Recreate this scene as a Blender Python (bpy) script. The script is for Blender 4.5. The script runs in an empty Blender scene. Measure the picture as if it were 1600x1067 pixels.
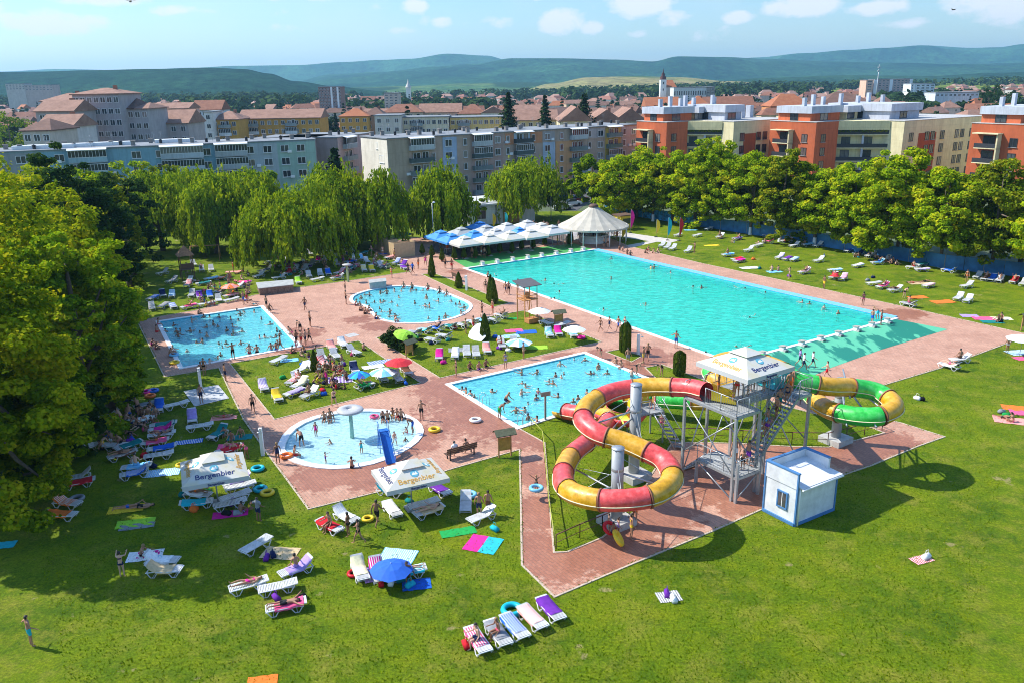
import bpy, bmesh, math, random
import numpy as np
from mathutils import Vector, Matrix, geometry
random.seed(7); RNG = np.random.default_rng(7)
S = bpy.context.scene
COL = S.collection
# ------------------------------------------------------------------ camera
F = 1300.0; PITCH = math.atan(405.5/1300); ROLL = math.radians(-1.0); CAMH = 25.0
cp, sp = math.cos(PITCH), math.sin(PITCH)
FW = Vector((0, cp, -sp)); RT = Vector((1, 0, 0)); UP = Vector((0, sp, cp))
RT2 = RT*math.cos(ROLL)+UP*math.sin(ROLL); UP2 = -RT*math.sin(ROLL)+UP*math.cos(ROLL)
cam = bpy.data.cameras.new("camera"); cam.sensor_width = 36; cam.lens = F/1600*36
cam.clip_start = 0.5; cam.clip_end = 30000
co = bpy.data.objects.new("camera", cam); COL.objects.link(co)
co.matrix_world = Matrix((( RT2.x, UP2.x, -FW.x, 0), (RT2.y, UP2.y, -FW.y, 0), (RT2.z, UP2.z, -FW.z, CAMH), (0, 0, 0, 1)))
S.camera = co
# ------------------------------------------------------------------ sun and sky
SUN_EL = math.radians(46); SH_AZ = math.radians(-16)
sun = bpy.data.lights.new("sun", 'SUN'); sun.energy = 4.0; sun.angle = math.radians(0.5); sun.color = (1, .955, .87)
so = bpy.data.objects.new("sun", sun); COL.objects.link(so)
sd = Vector((math.cos(SUN_EL)*math.cos(SH_AZ), math.cos(SUN_EL)*math.sin(SH_AZ), -math.sin(SUN_EL)))
so.rotation_euler = sd.to_track_quat('-Z', 'Y').to_euler(); so.location = (-60, 40, 80)
W = bpy.data.worlds.new("World"); S.world = W; W.use_nodes = True
wt = W.node_tree; wt.nodes.clear()
def wn(t, **k):
    n = wt.nodes.new(t)
    for a, b in k.items(): setattr(n, a, b)
    return n
def wmath(op, a, b=None, c=None, clamp=False):
    n = wn('ShaderNodeMath', operation=op); n.use_clamp = clamp
    for i, v in enumerate((a, b, c)):
        if v is None: continue
        if isinstance(v, (int, float)): n.inputs[i].default_value = v
        else: wt.links.new(v, n.inputs[i])
    return n.outputs[0]
sky = wn('ShaderNodeTexSky', sky_type='NISHITA'); sky.sun_disc = False
sky.sun_elevation = SUN_EL; sky.sun_rotation = math.radians(286); sky.altitude = 500
sky.air_density = 1.0; sky.dust_density = .7; sky.ozone_density = 1.6
tc = wn('ShaderNodeTexCoord'); sx = wn('ShaderNodeSeparateXYZ'); wt.links.new(tc.outputs['Generated'], sx.inputs[0])
az = wmath('ARCTAN2', sx.outputs[0], sx.outputs[1]); el = wmath('ARCSINE', sx.outputs[2])
cx = wn('ShaderNodeCombineXYZ'); wt.links.new(wmath('MULTIPLY', az, 1.0), cx.inputs[0]); wt.links.new(wmath('MULTIPLY', el, 1.7), cx.inputs[1])
nz = wn('ShaderNodeTexNoise'); nz.inputs['Scale'].default_value = 34; nz.inputs['Detail'].default_value = 7; nz.inputs['Roughness'].default_value = .6
wt.links.new(cx.outputs[0], nz.inputs['Vector'])
nz2 = wn('ShaderNodeTexNoise'); nz2.inputs['Scale'].default_value = 5; nz2.inputs['Detail'].default_value = 6; nz2.inputs['Roughness'].default_value = .55
wt.links.new(cx.outputs[0], nz2.inputs['Vector'])
# small cumulus heaps at their compass bearings (azimuth, elevation, half width, half height in degrees, strength)
PUFFS = [(3.6,3.6,1.9,1.0,1),(8.6,4.7,2.6,1.3,1),(10.6,3.7,1.6,.7,.7),(18.4,4.1,3.0,.8,1),(22.6,3.8,2.3,.6,.9),(13.2,2.6,1.6,.6,.5),
         (29.5,4.4,4.2,2.2,1),(33.5,3.2,3.0,1.6,.8),(26.8,4.8,1.8,.8,.7),(-33.0,5.6,4.4,1.0,1),(-17.6,6.3,3.4,.8,.8),(-29.2,3.7,4.0,.7,.6),
         (-8.2,6.2,2.8,.7,.7),(-.5,3.6,1.8,.6,.4),(-8.6,4.6,1.4,.4,.35),(-5.2,3.8,1.0,.5,.4),(35.5,6.0,2.5,1.6,1),(-36,4.0,3,.8,.8),(-27,3.6,4,.9,.8),(-21,6.0,2.6,.7,.9),(-14.5,5.4,1.5,.5,.8),(-10.5,5.8,2.4,.8,.9),(-5.8,4.6,1.2,.7,.8),(-4.2,3.7,1.0,.5,.7),(-31,5.2,2.2,.5,.7),(2.2,5.2,1.6,.5,.6),(8.8,2.8,1.2,.35,.5),(16.8,5.6,2,.5,.7),(24.5,2.9,2.2,.4,.5),(-26,6.4,4,.5,.7),(-6.5,3.2,1.3,.3,.4),(-20,4.4,3.2,.4,.5),(28.5,6.4,3,.6,.8),(31,6.2,3,1.2,1),(25,6.0,4,.7,.7),(-12,5.2,1.6,.4,.5),(-24,5.0,3.5,.6,.7),(-31,4.4,3,.5,.7),(5.4,3.2,1.0,.6,.8),(14.6,3.6,1.3,.5,.7),(11.4,5.4,2,.5,.6),(-3,5.6,2.2,.5,.6),(-14,3.4,2.4,.35,.4),(20,6.4,4,.6,.6),(-37,4.6,3,.9,.6),
         (-60,12,9,4,1),(60,14,10,4,1),(10,18,12,4,1),(-20,24,12,5,1),(45,30,14,6,1),(120,20,16,6,1),(-120,22,18,7,1),(180,25,20,8,1)]
tot = None
for a, e, w_, h_, s_ in PUFFS:
    dx = wmath('MULTIPLY', wmath('SUBTRACT', az, math.radians(a)), 1/math.radians(w_))
    dy = wmath('MULTIPLY', wmath('SUBTRACT', el, math.radians(e)), 1/math.radians(h_))
    r2 = wmath('ADD', wmath('MULTIPLY', dx, dx), wmath('MULTIPLY', dy, dy))
    g = wmath('MULTIPLY', wmath('SUBTRACT', 1.0, r2, clamp=True), s_)
    tot = g if tot is None else wmath('MAXIMUM', tot, g)
cl = wmath('MULTIPLY', wmath('SUBTRACT', wmath('ADD', wmath('MULTIPLY', tot, .74), wmath('MULTIPLY', nz.outputs['Fac'], 1.25)), .80), 3.4, clamp=True)
cl = wmath('MULTIPLY', cl, .85)
veil = wmath('MULTIPLY', wmath('SUBTRACT', nz2.outputs['Fac'], .46), 1.5, clamp=True)
veil = wmath('MULTIPLY', veil, .50)
ct = wmath('MAXIMUM', cl, veil)
bg = wn('ShaderNodeBackground'); bg.inputs['Strength'].default_value = .15
hs = wn('ShaderNodeHueSaturation'); hs.inputs['Saturation'].default_value = 1.2
wt.links.new(sky.outputs[0], hs.inputs['Color'])
# low sky is a shade deeper than high sky
lo = wmath('MULTIPLY_ADD', wmath('MULTIPLY', el, 1/math.radians(24), clamp=True), .46, .54)
vs_ = wn('ShaderNodeVectorMath', operation='SCALE'); wt.links.new(hs.outputs[0], vs_.inputs[0]); wt.links.new(lo, vs_.inputs['Scale'])
vm_ = wn('ShaderNodeVectorMath', operation='MULTIPLY'); wt.links.new(vs_.outputs[0], vm_.inputs[0]); vm_.inputs[1].default_value = (.90, 1.0, 1.06); wt.links.new(vm_.outputs[0], bg.inputs[0])
bc = wn('ShaderNodeBackground'); bc.inputs[0].default_value = (.97, .98, 1, 1); bc.inputs[1].default_value = .64
mx = wn('ShaderNodeMixShader'); wt.links.new(ct, mx.inputs[0]); wt.links.new(bg.outputs[0], mx.inputs[1]); wt.links.new(bc.outputs[0], mx.inputs[2])
ow = wn('ShaderNodeOutputWorld'); wt.links.new(mx.outputs[0], ow.inputs[0])
S.view_settings.view_transform = 'Standard'; S.view_settings.look = 'None'
S.view_settings.exposure = 0.82; S.view_settings.gamma = 1
S.cycles.max_bounces = 7; S.cycles.diffuse_bounces = 3; S.cycles.transparent_max_bounces = 10; S.cycles.volume_bounces = 0
S.cycles.sample_clamp_indirect = 6; S.cycles.filter_width = 1.0
# ------------------------------------------------------------------ helpers: where a pixel of the survey photo lies in the world
def at(px, py, z=0.0):
    d = FW+RT2*((px-800)/F)+UP2*((533.5-py)/F)
    t = (z-CAMH)/d.z
    return Vector((d.x*t, d.y*t, z))
def atY(px, py, Y):
    d = FW+RT2*((px-800)/F)+UP2*((533.5-py)/F)
    t = Y/d.y
    return Vector((d.x*t, Y, CAMH+d.z*t))
def pj(P):
    q = Vector(P)-Vector((0, 0, CAMH)); d = q.dot(FW)
    return 800+F*q.dot(RT2)/d, 533.5-F*q.dot(UP2)/d
def lin(h):
    if isinstance(h, tuple): return h
    v = [int(h[i:i+2], 16)/255 for i in (0, 2, 4)]
    return tuple(c/12.92 if c <= .04045 else ((c+.055)/1.055)**2.4 for c in v)
# ------------------------------------------------------------------ materials
MT = {}
def nodes(name):
    m = bpy.data.materials.new(name); m.use_nodes = True; MT[name] = m
    t = m.node_tree; b = t.nodes['Principled BSDF']
    return m, t, b
def N(t, ty, **k):
    n = t.nodes.new(ty)
    ins = k.pop('ins', {})
    for a, v in k.items(): setattr(n, a, v)
    for a, v in ins.items():
        if hasattr(v, 'node'): t.links.new(v, n.inputs[a])
        else: n.inputs[a].default_value = v
    return n
def ramp(t, fac, stops):
    r = N(t, 'ShaderNodeValToRGB'); t.links.new(fac, r.inputs[0]); e = r.color_ramp.elements
    e[0].position, e[0].color = stops[0][0], (*stops[0][1], 1); e[1].position, e[1].color = stops[-1][0], (*stops[-1][1], 1)
    for p, c in stops[1:-1]:
        x = e.new(p); x.color = (*c, 1)
    return r.outputs[0]
def mixc(t, f, a, b, bt='MIX'):
    n = N(t, 'ShaderNodeMix', data_type='RGBA', blend_type=bt)
    for i, v in ((0, f), (6, a), (7, b)):
        if hasattr(v, 'node'): t.links.new(v, n.inputs[i])
        elif i: n.inputs[i].default_value = (*v, 1)
        else: n.inputs[i].default_value = v
    return n.outputs[2]
def mat(name, col, rough=.7, var=.12, scale=3.0, metal=0.0, bump=0.0, spec=.5, coord='Object'):
    """painted / plain surface with a little mottling"""
    if name in MT: return MT[name]
    m, t, b = nodes(name); c = lin(col)
    tcn = N(t, 'ShaderNodeTexCoord')
    no = N(t, 'ShaderNodeTexNoise', ins={'Vector': tcn.outputs[coord], 'Scale': scale, 'Detail': 5.0, 'Roughness': .6})
    t.links.new(ramp(t, no.outputs['Fac'], [(.3, tuple(x*(1-var) for x in c)), (.7, tuple(min(1, x*(1+var)) for x in c))]), b.inputs['Base Color'])
    b.inputs['Roughness'].default_value = rough; b.inputs['Metallic'].default_value = metal
    b.inputs['Specular IOR Level'].default_value = spec
    if bump:
        bp = N(t, 'ShaderNodeBump', ins={'Strength': bump, 'Distance': .02, 'Height': no.outputs['Fac']}); t.links.new(bp.outputs[0], b.inputs['Normal'])
    return m
def objmat(name, rough=.8, var=.15, scale=4.0, stripes=None, trans=0):
    """colour comes from the object, so copies may share one mesh"""
    if name in MT: return MT[name]
    m, t, b = nodes(name)
    oi = N(t, 'ShaderNodeObjectInfo'); tcn = N(t, 'ShaderNodeTexCoord')
    no = N(t, 'ShaderNodeTexNoise', ins={'Vector': tcn.outputs['Object'], 'Scale': scale, 'Detail': 3.0})
    mr = N(t, 'ShaderNodeMapRange', ins={'Value': no.outputs['Fac'], 1: .3, 2: .7, 3: 1-var, 4: 1+var})
    c = mixc(t, 1.0, oi.outputs['Color'], (1, 1, 1), 'MULTIPLY')
    vm = N(t, 'ShaderNodeVectorMath', operation='SCALE'); t.links.new(c, vm.inputs[0]); t.links.new(mr.outputs[0], vm.inputs['Scale'])
    c = vm.outputs[0]
    if stripes:
        wv = N(t, 'ShaderNodeTexWave', bands_direction='X', ins={'Vector': tcn.outputs['Object'], 'Scale': stripes, 'Distortion': .4})
        st = N(t, 'ShaderNodeMath', operation='GREATER_THAN', ins={0: wv.outputs['Fac'], 1: .62})
        c = mixc(t, st.outputs[0], c, (.72, .72, .7))
    t.links.new(c, b.inputs['Base Color']); b.inputs['Roughness'].default_value = rough
    b.inputs['Specular IOR Level'].default_value = .3
    return m
def rnd_mat(name, a, b_, rough, scale=3.0, spec=.5):
    """surface whose tone differs a little from object to object"""
    m, t, b = nodes(name); oi = N(t, 'ShaderNodeObjectInfo'); tcn = N(t, 'ShaderNodeTexCoord')
    no = N(t, 'ShaderNodeTexNoise', ins={'Vector': tcn.outputs['Object'], 'Scale': scale, 'Detail': 4.0})
    c = mixc(t, ramp(t, oi.outputs['Random'], [(0, (0,0,0)), (1, (1,1,1))]), a, b_)
    c = mixc(t, 1.0, c, ramp(t, no.outputs['Fac'], [(.35, (.82,.80,.76)), (.6, (1.05,1.05,1.05))]), 'MULTIPLY')
    t.links.new(c, b.inputs['Base Color']); b.inputs['Roughness'].default_value = rough; b.inputs['Specular IOR Level'].default_value = spec; return m
# ------------------------------------------------------------------ mesh builder
class MB:
    def __init__(s): s.v = []; s.f = []; s.m = []; s.sm = []
    def add(s, vs, fs, mi=0, smooth=False):
        o = len(s.v); s.v += [tuple(p) for p in vs]
        for f in fs: s.f.append([o+i for i in f]); s.m.append(mi); s.sm.append(smooth)
        return s
    def box(s, c, d, rz=0, mi=0, M=None):
        x, y, z = d[0]/2, d[1]/2, d[2]/2; cr, sr = math.cos(rz), math.sin(rz); vs = []
        for a in (-1, 1):
            for b in (-1, 1):
                for e in (-1, 1):
                    X, Y, Z = a*x, b*y, e*z
                    p = Vector((c[0]+X*cr-Y*sr, c[1]+X*sr+Y*cr, c[2]+Z)) if M is None else M @ Vector((c[0]+X, c[1]+Y, c[2]+Z))
                    vs.append(p)
        return s.add(vs, [(0,1,3,2),(4,6,7,5),(0,4,5,1),(2,3,7,6),(0,2,6,4),(1,5,7,3)], mi)
    def prism(s, poly, z0, z1, mi=0, top=None):
        n = len(poly); vs = [(p[0], p[1], z0) for p in poly]+[(p[0], p[1], z1) for p in poly]
        fs = [(i, (i+1) % n, n+(i+1) % n, n+i) for i in range(n)]
        s.add(vs, fs, mi); s.add(vs, [tuple(range(n, 2*n)), tuple(range(n-1, -1, -1))], mi if top is None else top)
        return s
    def tube(s, pts, r, n=8, mi=0, caps=True, smooth=True, sx=1.0):
        pts = [Vector(p) for p in pts]; rs = r if isinstance(r, (list, tuple)) else [r]*len(pts)
        vs = []; pu = None
        for i, p in enumerate(pts):
            d = (pts[min(i+1, len(pts)-1)]-pts[max(i-1, 0)]).normalized()
            if pu is None: pu = Vector((0, 0, 1)) if abs(d.z) < .9 else Vector((1, 0, 0))
            a = d.cross(pu).normalized(); b = a.cross(d); pu = b
            for k in range(n):
                t = 2*math.pi*k/n; vs.append(p+(a*math.cos(t)*sx+b*math.sin(t))*rs[i])
        fs = [(i*n+k, i*n+(k+1) % n, (i+1)*n+(k+1) % n, (i+1)*n+k) for i in range(len(pts)-1) for k in range(n)]
        s.add(vs, fs, mi, smooth)
        if caps:
            s.f.append([len(s.v)-len(vs)+k for k in range(n)][::-1]); s.m.append(mi); s.sm.append(False)
            s.f.append([len(s.v)-n+k for k in range(n)]); s.m.append(mi); s.sm.append(False)
        return s
    def lathe(s, prof, n=16, c=(0, 0, 0), mi=0, smooth=True, sy=1.0, a0=0.0):
        vs = [(c[0]+r*math.cos(a0+2*math.pi*k/n), c[1]+r*math.sin(a0+2*math.pi*k/n)*sy, c[2]+z) for r, z in prof for k in range(n)]
        fs = [(i*n+k, i*n+(k+1) % n, (i+1)*n+(k+1) % n, (i+1)*n+k) for i in range(len(prof)-1) for k in range(n)]
        return s.add(vs, fs, mi, smooth)
    def torus(s, R, r, c=(0, 0, 0), n=20, k=8, mi=0):
        vs = []; fs = []
        for i in range(n):
            a = 2*math.pi*i/n
            for j in range(k):
                b = 2*math.pi*j/k; q = R+r*math.cos(b)
                vs.append((c[0]+q*math.cos(a), c[1]+q*math.sin(a), c[2]+r*math.sin(b)))
                fs.append((i*k+j, ((i+1) % n)*k+j, ((i+1) % n)*k+(j+1) % k, i*k+(j+1) % k))
        return s.add(vs, fs, mi, True)
    def mesh(s, name, mats):
        me = bpy.data.meshes.new(name); me.from_pydata([tuple(p) for p in s.v], [], s.f)
        for m in (mats if isinstance(mats, (list, tuple)) else [mats]): me.materials.append(m)
        me.polygons.foreach_set('material_index', s.m); me.polygons.foreach_set('use_smooth', s.sm); me.update()
        return me
    def build(s, name, mats, parent=None, loc=(0, 0, 0), rz=0):
        return ob(name, s.mesh(name, mats), parent, loc, rz)
def ob(name, me, parent=None, loc=(0, 0, 0), rz=0, color=None):
    o = bpy.data.objects.new(name, me); COL.objects.link(o); o.location = loc; o.rotation_euler = (0, 0, rz)
    if parent: o.parent = parent
    if color: o.color = (*color, 1)
    return o
LAB = []          # every countable thing: (object, what it looks like, where it is)
def tag(o, base, cat, group=None, place=''):
    o['category'] = cat
    if group: o['group'] = group
    LAB.append([o, base, place]); return o
def thing(name, base, cat, loc=(0, 0, 0), rz=0, group=None, place=''):
    o = bpy.data.objects.new(name, None); COL.objects.link(o); o.empty_display_size = .3
    o.location = loc; o.rotation_euler = (0, 0, rz)
    return tag(o, base, cat, group, place)
def kind(o, k): o['kind'] = k; return o
KIDS = {}
def copy_tree(root, kids, loc, rz=0, sc=1.0):
    """a copy of a thing and its parts; kids = list of (part, [sub-parts])"""
    r = root.copy(); COL.objects.link(r); r.location = loc; r.rotation_euler = (0, 0, rz); r.scale = (sc,)*3 if not isinstance(sc, tuple) else sc
    out = []
    for k, subs in kids:
        c = k.copy(); COL.objects.link(c); c.parent = r; so_ = []
        for g in subs:
            d = g.copy(); COL.objects.link(d); d.parent = c; so_.append(d)
        out.append((c, so_))
    return r, out
ORD = ['first','second','third','fourth','fifth','sixth','seventh','eighth','ninth','tenth','eleventh','twelfth','thirteenth','fourteenth','fifteenth','sixteenth','seventeenth','eighteenth','nineteenth']
TENS = {20:'twent',30:'thirt',40:'fort',50:'fift',60:'sixt',70:'sevent',80:'eight',90:'ninet'}
def ordn(i):
    if i < 20: return ORD[i-1]
    t, u = i//10*10, i % 10
    return TENS[t]+'ieth' if not u else TENS[t]+'y-'+ORD[u-1]
def finish_labels():
    bpy.context.view_layer.update()
    d = {}
    for o, b, p in LAB: d.setdefault((b+' '+p).strip(), []).append(o)
    for k, os_ in d.items():
        if len(os_) == 1: os_[0]['label'] = k; continue
        os_.sort(key=lambda o: pj(o.matrix_world.translation)[0])
        n = len(os_)
        for i, o in enumerate(os_):
            w = 'leftmost such' if i == 0 else 'rightmost such' if i == n-1 else ordn(i+1)+' such from the left'
            o['label'] = k+', '+w
    for o, b, p in LAB:
        l = o['label']
        for a_, b_ in ((' such from the left', ' from left'), (' of the ', ' of '), (' such', ''), (' on the ', ' on '), (' in the ', ' in '), (' by the ', ' by '), (' with ', ', '), (' behind the ', ' behind '), (' before the ', ' before '), ('tall ', ''), (' above the ', ' above '), (' from the ', ' from '), (' under the ', ' under ')):
            if len(l.replace('-', ' ').split()) <= 16: break
            l = l.replace(a_, b_)
        o['label'] = l
# ------------------------------------------------------------------ flat sheets with holes
def inside(p, poly):
    c = False; n = len(poly); j = n-1
    for i in range(n):
        a, b = poly[i], poly[j]
        if (a[1] > p[1]) != (b[1] > p[1]) and p[0] < (b[0]-a[0])*(p[1]-a[1])/(b[1]-a[1])+a[0]: c = not c
        j = i
    return c
def sheet(name, outers, holes, z, m, k='structure'):
    vs, es = [], []
    for poly in list(outers)+list(holes):
        o = len(vs); n = len(poly); vs += [Vector((p[0], p[1])) for p in poly]; es += [(o+i, o+(i+1) % n) for i in range(n)]
    V, E, FF, _, _, _ = geometry.delaunay_2d_cdt(vs, es, [], 0, 1e-5)
    fs = []
    for f in FF:
        c = sum((V[i] for i in f), Vector((0, 0)))/len(f)
        if any(inside(c, q) for q in outers) and not any(inside(c, q) for q in holes):
            if (V[f[1]]-V[f[0]]).cross(V[f[2]]-V[f[0]]) < 0: f = f[::-1]
            fs.append(list(f))
    b = MB(); b.add([(p.x, p.y, z) for p in V], fs)
    o = b.build(name, m)
    if k: o['kind'] = k
    return o
def P2(pts, z=0): return [at(x, y, z).to_2d() for x, y in pts]
def offs(poly, d):
    """grow a polygon by d metres"""
    n = len(poly); ar = sum(poly[i].x*poly[(i+1) % n].y-poly[(i+1) % n].x*poly[i].y for i in range(n)); sg = 1 if ar > 0 else -1; out = []
    for i in range(n):
        a, b, c = poly[i-1], poly[i], poly[(i+1) % n]
        n1 = Vector(((b-a).y, -(b-a).x)).normalized()*sg; n2 = Vector(((c-b).y, -(c-b).x)).normalized()*sg
        m_ = (n1+n2); m_ = m_/max(.3, m_.length_squared/2) if m_.length > .01 else n1
        out.append(b+m_*d)
    return out
def smooth2(pts, k=2):
    for _ in range(k):
        q = []
        for i in range(len(pts)):
            a, b = pts[i], pts[(i+1) % len(pts)]; q += [a*.75+b*.25, a*.25+b*.75]
        pts = q
    return pts
# ================================================================== the setting
def lawn_mat():
    m, t, b = nodes('lawn_grass'); tcn = N(t, 'ShaderNodeTexCoord'); g = tcn.outputs['Object']
    def no(sc, de=4, ro=.6): return N(t, 'ShaderNodeTexNoise', ins={'Vector': g, 'Scale': sc, 'Detail': float(de), 'Roughness': ro}).outputs['Fac']
    c = ramp(t, no(.16, 6, .65), [(.34, (.050,.108,.002)), (.46, (.090,.155,.002)), (.56, (.130,.195,.002)), (.70, (.190,.215,.004))])
    c = mixc(t, ramp(t, no(.9, 6, .7), [(.44, (0,0,0)), (.62, (.7,.7,.7))]), c, (.175,.215,.003))
    c = mixc(t, ramp(t, no(.42, 8, .75), [(.50, (0,0,0)), (.66, (.80,.80,.80))]), c, (.24,.23,.03))
    c = mixc(t, ramp(t, no(.65, 6, .7), [(.53, (0,0,0)), (.70, (.55,.55,.55))]), c, (.040,.088,.005))
    # bare worn patches
    v = N(t, 'ShaderNodeVectorMath', operation='ADD', ins={0: g, 1: (31.0, 7.0, 0.0)})
    n2 = N(t, 'ShaderNodeTexNoise', ins={'Vector': v.outputs[0], 'Scale': .55, 'Detail': 5.0, 'Roughness': .55}).outputs['Fac']
    c = mixc(t, ramp(t, n2, [(.665, (0,0,0)), (.70, (.80,.80,.80))]), c, (.30,.25,.11))
    f = no(6.5, 8, .85)
    c = mixc(t, .9, c, ramp(t, f, [(.34, (.30,.35,.25)), (.5, (.92,.94,.88)), (.64, (1.65,1.6,1.4))]), 'MULTIPLY')
    t.links.new(c, b.inputs['Base Color']); b.inputs['Roughness'].default_value = .9; b.inputs['Specular IOR Level'].default_value = .15
    bp = N(t, 'ShaderNodeBump', ins={'Strength': .9, 'Distance': .09, 'Height': f}); t.links.new(bp.outputs[0], b.inputs['Normal'])
    return m
def paver_mat(name, tint=(1,1,1), wet=()):
    m, t, b = nodes(name); tcn = N(t, 'ShaderNodeTexCoord')
    mp = N(t, 'ShaderNodeMapping', ins={'Vector': tcn.outputs['Object'], 'Rotation': (0, 0, math.radians(58))})
    br = N(t, 'ShaderNodeTexBrick', ins={'Vector': mp.outputs[0], 'Color1': (.53*tint[0],.285*tint[1],.195*tint[2],1), 'Color2': (.44*tint[0],.232*tint[1],.158*tint[2],1),
        'Mortar': (.27,.19,.15,1), 'Scale': 1.0, 'Mortar Size': .012, 'Brick Width': .42, 'Row Height': .21, 'Bias': 0.0})
    g = tcn.outputs['Object']
    def no(sc, de=5, ro=.65): return N(t, 'ShaderNodeTexNoise', ins={'Vector': g, 'Scale': sc, 'Detail': float(de), 'Roughness': ro}).outputs['Fac']
    c = mixc(t, 1.0, br.outputs['Color'], ramp(t, no(.35), [(.3, (.84,.80,.78)), (.5, (1,1,1)), (.72, (1.15,1.2,1.2))]), 'MULTIPLY')
    c = mixc(t, 1.0, c, ramp(t, no(5, 6, .8), [(.3, (.80,.80,.80)), (.7, (1.2,1.2,1.2))]), 'MULTIPLY')
    # pale cement-like wear
    c = mixc(t, ramp(t, no(1.1, 8, .75), [(.54, (0,0,0)), (.74, (.45,.45,.45))]), c, (.58,.42,.33))
    if wet:
        tot = None
        for x, y, r in wet:
            p = at(x, y)
            d = N(t, 'ShaderNodeVectorMath', operation='DISTANCE', ins={0: g, 1: (p.x, p.y, 0)}).outputs['Value']
            q = N(t, 'ShaderNodeMath', operation='DIVIDE', ins={0: d, 1: float(r)}).outputs[0]
            tot = q if tot is None else N(t, 'ShaderNodeMath', operation='MINIMUM', ins={0: tot, 1: q}).outputs[0]
        n3 = no(1.3, 8, .72)
        s_ = N(t, 'ShaderNodeMath', operation='MULTIPLY_ADD', ins={0: n3, 1: -2.6, 2: 1.3}).outputs[0]
        s_ = N(t, 'ShaderNodeMath', operation='ADD', ins={0: tot, 1: s_}).outputs[0]
        w = ramp(t, s_, [(.80, (.85,.85,.85)), (.98, (0,0,0))])
        c = mixc(t, w, c, mixc(t, 1.0, c, (.64,.44,.36), 'MULTIPLY'))
        t.links.new(mixc(t, w, (.8,.8,.8), (.42,.42,.42)), b.inputs['Roughness'])
    else: b.inputs['Roughness'].default_value = .8
    t.links.new(c, b.inputs['Base Color']); b.inputs['Specular IOR Level'].default_value = .35
    return m
def rubber_mat(name, a, w, thr):
    m, t, b = nodes(name); tcn = N(t, 'ShaderNodeTexCoord'); g = tcn.outputs['Object']
    mp = N(t, 'ShaderNodeMapping', ins={'Vector': g, 'Rotation': (0, 0, math.radians(58)), 'Scale': (1.0, .28, 1)})
    n = N(t, 'ShaderNodeTexNoise', ins={'Vector': mp.outputs[0], 'Scale': .33, 'Detail': 7.0, 'Roughness': .55}).outputs['Fac']
    c = mixc(t, ramp(t, n, [(thr, (0,0,0)), (thr+.02, (1,1,1))]), a, w)
    t.links.new(c, b.inputs['Base Color']); b.inputs['Roughness'].default_value = .5
    return m
def water_mat(name, tint, bump=.35, scale=2.2, gl=1.0, milk=(.12,.62,.68)):
    m, t, b = nodes(name); t.nodes.remove(b)
    tcn = N(t, 'ShaderNodeTexCoord')
    mp = N(t, 'ShaderNodeMapping', ins={'Vector': tcn.outputs['Object'], 'Rotation': (0, 0, .5), 'Scale': (1, 1.7, 1)})
    n1 = N(t, 'ShaderNodeTexNoise', ins={'Vector': mp.outputs[0], 'Scale': scale, 'Detail': 4.0, 'Roughness': .6, 'Distortion': .6})
    n2 = N(t, 'ShaderNodeTexNoise', ins={'Vector': mp.outputs[0], 'Scale': scale*.28, 'Detail': 3.0})
    h = N(t, 'ShaderNodeMath', operation='ADD', ins={0: n1.outputs['Fac'], 1: n2.outputs['Fac']})
    bp = N(t, 'ShaderNodeBump', ins={'Strength': bump, 'Distance': .16, 'Height': h.outputs[0]})
    fr = N(t, 'ShaderNodeFresnel', ins={'IOR': 1.33}); t.links.new(bp.outputs[0], fr.inputs['Normal'])
    gl_ = N(t, 'ShaderNodeBsdfGlossy', ins={'Roughness': .08, 'Color': (.9,.97,1,1)}); t.links.new(bp.outputs[0], gl_.inputs['Normal'])
    # thin foam and bubbles on the ripples
    tr = N(t, 'ShaderNodeBsdfTransparent', ins={'Color': (*tint, 1)})
    fm = N(t, 'ShaderNodeMath', operation='MULTIPLY', ins={0: fr.outputs[0], 1: gl})
    mxs = N(t, 'ShaderNodeMixShader'); t.links.new(fm.outputs[0], mxs.inputs[0]); t.links.new(tr.outputs[0], mxs.inputs[1]); t.links.new(gl_.outputs[0], mxs.inputs[2])
    # water carries a little of its own light-scattering colour, stirred by the bathers
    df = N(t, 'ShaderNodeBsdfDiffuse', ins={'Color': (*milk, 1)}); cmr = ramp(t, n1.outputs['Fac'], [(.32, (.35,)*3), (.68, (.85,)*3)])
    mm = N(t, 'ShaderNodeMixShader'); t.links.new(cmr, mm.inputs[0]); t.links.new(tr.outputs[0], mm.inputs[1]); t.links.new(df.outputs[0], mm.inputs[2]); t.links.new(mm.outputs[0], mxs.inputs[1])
    t.links.new(mxs.outputs[0], t.nodes['Material Output'].inputs[0])
    return m
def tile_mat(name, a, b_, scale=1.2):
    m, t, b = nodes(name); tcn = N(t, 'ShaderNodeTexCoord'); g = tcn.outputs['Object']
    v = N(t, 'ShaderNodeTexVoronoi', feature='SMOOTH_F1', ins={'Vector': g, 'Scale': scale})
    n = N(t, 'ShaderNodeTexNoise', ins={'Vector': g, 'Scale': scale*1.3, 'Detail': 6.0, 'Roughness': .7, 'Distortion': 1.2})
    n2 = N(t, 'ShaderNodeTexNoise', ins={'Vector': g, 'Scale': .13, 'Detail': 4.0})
    c = mixc(t, ramp(t, n.outputs['Fac'], [(.36, (0,0,0)), (.66, (1,1,1))]), a, b_)  # mottling painted into the floor colour, imitating caustic light under water
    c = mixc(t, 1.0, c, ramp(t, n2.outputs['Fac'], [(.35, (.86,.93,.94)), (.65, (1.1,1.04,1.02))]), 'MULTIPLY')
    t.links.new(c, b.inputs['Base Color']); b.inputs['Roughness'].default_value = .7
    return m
M_LAWN = lawn_mat()
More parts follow.
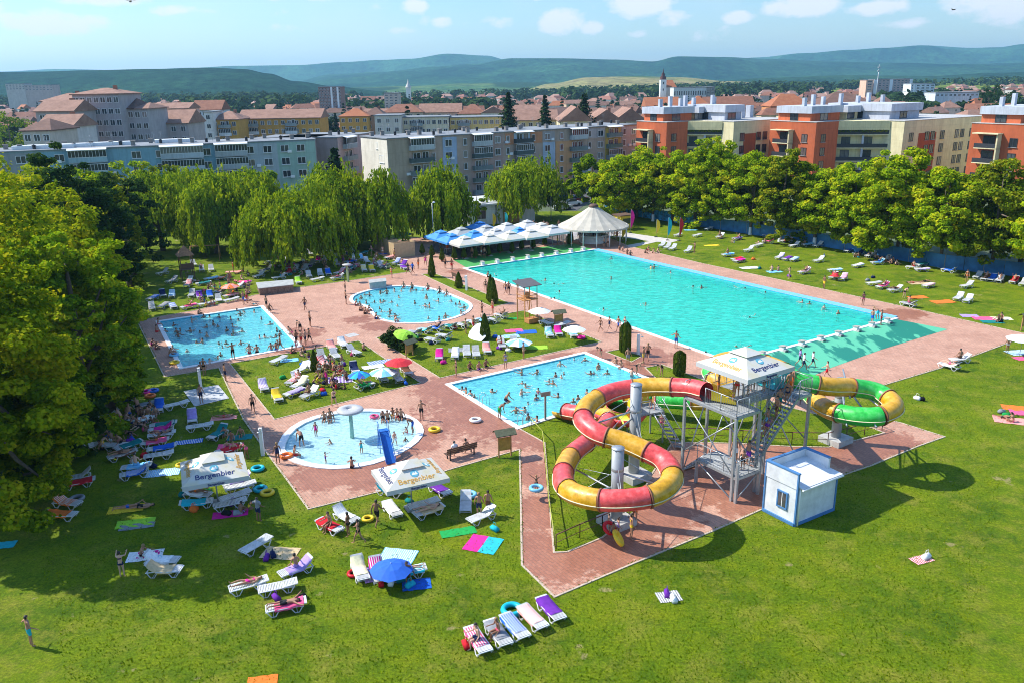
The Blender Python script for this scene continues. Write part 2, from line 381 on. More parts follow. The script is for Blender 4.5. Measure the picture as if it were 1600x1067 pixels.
WET = [(775,640,6.5),(745,610,4),(800,650,4),(840,680,3),(850,740,2.5),(845,800,2.5),(840,860,2.6),(870,878,2.5),(920,860,3),(960,850,3.5),(1010,800,3.5),(1010,560,3),(1020,585,3),(985,575,2.2),
       (640,690,2.6),(660,680,2),(560,735,2.5),(500,745,2.4),(600,740,3),(450,690,2),(690,612,2.6),(700,600,3),(1150,760,4),(1180,785,3),(1230,690,4),(1090,720,2.6),(1380,690,3),(1340,710,3),
       (470,545,2.6),(480,520,2),(455,520,2),(560,500,1.8),(590,510,2),(880,560,2),(940,555,2),(1400,492,2.6),(1420,490,2.2),(1010,550,2),(760,425,2),(720,425,2)]
M_PAVE = paver_mat('brick_pavers', wet=WET)
M_KERB = mat('kerb_concrete', (.50,.40,.30), .85, .2, 6)
M_GROUND = mat('town_ground', (.085,.115,.05), .95, .5, .03)
M_ASPH = mat('asphalt', (.075,.075,.078), .9, .25, .5)
M_PALE = mat('pale_slabs', (.52,.48,.42), .9, .15, 1.5)
M_WHITE = mat('white_paint', (.78,.79,.78), .5, .06, 3)
M_CONC = mat('weathered_concrete', (.42,.41,.39), .85, .22, 2.5, bump=.2)
M_STEEL = mat('galvanised_steel', (.42,.45,.47), .42, .12, 5, metal=.55)
M_STEELD = mat('dull_grey_steel', (.26,.28,.30), .5, .15, 5, metal=.3)
M_WOOD = mat('pine_wood', (.40,.22,.09), .75, .25, 6)
M_WOODD = mat('brown_stained_wood', (.12,.065,.04), .75, .25, 6)
M_BARK = mat('bark', (.13,.10,.075), .95, .35, 6, bump=.5)
M_DARK = mat('dark_metal', (.03,.03,.035), .5, .2, 5)
def glass_mat():
    m, t, b = nodes('window_glass'); oi = N(t, 'ShaderNodeObjectInfo'); tcn = N(t, 'ShaderNodeTexCoord')
    w = N(t, 'ShaderNodeTexWave', bands_direction='X', ins={'Vector': tcn.outputs['Object'], 'Scale': 1.1, 'Distortion': 2.0, 'Phase Offset': 1.0})
    c = ramp(t, oi.outputs['Random'], [(0, (.02,.026,.032)), (.55, (.035,.045,.055)), (.72, (.10,.11,.11)), (.86, (.30,.28,.25)), (1, (.16,.10,.08))])
    t.links.new(mixc(t, ramp(t, w.outputs['Fac'], [(.3,(0,0,0)),(.6,(.5,.5,.5))]), c, (.03,.035,.04)), b.inputs['Base Color']); b.inputs['Roughness'].default_value = .12; b.inputs['Specular IOR Level'].default_value = .8; return m
M_GLASS = glass_mat()
M_FRAME = mat('window_frame_white', (.70,.70,.68), .5, .05)
# --- pools
PB = P2([(729,420),(928,391),(1395,498),(1142,565)])
PA = P2([(250,503),(407,480),(465,541),(286,574)])
PBB = P2([(705,601),(913,553),(1026,599),(811,666)])
PC = smooth2(P2([(550.6,469),(554,462),(575,455),(605,449),(631,447.5),(663,450),(687.5,456),(712,465.6),(731,474),(734,481),(725,490),(702,499),(669,504.5),(627.5,505),(599,500),(586,492),(581,482),(571,477),(556,474)]), 1)
PD = smooth2(P2([(443,700),(456,674),(484,657),(527,646),(569,642.5),(606,645),(638,655),(652,670),(648,685),(626,702),(588,719),(550,726.5),(512,728),(475,721.5),(452,710)]), 1)
POOLS = [(PB, .95), (PA, .60), (PBB, .58), (PC, .38), (PD, .24)]
LAWN_OUT = P2([(945,330),(1087,354),(1232,376),(1475,420),(1600,434),(1850,472)])+[Vector((110, 15)), Vector((-80, 15)), Vector((-92, 60)), Vector((-92, 150)), Vector((-60, 152)), Vector((-10, 168))]
CIRC = [Vector((15000*math.cos(a*math.pi/12), 15000*math.sin(a*math.pi/12))) for a in range(24)]
sheet('ground', [CIRC], [offs(LAWN_OUT, -.3)], -.06, M_GROUND)
holes = [p for p, d in POOLS]
sheet('lawn', [LAWN_OUT], holes, 0.0, M_LAWN)
PAVE_OUT = P2([(216,503),(258,588),(343,574),(358,606),(382,655),(422,712),(450,749),(483,794),(598,766),(708,731),(813,701),(815,779),(817,882),(867,931),(987,880),(1114,828),(1182,798),(1314,742),
   (1359,727),(1432,697),(1474,682),(1408,661),(1340,647),(1262,638),(1320,619),(1367,605),(1468,575),(1574,536),(1606,523),(1436,485),(1256,446),(1100,413),(984,386),(953,373),(940,366),(920,352),(860,352),(700,372),(640,372),(577,389),
   (601,401),(623,409),(643,425),(541,440),(475,449),(459,451),(398,462),(305,486),(252,495)])
I1 = P2([(360,568),(560,533),(656,598),(429.5,654.5)])
I2 = P2([(588,528),(818,486),(939,534),(688,590)])
I3 = P2([(659,429),(680,428),(795,474),(770,480.5)])
I4 = P2([(948,550),(969,546),(1002,556.5),(987,565)])
L1 = P2([(811,668.5),(852,691),(857,755),(867,862),(886,861),(940,839),(992,797),(1014,745),(1050,690),(1150,692),(1237,697),(1294,698),(1380,676),(1350,663),(1294,652),(1232,636),(1160,612),(1092,591),(1034,570),(1009,574.5),(1032,597)])
ISL = [I1, I2, I3, I4, L1]
sheet('brick_paving', [PAVE_OUT], holes+ISL, .012, M_PAVE)
# pale slab path from the tent over the lawn
sheet('slab_path', [P2([(958,372),(966,367),(978,364),(1063,376),(1050,379),(1026,378.5),(985,388),(978,384),(1015,377.5),(968,370.5)])], [], .018, M_PALE)
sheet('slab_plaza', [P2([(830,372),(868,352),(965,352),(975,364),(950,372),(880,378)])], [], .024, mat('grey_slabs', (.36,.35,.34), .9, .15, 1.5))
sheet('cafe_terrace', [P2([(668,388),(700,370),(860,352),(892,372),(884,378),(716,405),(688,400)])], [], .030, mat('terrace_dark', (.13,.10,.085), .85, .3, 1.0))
sheet('shower_slab', [P2([(287,611),(341,601),(358,622),(304,635)])], [], .030, mat('shower_concrete', (.46,.47,.48), .8, .12, 1.5))
sheet('drain_cover', [P2([(537,524),(553,520.5),(562,524),(545,528)])], [], .022, M_CONC)
sheet('deck_green_far', [P2([(708,406.5),(800,392),(897,381),(928,390.5),(731,420)])], [], .022, rubber_mat('green_rubber', (.075,.34,.085), (.05,.29,.07), .6))
sheet('deck_green_near', [P2([(1396,498.5),(1481,515),(1378,546),(1300,574),(1240,600),(1142,565.5)])], [], .022, rubber_mat('teal_rubber', (.10,.46,.27), (.012,.20,.135), .50))
def ribbon(mb, poly, w, h, closed=True, z0=0.0):
    q = offs(poly, w) if closed else None
    n = len(poly); vs = [(p.x, p.y, z0+h) for p in poly]+[(p.x, p.y, z0+h) for p in q]+[(p.x, p.y, z0-.02) for p in poly]+[(p.x, p.y, z0-.02) for p in q]
    fs = []
    for i in range(n):
        j = (i+1) % n; fs += [(i, j, n+j, n+i), (2*n+i, 2*n+j, j, i), (n+i, n+j, 3*n+j, 3*n+i)]
    mb.add(vs, fs)
kb = MB()
for q in ISL+[PAVE_OUT]: ribbon(kb, q, .11, .045)
kind(kb.build('paving_kerb', M_KERB), 'structure')
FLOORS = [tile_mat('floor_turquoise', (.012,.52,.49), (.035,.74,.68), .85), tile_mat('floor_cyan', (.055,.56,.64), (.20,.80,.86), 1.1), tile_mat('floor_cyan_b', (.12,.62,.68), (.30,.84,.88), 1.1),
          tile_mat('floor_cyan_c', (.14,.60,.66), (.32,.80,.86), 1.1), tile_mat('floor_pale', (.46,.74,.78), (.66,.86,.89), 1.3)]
WALLM = [mat('wall_blue', (.012,.33,.55), .5), mat('wall_cyan', (.05,.50,.62), .5), mat('wall_cyan_b', (.07,.52,.64), .5), mat('wall_pale', (.25,.60,.68), .5), mat('wall_white', (.45,.68,.72), .5)]
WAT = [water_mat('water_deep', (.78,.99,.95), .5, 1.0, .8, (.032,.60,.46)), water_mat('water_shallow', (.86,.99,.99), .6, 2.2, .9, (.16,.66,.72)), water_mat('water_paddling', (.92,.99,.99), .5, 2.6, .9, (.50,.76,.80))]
for i, (poly, d) in enumerate(POOLS):
    b = MB(); n = len(poly)
    b.add([(p.x, p.y, .02) for p in poly]+[(p.x, p.y, -d) for p in poly], [(k, (k+1) % n, n+(k+1) % n, n+k) for k in range(n)], 1)
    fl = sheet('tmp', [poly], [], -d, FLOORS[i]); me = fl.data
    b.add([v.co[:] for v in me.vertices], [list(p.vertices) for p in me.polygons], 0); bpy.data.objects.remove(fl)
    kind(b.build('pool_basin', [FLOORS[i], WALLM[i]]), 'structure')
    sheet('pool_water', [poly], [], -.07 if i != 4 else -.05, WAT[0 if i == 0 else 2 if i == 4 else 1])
    rb = MB(); ribbon(rb, poly, .42 if i < 4 else .55, .05, z0=.025); kind(rb.build('pool_rim', M_WHITE), 'structure')
# overflow channel along the far long side of the swimming pool
a, b_ = PB[1], PB[2]; dv = (b_-a).normalized(); nv = Vector((-dv.y, dv.x)); nv = nv if nv.dot(PB[0]-a) < 0 else -nv
gb = MB(); q = [a-nv*.0, b_-nv*.0, b_+nv*.9, a+nv*.9]
gb.prism([(p.x, p.y) for p in q], .028, .12); kind(gb.build('overflow_channel', mat('channel_blue', (.20,.52,.74), .4)), 'structure')
# starting blocks
def start_block():
    t = thing('starting_block', 'white swimming start block', 'starting block', group='starting blocks of the swimming pool')
    b = MB(); b.prism([(-.28,-.32),(.28,-.32),(.24,.28),(-.24,.28)], 0, .55); p1 = b.build('pedestal', M_WHITE, t)
    b = MB(); b.add([(-.36,-.42,.55),(.36,-.42,.55),(.36,.44,.66),(-.36,.44,.66),(-.36,-.42,.61),(.36,-.42,.61),(.36,.44,.72),(-.36,.44,.72)], [(3,2,1,0),(4,5,6,7),(0,1,5,4),(1,2,6,5),(2,3,7,6),(3,0,4,7)]); p2 = b.build('sloped_top', mat('block_top', (.36,.33,.29), .8), t)
    b = MB(); b.box((0,.52,.22), (.62,.22,.08)); b.box((-.28,.40,.12), (.05,.4,.24)); b.box((.28,.40,.12), (.05,.4,.24)); p3 = b.build('step', M_CONC, t)
    return t, [(p1, []), (p2, []), (p3, [])]
sb, sbk = start_block()
def to_pool(i0, i1):  # yaw so that the step (+Y) points away from the water
    e = PB[i1]-PB[i0]; c = sum(PB, Vector((0, 0)))/4; n_ = Vector((-e.y, e.x)).normalized()
    if n_.dot(PB[i0]-c) < 0: n_ = -n_
    return n_, math.atan2(n_.y, n_.x)-math.pi/2
for pts, (i0, i1), pl in (([(749,413),(773,410),(797,406.5),(820,403),(842,400),(864,396.5),(886,393),(906,390.5)], (0, 1), 'at the far green end of the pool'),
                          ([(1186,555),(1216,546),(1245,538),(1273.5,530),(1302.5,523),(1328,515),(1354,509),(1380,503)], (3, 2), 'at the near teal end of the pool')):
    n_, rz = to_pool(i0, i1); e0 = PB[i0]; ed = (PB[i1]-PB[i0]); 
    for x, y in pts:
        p = at(x, y).to_2d(); s_ = (p-e0).dot(ed)/ed.length_squared; p = e0+ed*s_+n_*.62
        if sb.location.length < .1: r = sb; r.scale = (.78, .78, .78); LAB[-1][2] = pl; r.location = (p.x, p.y, .02); r.rotation_euler.z = rz
        else:
            r, _ = copy_tree(sb, sbk, (p.x, p.y, .02), rz, .78); LAB.append([r, 'white swimming start block', pl])
# ================================================================== trees
def leaf_mat(name, stops, trans=.38, nscale=.35):
    m, t, b = nodes(name); t.nodes.remove(b); tcn = N(t, 'ShaderNodeTexCoord'); ge = N(t, 'ShaderNodeNewGeometry')
    n1 = N(t, 'ShaderNodeTexNoise', ins={'Vector': tcn.outputs['Object'], 'Scale': nscale, 'Detail': 3.0, 'Roughness': .6})
    f = N(t, 'ShaderNodeMath', operation='MULTIPLY_ADD', ins={0: ge.outputs['Random Per Island'], 1: .34, 2: -.17})
    f2 = N(t, 'ShaderNodeMath', operation='ADD', ins={0: n1.outputs['Fac'], 1: f.outputs[0]})
    c = ramp(t, f2.outputs[0], [(p, k) for p, k in stops])
    d = N(t, 'ShaderNodeBsdfDiffuse', ins={'Color': c}); tr = N(t, 'ShaderNodeBsdfTranslucent', ins={'Color': mixc(t, 1.0, c, (1.25,1.15,.5), 'MULTIPLY')})
    x = N(t, 'ShaderNodeMixShader', ins={0: trans}); t.links.new(d.outputs[0], x.inputs[1]); t.links.new(tr.outputs[0], x.inputs[2])
    t.links.new(x.outputs[0], t.nodes['Material Output'].inputs[0]); return m
LM = {
 'yellow': leaf_mat('leaves_yellow_green', [(.30,(0.098,0.167,.006)),(.45,(0.206,0.288,.008)),(.58,(0.348,0.392,.010)),(.72,(0.500,0.450,.016))]),
 'green': leaf_mat('leaves_mid_green', [(.30,(0.064,0.136,.006)),(.5,(0.140,0.235,.006)),(.7,(0.268,0.346,.008))]),
 'lime': leaf_mat('leaves_lime_green', [(.28,(0.083,0.170,.008)),(.43,(0.183,0.302,.010)),(.57,(0.320,0.434,.012)),(.72,(0.485,0.465,.02))]),
 'dark': leaf_mat('leaves_dark_green', [(.30,(.018,.048,.016)),(.5,(.030,.072,.018)),(.7,(.055,.10,.018))]),
 'olive': leaf_mat('leaves_olive', [(.30,(0.087,0.150,.008)),(.5,(0.196,0.265,.010)),(.7,(0.380,0.346,.018))]),
 'row': leaf_mat('leaves_row_trees', [(.28,(0.103,0.194,.008)),(.43,(0.229,0.352,.010)),(.57,(0.389,0.498,.012)),(.72,(0.572,0.523,.02))], .42),
 'willow': leaf_mat('leaves_willow', [(.28,(.09,.165,.010)),(.5,(.19,.285,.012)),(.7,(.36,.43,.016))], .4),
 'conifer': leaf_mat('needles_conifer', [(.3,(.014,.036,.016)),(.5,(.022,.05,.018)),(.7,(.04,.07,.022))], .1),
 'far': leaf_mat('leaves_distant', [(.3,(.020,.046,.018)),(.5,(.035,.07,.022)),(.7,(.06,.095,.026))], .15, .05),
 'thuja': leaf_mat('leaves_thuja', [(.3,(.03,.06,.008)),(.5,(.06,.095,.010)),(.7,(.12,.14,.015))], .1, 1.2),
}
def quads(name, cen, nor, size, aspect=1.0, updir=None, m=None):
    n = len(cen); nor = nor/np.maximum(1e-6, np.linalg.norm(nor, axis=1, keepdims=True))
    ref = RNG.normal(size=(n, 3)) if updir is None else np.broadcast_to(updir, (n, 3)).copy()
    t1 = np.cross(nor, ref); t1 /= np.maximum(1e-6, np.linalg.norm(t1, axis=1, keepdims=True)); t2 = np.cross(nor, t1)
    s = size[:, None] if np.ndim(size) else size
    k1 = t1*s; k2 = t2*s*aspect
    v = np.stack([cen-k1*.6-k2*.5, cen+k1*.55-k2*.6, cen+k1*.7+k2*.45, cen-k1*.35+k2*.7], 1).reshape(-1, 3).astype(np.float32)
    me = bpy.data.meshes.new(name); me.vertices.add(4*n); me.vertices.foreach_set('co', v.ravel())
    me.loops.add(4*n); me.loops.foreach_set('vertex_index', np.arange(4*n, dtype=np.int32))
    me.polygons.add(n); me.polygons.foreach_set('loop_start', np.arange(0, 4*n, 4, dtype=np.int32)); me.polygons.foreach_set('loop_total', np.full(n, 4, np.int32))
    me.materials.append(m); me.update(); me.validate(); return me
def unit(n):
    v = RNG.normal(size=(n, 3)); return v/np.linalg.norm(v, axis=1, keepdims=True)
def broad_mesh(name, R, Hc, nclump, nleaf, leaf, m, low=.0, droop=0):
    """crown from its own centre: radius R, half height Hc"""
    zz = RNG.uniform(-.93, 1, nclump); aa = RNG.uniform(0, 2*math.pi, nclump); rx = (1-abs(zz)**2.1)**.5
    d = np.stack([np.cos(aa)*rx, np.sin(aa)*rx, zz], 1); n = len(d)
    rr = RNG.uniform(.55, .97, n); lump = 1+.16*np.sin(d[:, 0]*3.1+RNG.uniform(0, 6))+.13*np.sin(d[:, 1]*4.3+RNG.uniform(0, 6))
    c = d*(rr*lump)[:, None]*np.array([R, R, Hc]); cr = RNG.uniform(.13, .26, n)*R*(1.15-.35*rr)*(90/max(40, nclump))**.25
    per = np.maximum(8, (nleaf*cr**2/np.sum(cr**2)).astype(int)); idx = np.repeat(np.arange(n), per); k = len(idx)
    u = unit(k); u[:, 2] = u[:, 2]*.8+.12; rad = RNG.uniform(.35, 1, k)**.5
    # ragged twigs reach beyond each clump
    rad *= 1+.35*(RNG.random(k) < .12)*RNG.random(k)
    cen = c[idx]+u*(cr[idx]*rad)[:, None]*np.array([1.1, 1.1, .8])
    nor = u*.7+np.array([0, 0, .55])+RNG.normal(size=(k, 3))*.42
    return quads(name, cen, nor, RNG.uniform(.6, 1.35, k)*leaf, .9, None, m), c
def trunk_mb(h, r, tips, lean=0.0, k=7):
    b = MB(); top = Vector((lean*h, 0, h*.55))
    b.tube([(0,0,-.1),(lean*h*.1,0,h*.12),(lean*h*.4,.05,h*.32),top,(lean*h*1.2,.1,h*.86)], [r*1.25, r, r*.85, r*.6, r*.18], 8)
    for i, tp in enumerate(tips[:k]):
        tp = Vector(tp); s_ = Vector((lean*h*.3, 0, h*(.25+.05*i))); md = (s_+tp)/2+Vector((0, 0, -.04*h))
        b.tube([s_, md, s_+(tp-s_)*.92], [r*.5, r*.3, r*.08], 6)
    return b
def tree(p, h, R, look, label, place='', leaf=.26, n=9000, clumps=70, base=.22, tr=.28, wash=False, grp=None, low=0.0, cat='tree'):
    """p ground point, h full height, R crown radius; base = height of the crown's underside as a share of h"""
    t = thing('broadleaf_tree', label, cat, (p.x, p.y, 0), RNG.uniform(0, 6), grp, place)
    hc = h*(1-base)/2; zc = h*base+hc
    me, c = broad_mesh('crown', R, hc, clumps, n, leaf, LM[look], low)
    cr_ = ob('crown', me, t, (0, 0, zc)); cc = [Vector((x[0], x[1], x[2]+zc)) for x in c[:9]]
    trunk_mb(h, tr, cc, RNG.uniform(-.03, .03)).build('trunk', M_BARK, t)
    if wash: MB().lathe([(tr*1.34, 0), (tr*1.22, .3), (tr*1.08, 1.25), (tr*.9, 1.27)], 10).build('limewashed_base', M_WHITE, t)
    return t
def willow(p, h, R, place, label='weeping willow with drooping yellow-green curtains', n=330, per=58, look='willow'):
    t = thing('weeping_willow', label, 'tree', (p.x, p.y, 0), RNG.uniform(0, 6), 'weeping willows round the pool lawn', place)
    nb = 30; d = unit(nb*4); d = d[d[:, 2] > .02][:nb]; br = RNG.uniform(.55, 1.0, nb); cz = h*.45
    cen, nor, sz = [], [], []
    for j in range(n):
        b = j % nb; q = d[b]*br[b]+RNG.normal(size=3)*.14
        ax = q[:2]*R; z0 = cz+max(.05, q[2])*(h-cz)*1.02
        out = ax/(np.linalg.norm(ax)+1e-6); L = RNG.uniform(.45, .98)*(z0-.6)*(.55+.45*min(1, np.linalg.norm(ax)/R))
        s = np.linspace(0, 1, per)+RNG.uniform(-.01, .01, per); sw = RNG.normal(size=2)*.35
        x = ax[0]+out[0]*(1-np.exp(-s*3))*R*.12+sw[0]*s; y = ax[1]+out[1]*(1-np.exp(-s*3))*R*.12+sw[1]*s; z = z0+.25*np.sin(np.minimum(1, s*6)*math.pi)-s*L
        c = np.stack([x, y, z], 1)+RNG.normal(size=(per, 3))*np.array([.16, .16, .1])
        cen.append(c); nn = np.zeros((per, 3)); nn[:, :2] = out; nor.append(nn+RNG.normal(size=(per, 3))*np.array([.6, .6, .25])+np.array([0, 0, .25])); sz.append(RNG.uniform(.10, .2, per))
    # leafy dome that hides the limbs
    k = n*14; u = unit(k); u[:, 2] = abs(u[:, 2]); w = RNG.uniform(.5, .97, k)[:, None]
    lump = (1+.13*np.sin(u[:, 0]*6+1)*np.cos(u[:, 1]*5))[:, None]
    cen.append(u*w*lump*np.array([R, R, h-cz])+np.array([0, 0, cz])); nor.append(u+RNG.normal(size=(k, 3))*.5); sz.append(RNG.uniform(.12, .22, k))
    cen, nor, sz = np.concatenate(cen), np.concatenate(nor), np.concatenate(sz)
    me = quads('crown', cen, nor, sz, 2.2, np.array([0, 0, 1.0])+0, LM[look]) if False else None
    nn = nor/np.maximum(1e-6, np.linalg.norm(nor, axis=1, keepdims=True)); upv = np.array([0, 0, 1.0])
    me = quads('crown', cen, nn, sz, 2.6, upv, LM[look])
    ob('crown', me, t)
    tips = [Vector((a[0]*R*.6, a[1]*R*.6, cz+a[2]*(h-cz)*.7)) for a in d[:8]]
    trunk_mb(h*.8, .38, tips, RNG.uniform(-.06, .06), 8).build('trunk', M_BARK, t)
    return t
def conifer_mesh(h, R, tiers=19, per=24, leaf=.42):
    cen, nor = [], []
    for i in range(tiers):
        f = i/(tiers-1); z = h*(.10+.90*f); r = R*(1-f)**.85*(1+.12*math.sin(i*2.3))+.12
        for j in range(per):
            a = 2*math.pi*(j+RNG.random())/per; rl = r*RNG.uniform(.72, 1.12); k = max(5, int(18*rl/R+4)); s = np.linspace(.1, 1, k)
            x = np.cos(a)*rl*s; y = np.sin(a)*rl*s; zz = z-.30*rl*s**1.4+.1*rl*s**4
            c = np.stack([x, y, zz], 1)+RNG.normal(size=(k, 3))*.12*R*.35; cen.append(c)
            nor.append(np.tile([np.cos(a)*.35, np.sin(a)*.35, .8], (k, 1))+RNG.normal(size=(k, 3))*.35)
    cen, nor = np.concatenate(cen), np.concatenate(nor)
    return quads('crown', cen, nor, RNG.uniform(.6, 1.3, len(cen))*leaf, 1.0, None, LM['conifer'])
def conifer(p, h, R, place, label='dark spruce with layered branches', grp='spruces', z=0):
    t = thing('spruce', label, 'tree', (p.x, p.y, z), 0, grp, place)
    ob('crown', conifer_mesh(h, R), t); MB().tube([(0,0,-.1),(0,0,h*.5),(0,0,h*.97)], [.028*h, .016*h, .003*h], 7).build('trunk', M_BARK, t)
    return t
def tb(bx, by, ty, rpx, **k):
    """tree from its foot pixel, the row its top reaches and its half width in pixels"""
    g = at(bx, by); h = atY(bx, ty, g.y).z; sc = (g-Vector((0, 0, CAMH))).length/F
    return g, h, rpx*sc
def row(x, by, ty, rpx, look, place, **k):
    g, h, R = tb(x, by, ty, rpx); return tree(g, h, R, look, place=place, **k)
# row of maples along the blue fence, trunks limewashed
RG = 'row of trees along the blue fence'
FR = [(968,345,236,44,'lime'),(1020,346,226,44,'lime'),(1085,354,228,46,'lime'),(1126,359,216,44,'lime'),(1172,367,226,44,'lime'),(1218,378,232,40,'olive'),(1272,384,262,44,'lime'),(1330,392,254,50,'lime'),(1400,405,238,56,'lime'),(1468,418,254,56,'lime'),(1548,427,256,58,'olive'),(1640,446,280,62,'lime')]
for i, (x, by, ty, rp, lk) in enumerate(FR):
    row(x, by, ty, rp*1.08, 'row' if lk == 'lime' else lk, 'in the row before the blue fence', label='tree with yellowing leaves and limewashed trunk', leaf=.21, n=34000 if i > 6 else 26000, clumps=170, base=.05, tr=.24, wash=True, grp=RG)
for x_, y_, t_, l_ in ((995,340,240,'lime'),(1050,348,244,'yellow'),(1105,350,232,'lime'),(1150,356,240,'yellow'),(1245,374,256,'green'),(1300,380,262,'lime'),(1365,390,262,'yellow'),(1432,398,250,'lime'),(1505,412,262,'yellow'),(1592,424,272,'lime')):
    row(x_, y_, t_, 44, l_, 'just behind the blue fence', label='bushy yellow-green tree', leaf=.22, n=16000, clumps=120, base=.04, grp='trees just behind the blue fence')
row(1190, 352, 238, 40, 'yellow', 'behind the fence row', label='yellow-green tree behind the fence', leaf=.28, n=9000, clumps=70, base=.15, grp=RG)
row(925, 335, 236, 40, 'green', 'behind the round tent', label='dark bushy tree beside the beige tent', leaf=.27, n=14000, clumps=80, base=.1, tr=.3)
row(975, 338, 244, 34, 'green', 'between the tent and the lime tree row', label='shady round tree', leaf=.27, n=9000, clumps=60, base=.1)
row(893, 318, 270, 16, 'green', 'by the parked cars', label='small dark tree', leaf=.25, n=2600, clumps=30, base=.1)
row(745, 352, 300, 16, 'green', 'by the white pavilion', label='small bushy tree', leaf=.22, n=2000, clumps=24, base=.1)
# willows
for x, by, ty, rp, pl in ((455,416,300,76,'in the middle of the lounger lawn'),(520,388,258,62,'left of the dark spruce by the apartment block'),(598,385,272,50,'behind the sand coloured cabins'),(690,372,264,52,'behind the tall street lamp'),
                    (826,344,246,56,'behind the white cafe parasols'),(340,396,272,50,'beside the climbing tower'),(395,384,262,54,'behind the lounger lawn'),(255,392,272,58,'at the edge of the dark wood'),(300,360,262,48,'far back in the park')):
    g, h, R = tb(x, by, ty, rp); willow(g, h, R, pl, n=420 if rp > 60 else 300)
# big trees on the left side
for x, by, ty, rp, lk, pl, nn, lab, lf in (
        (0,800,378,140,'yellow','nearest to the camera on the left edge',105000,'huge leafy tree with yellow-green top',.155),
        (40,738,600,62,'dark','between the trunks on the left',15000,'dense dark bush',.15),
        (118,712,590,48,'dark','behind the shaded loungers',12000,'dense dark bush',.15),
        (-45,738,610,46,'green','under the nearest tree',12000,'low leafy tree',.155),
        (175,640,540,44,'green','right under the tall leafy tree',12000,'low green tree',.155),
        (78,752,515,66,'green','low in front of the nearest tree',30000,'bushy green tree',.155),
        (140,668,345,84,'lime','above the shaded sunloungers',60000,'tall leafy tree with yellow tips',.165),
        (20,640,262,120,'yellow','on the left edge behind the nearest tree',40000,'broad tree with golden leaves',.18),
        (120,560,300,82,'yellow','left of the rectangular pool',26000,'golden green tree',.19),
        (-40,520,246,110,'yellow','at the far left edge',16000,'tree with golden crown',.25),
        (140,505,246,70,'dark','rising out of the golden trees',36000,'tall dark green tree',.21),
        (70,470,252,70,'yellow','behind the dark tree',11000,'pale yellow tree',.25),
        (205,452,296,34,'olive','right of the dark tree',9000,'bushy olive green tree',.24),
        (208,430,266,44,'dark','in the dark wood behind the pool',9000,'deep green tree',.25),
        (115,420,262,60,'lime','below the blue apartment block',8000,'lime green tree',.27),
        (20,400,250,70,'yellow','at the left end of the blue apartment block',8000,'yellow tree',.28)):
    row(x, by, ty, rp, lk, pl, label=lab, leaf=lf, n=nn, clumps=260 if nn > 30000 else 170 if nn > 20000 else 110, base=-.02, tr=.42, low=.2, grp='trees on the left side of the park')
for x, by, ty, rp, pl in ((180,365,262,40,'first'),(225,352,250,36,''),(270,348,256,36,''),(320,344,254,34,''),(360,340,262,34,''),(410,338,258,30,''),(145,372,258,36,'')):
    row(x, by, ty, rp, RNG.choice(['green','olive','lime']), 'in front of the blue block', label='bushy green tree', leaf=.30, n=5000, clumps=50, base=.1, grp='trees below the blue block')
for x, by, ty, rp, pl in ((532,368,236,40,'in the gap between the willows'),(796,262,147,30,'behind the grey flats, the tallest of the spruces'),(852,258,152,24,'behind the grey flats right of the tallest spruce'),(912,256,150,36,'behind the flats with wide drooping boughs'),
                    (527,225,178,8,'beside the yellow block'),(540,225,180,7,'beside the yellow block'),(655,222,180,9,'between the yellow blocks'),(687,222,181,8,'before the cream block'),(478,212,184,8,'before the yellow block')):
    g, h, R = tb(x, by, ty, rp); conifer(g, h, R, pl)
for x, by, ty, rp, lk in ((555,228,182,20,'lime'),(585,228,194,14,'green'),(705,222,192,12,'yellow'),(662,228,196,13,'green'),(240,226,197,34,'lime'),(22,250,170,32,'green'),(45,240,208,14,'yellow'),(310,222,180,14,'green'),(820,232,190,16,'olive'),(1560,196,140,22,'dark'),(1510,180,150,18,'dark'),(1585,182,150,18,'dark'),(1540,190,134,12,'dark'),(1440,196,160,16,'dark')):
    row(x, by, ty, rp, lk, 'between the town blocks', label={'lime':'bright green tree','green':'green tree','yellow':'yellow-green tree','olive':'olive tree','dark':'dark tree'}[lk], leaf=.42, n=2600, clumps=36, base=.08, grp='street trees among the blocks')
# clipped thuja shrubs
THU = {}
def thuja(x, y, hm, rm, place, shape='cone', potted=False):
    key = (shape, potted)
    if key not in THU:
        k = 2600; z = RNG.random(k); a = RNG.uniform(0, 2*math.pi, k)
        pr = (np.minimum(1, z*7)*(1-z)**.55*1.12) if shape == 'cone' else np.minimum(1, z*9)*np.minimum(1, (1-z)*7)**.6
        r = pr*(.93+.16*RNG.random(k)); c = np.stack([np.cos(a)*r, np.sin(a)*r, z], 1)
        nor = np.stack([np.cos(a), np.sin(a), np.full(k, .4)], 1)+RNG.normal(size=(k, 3))*.4
        THU[key] = quads('foliage', c, nor, RNG.uniform(.05, .11, k), 1.0, None, LM['thuja'])
    g = at(x, y); t = thing('thuja_shrub', ('potted ' if potted else '')+('slender pointed thuja shrub' if shape == 'cone' else 'clipped columnar thuja shrub'), 'shrub', (g.x, g.y, .2 if potted else 0), 0, 'thuja shrubs between the pools', place)
    f = ob('foliage', THU[key], t, (0, 0, .0)); f.scale = (rm, rm, hm)
    if potted: MB().lathe([(.0,-.2),(.17,-.2),(.21,.1),(.18,.1),(.17,.02),(0,.02)], 12).build('pot', mat('terracotta', (.22,.08,.05), .8), t)
    else: MB().tube([(0,0,-.1),(0,0,hm*.5)], [.05,.02], 6).build('stem', M_BARK, t)
for x, y, h in ((660,398,1.5),(675,402,1.6),(691,409,1.7),(710,406,1.6),(725,405,1.6),(743,404,1.5),(763,401,1.5),(781,396,1.6),(800,396,1.7),(815,391,1.5),(833,389,1.5),(851,384,1.5)):
    thuja(x, y, h, .42, 'beside the cafe terrace', potted=True)
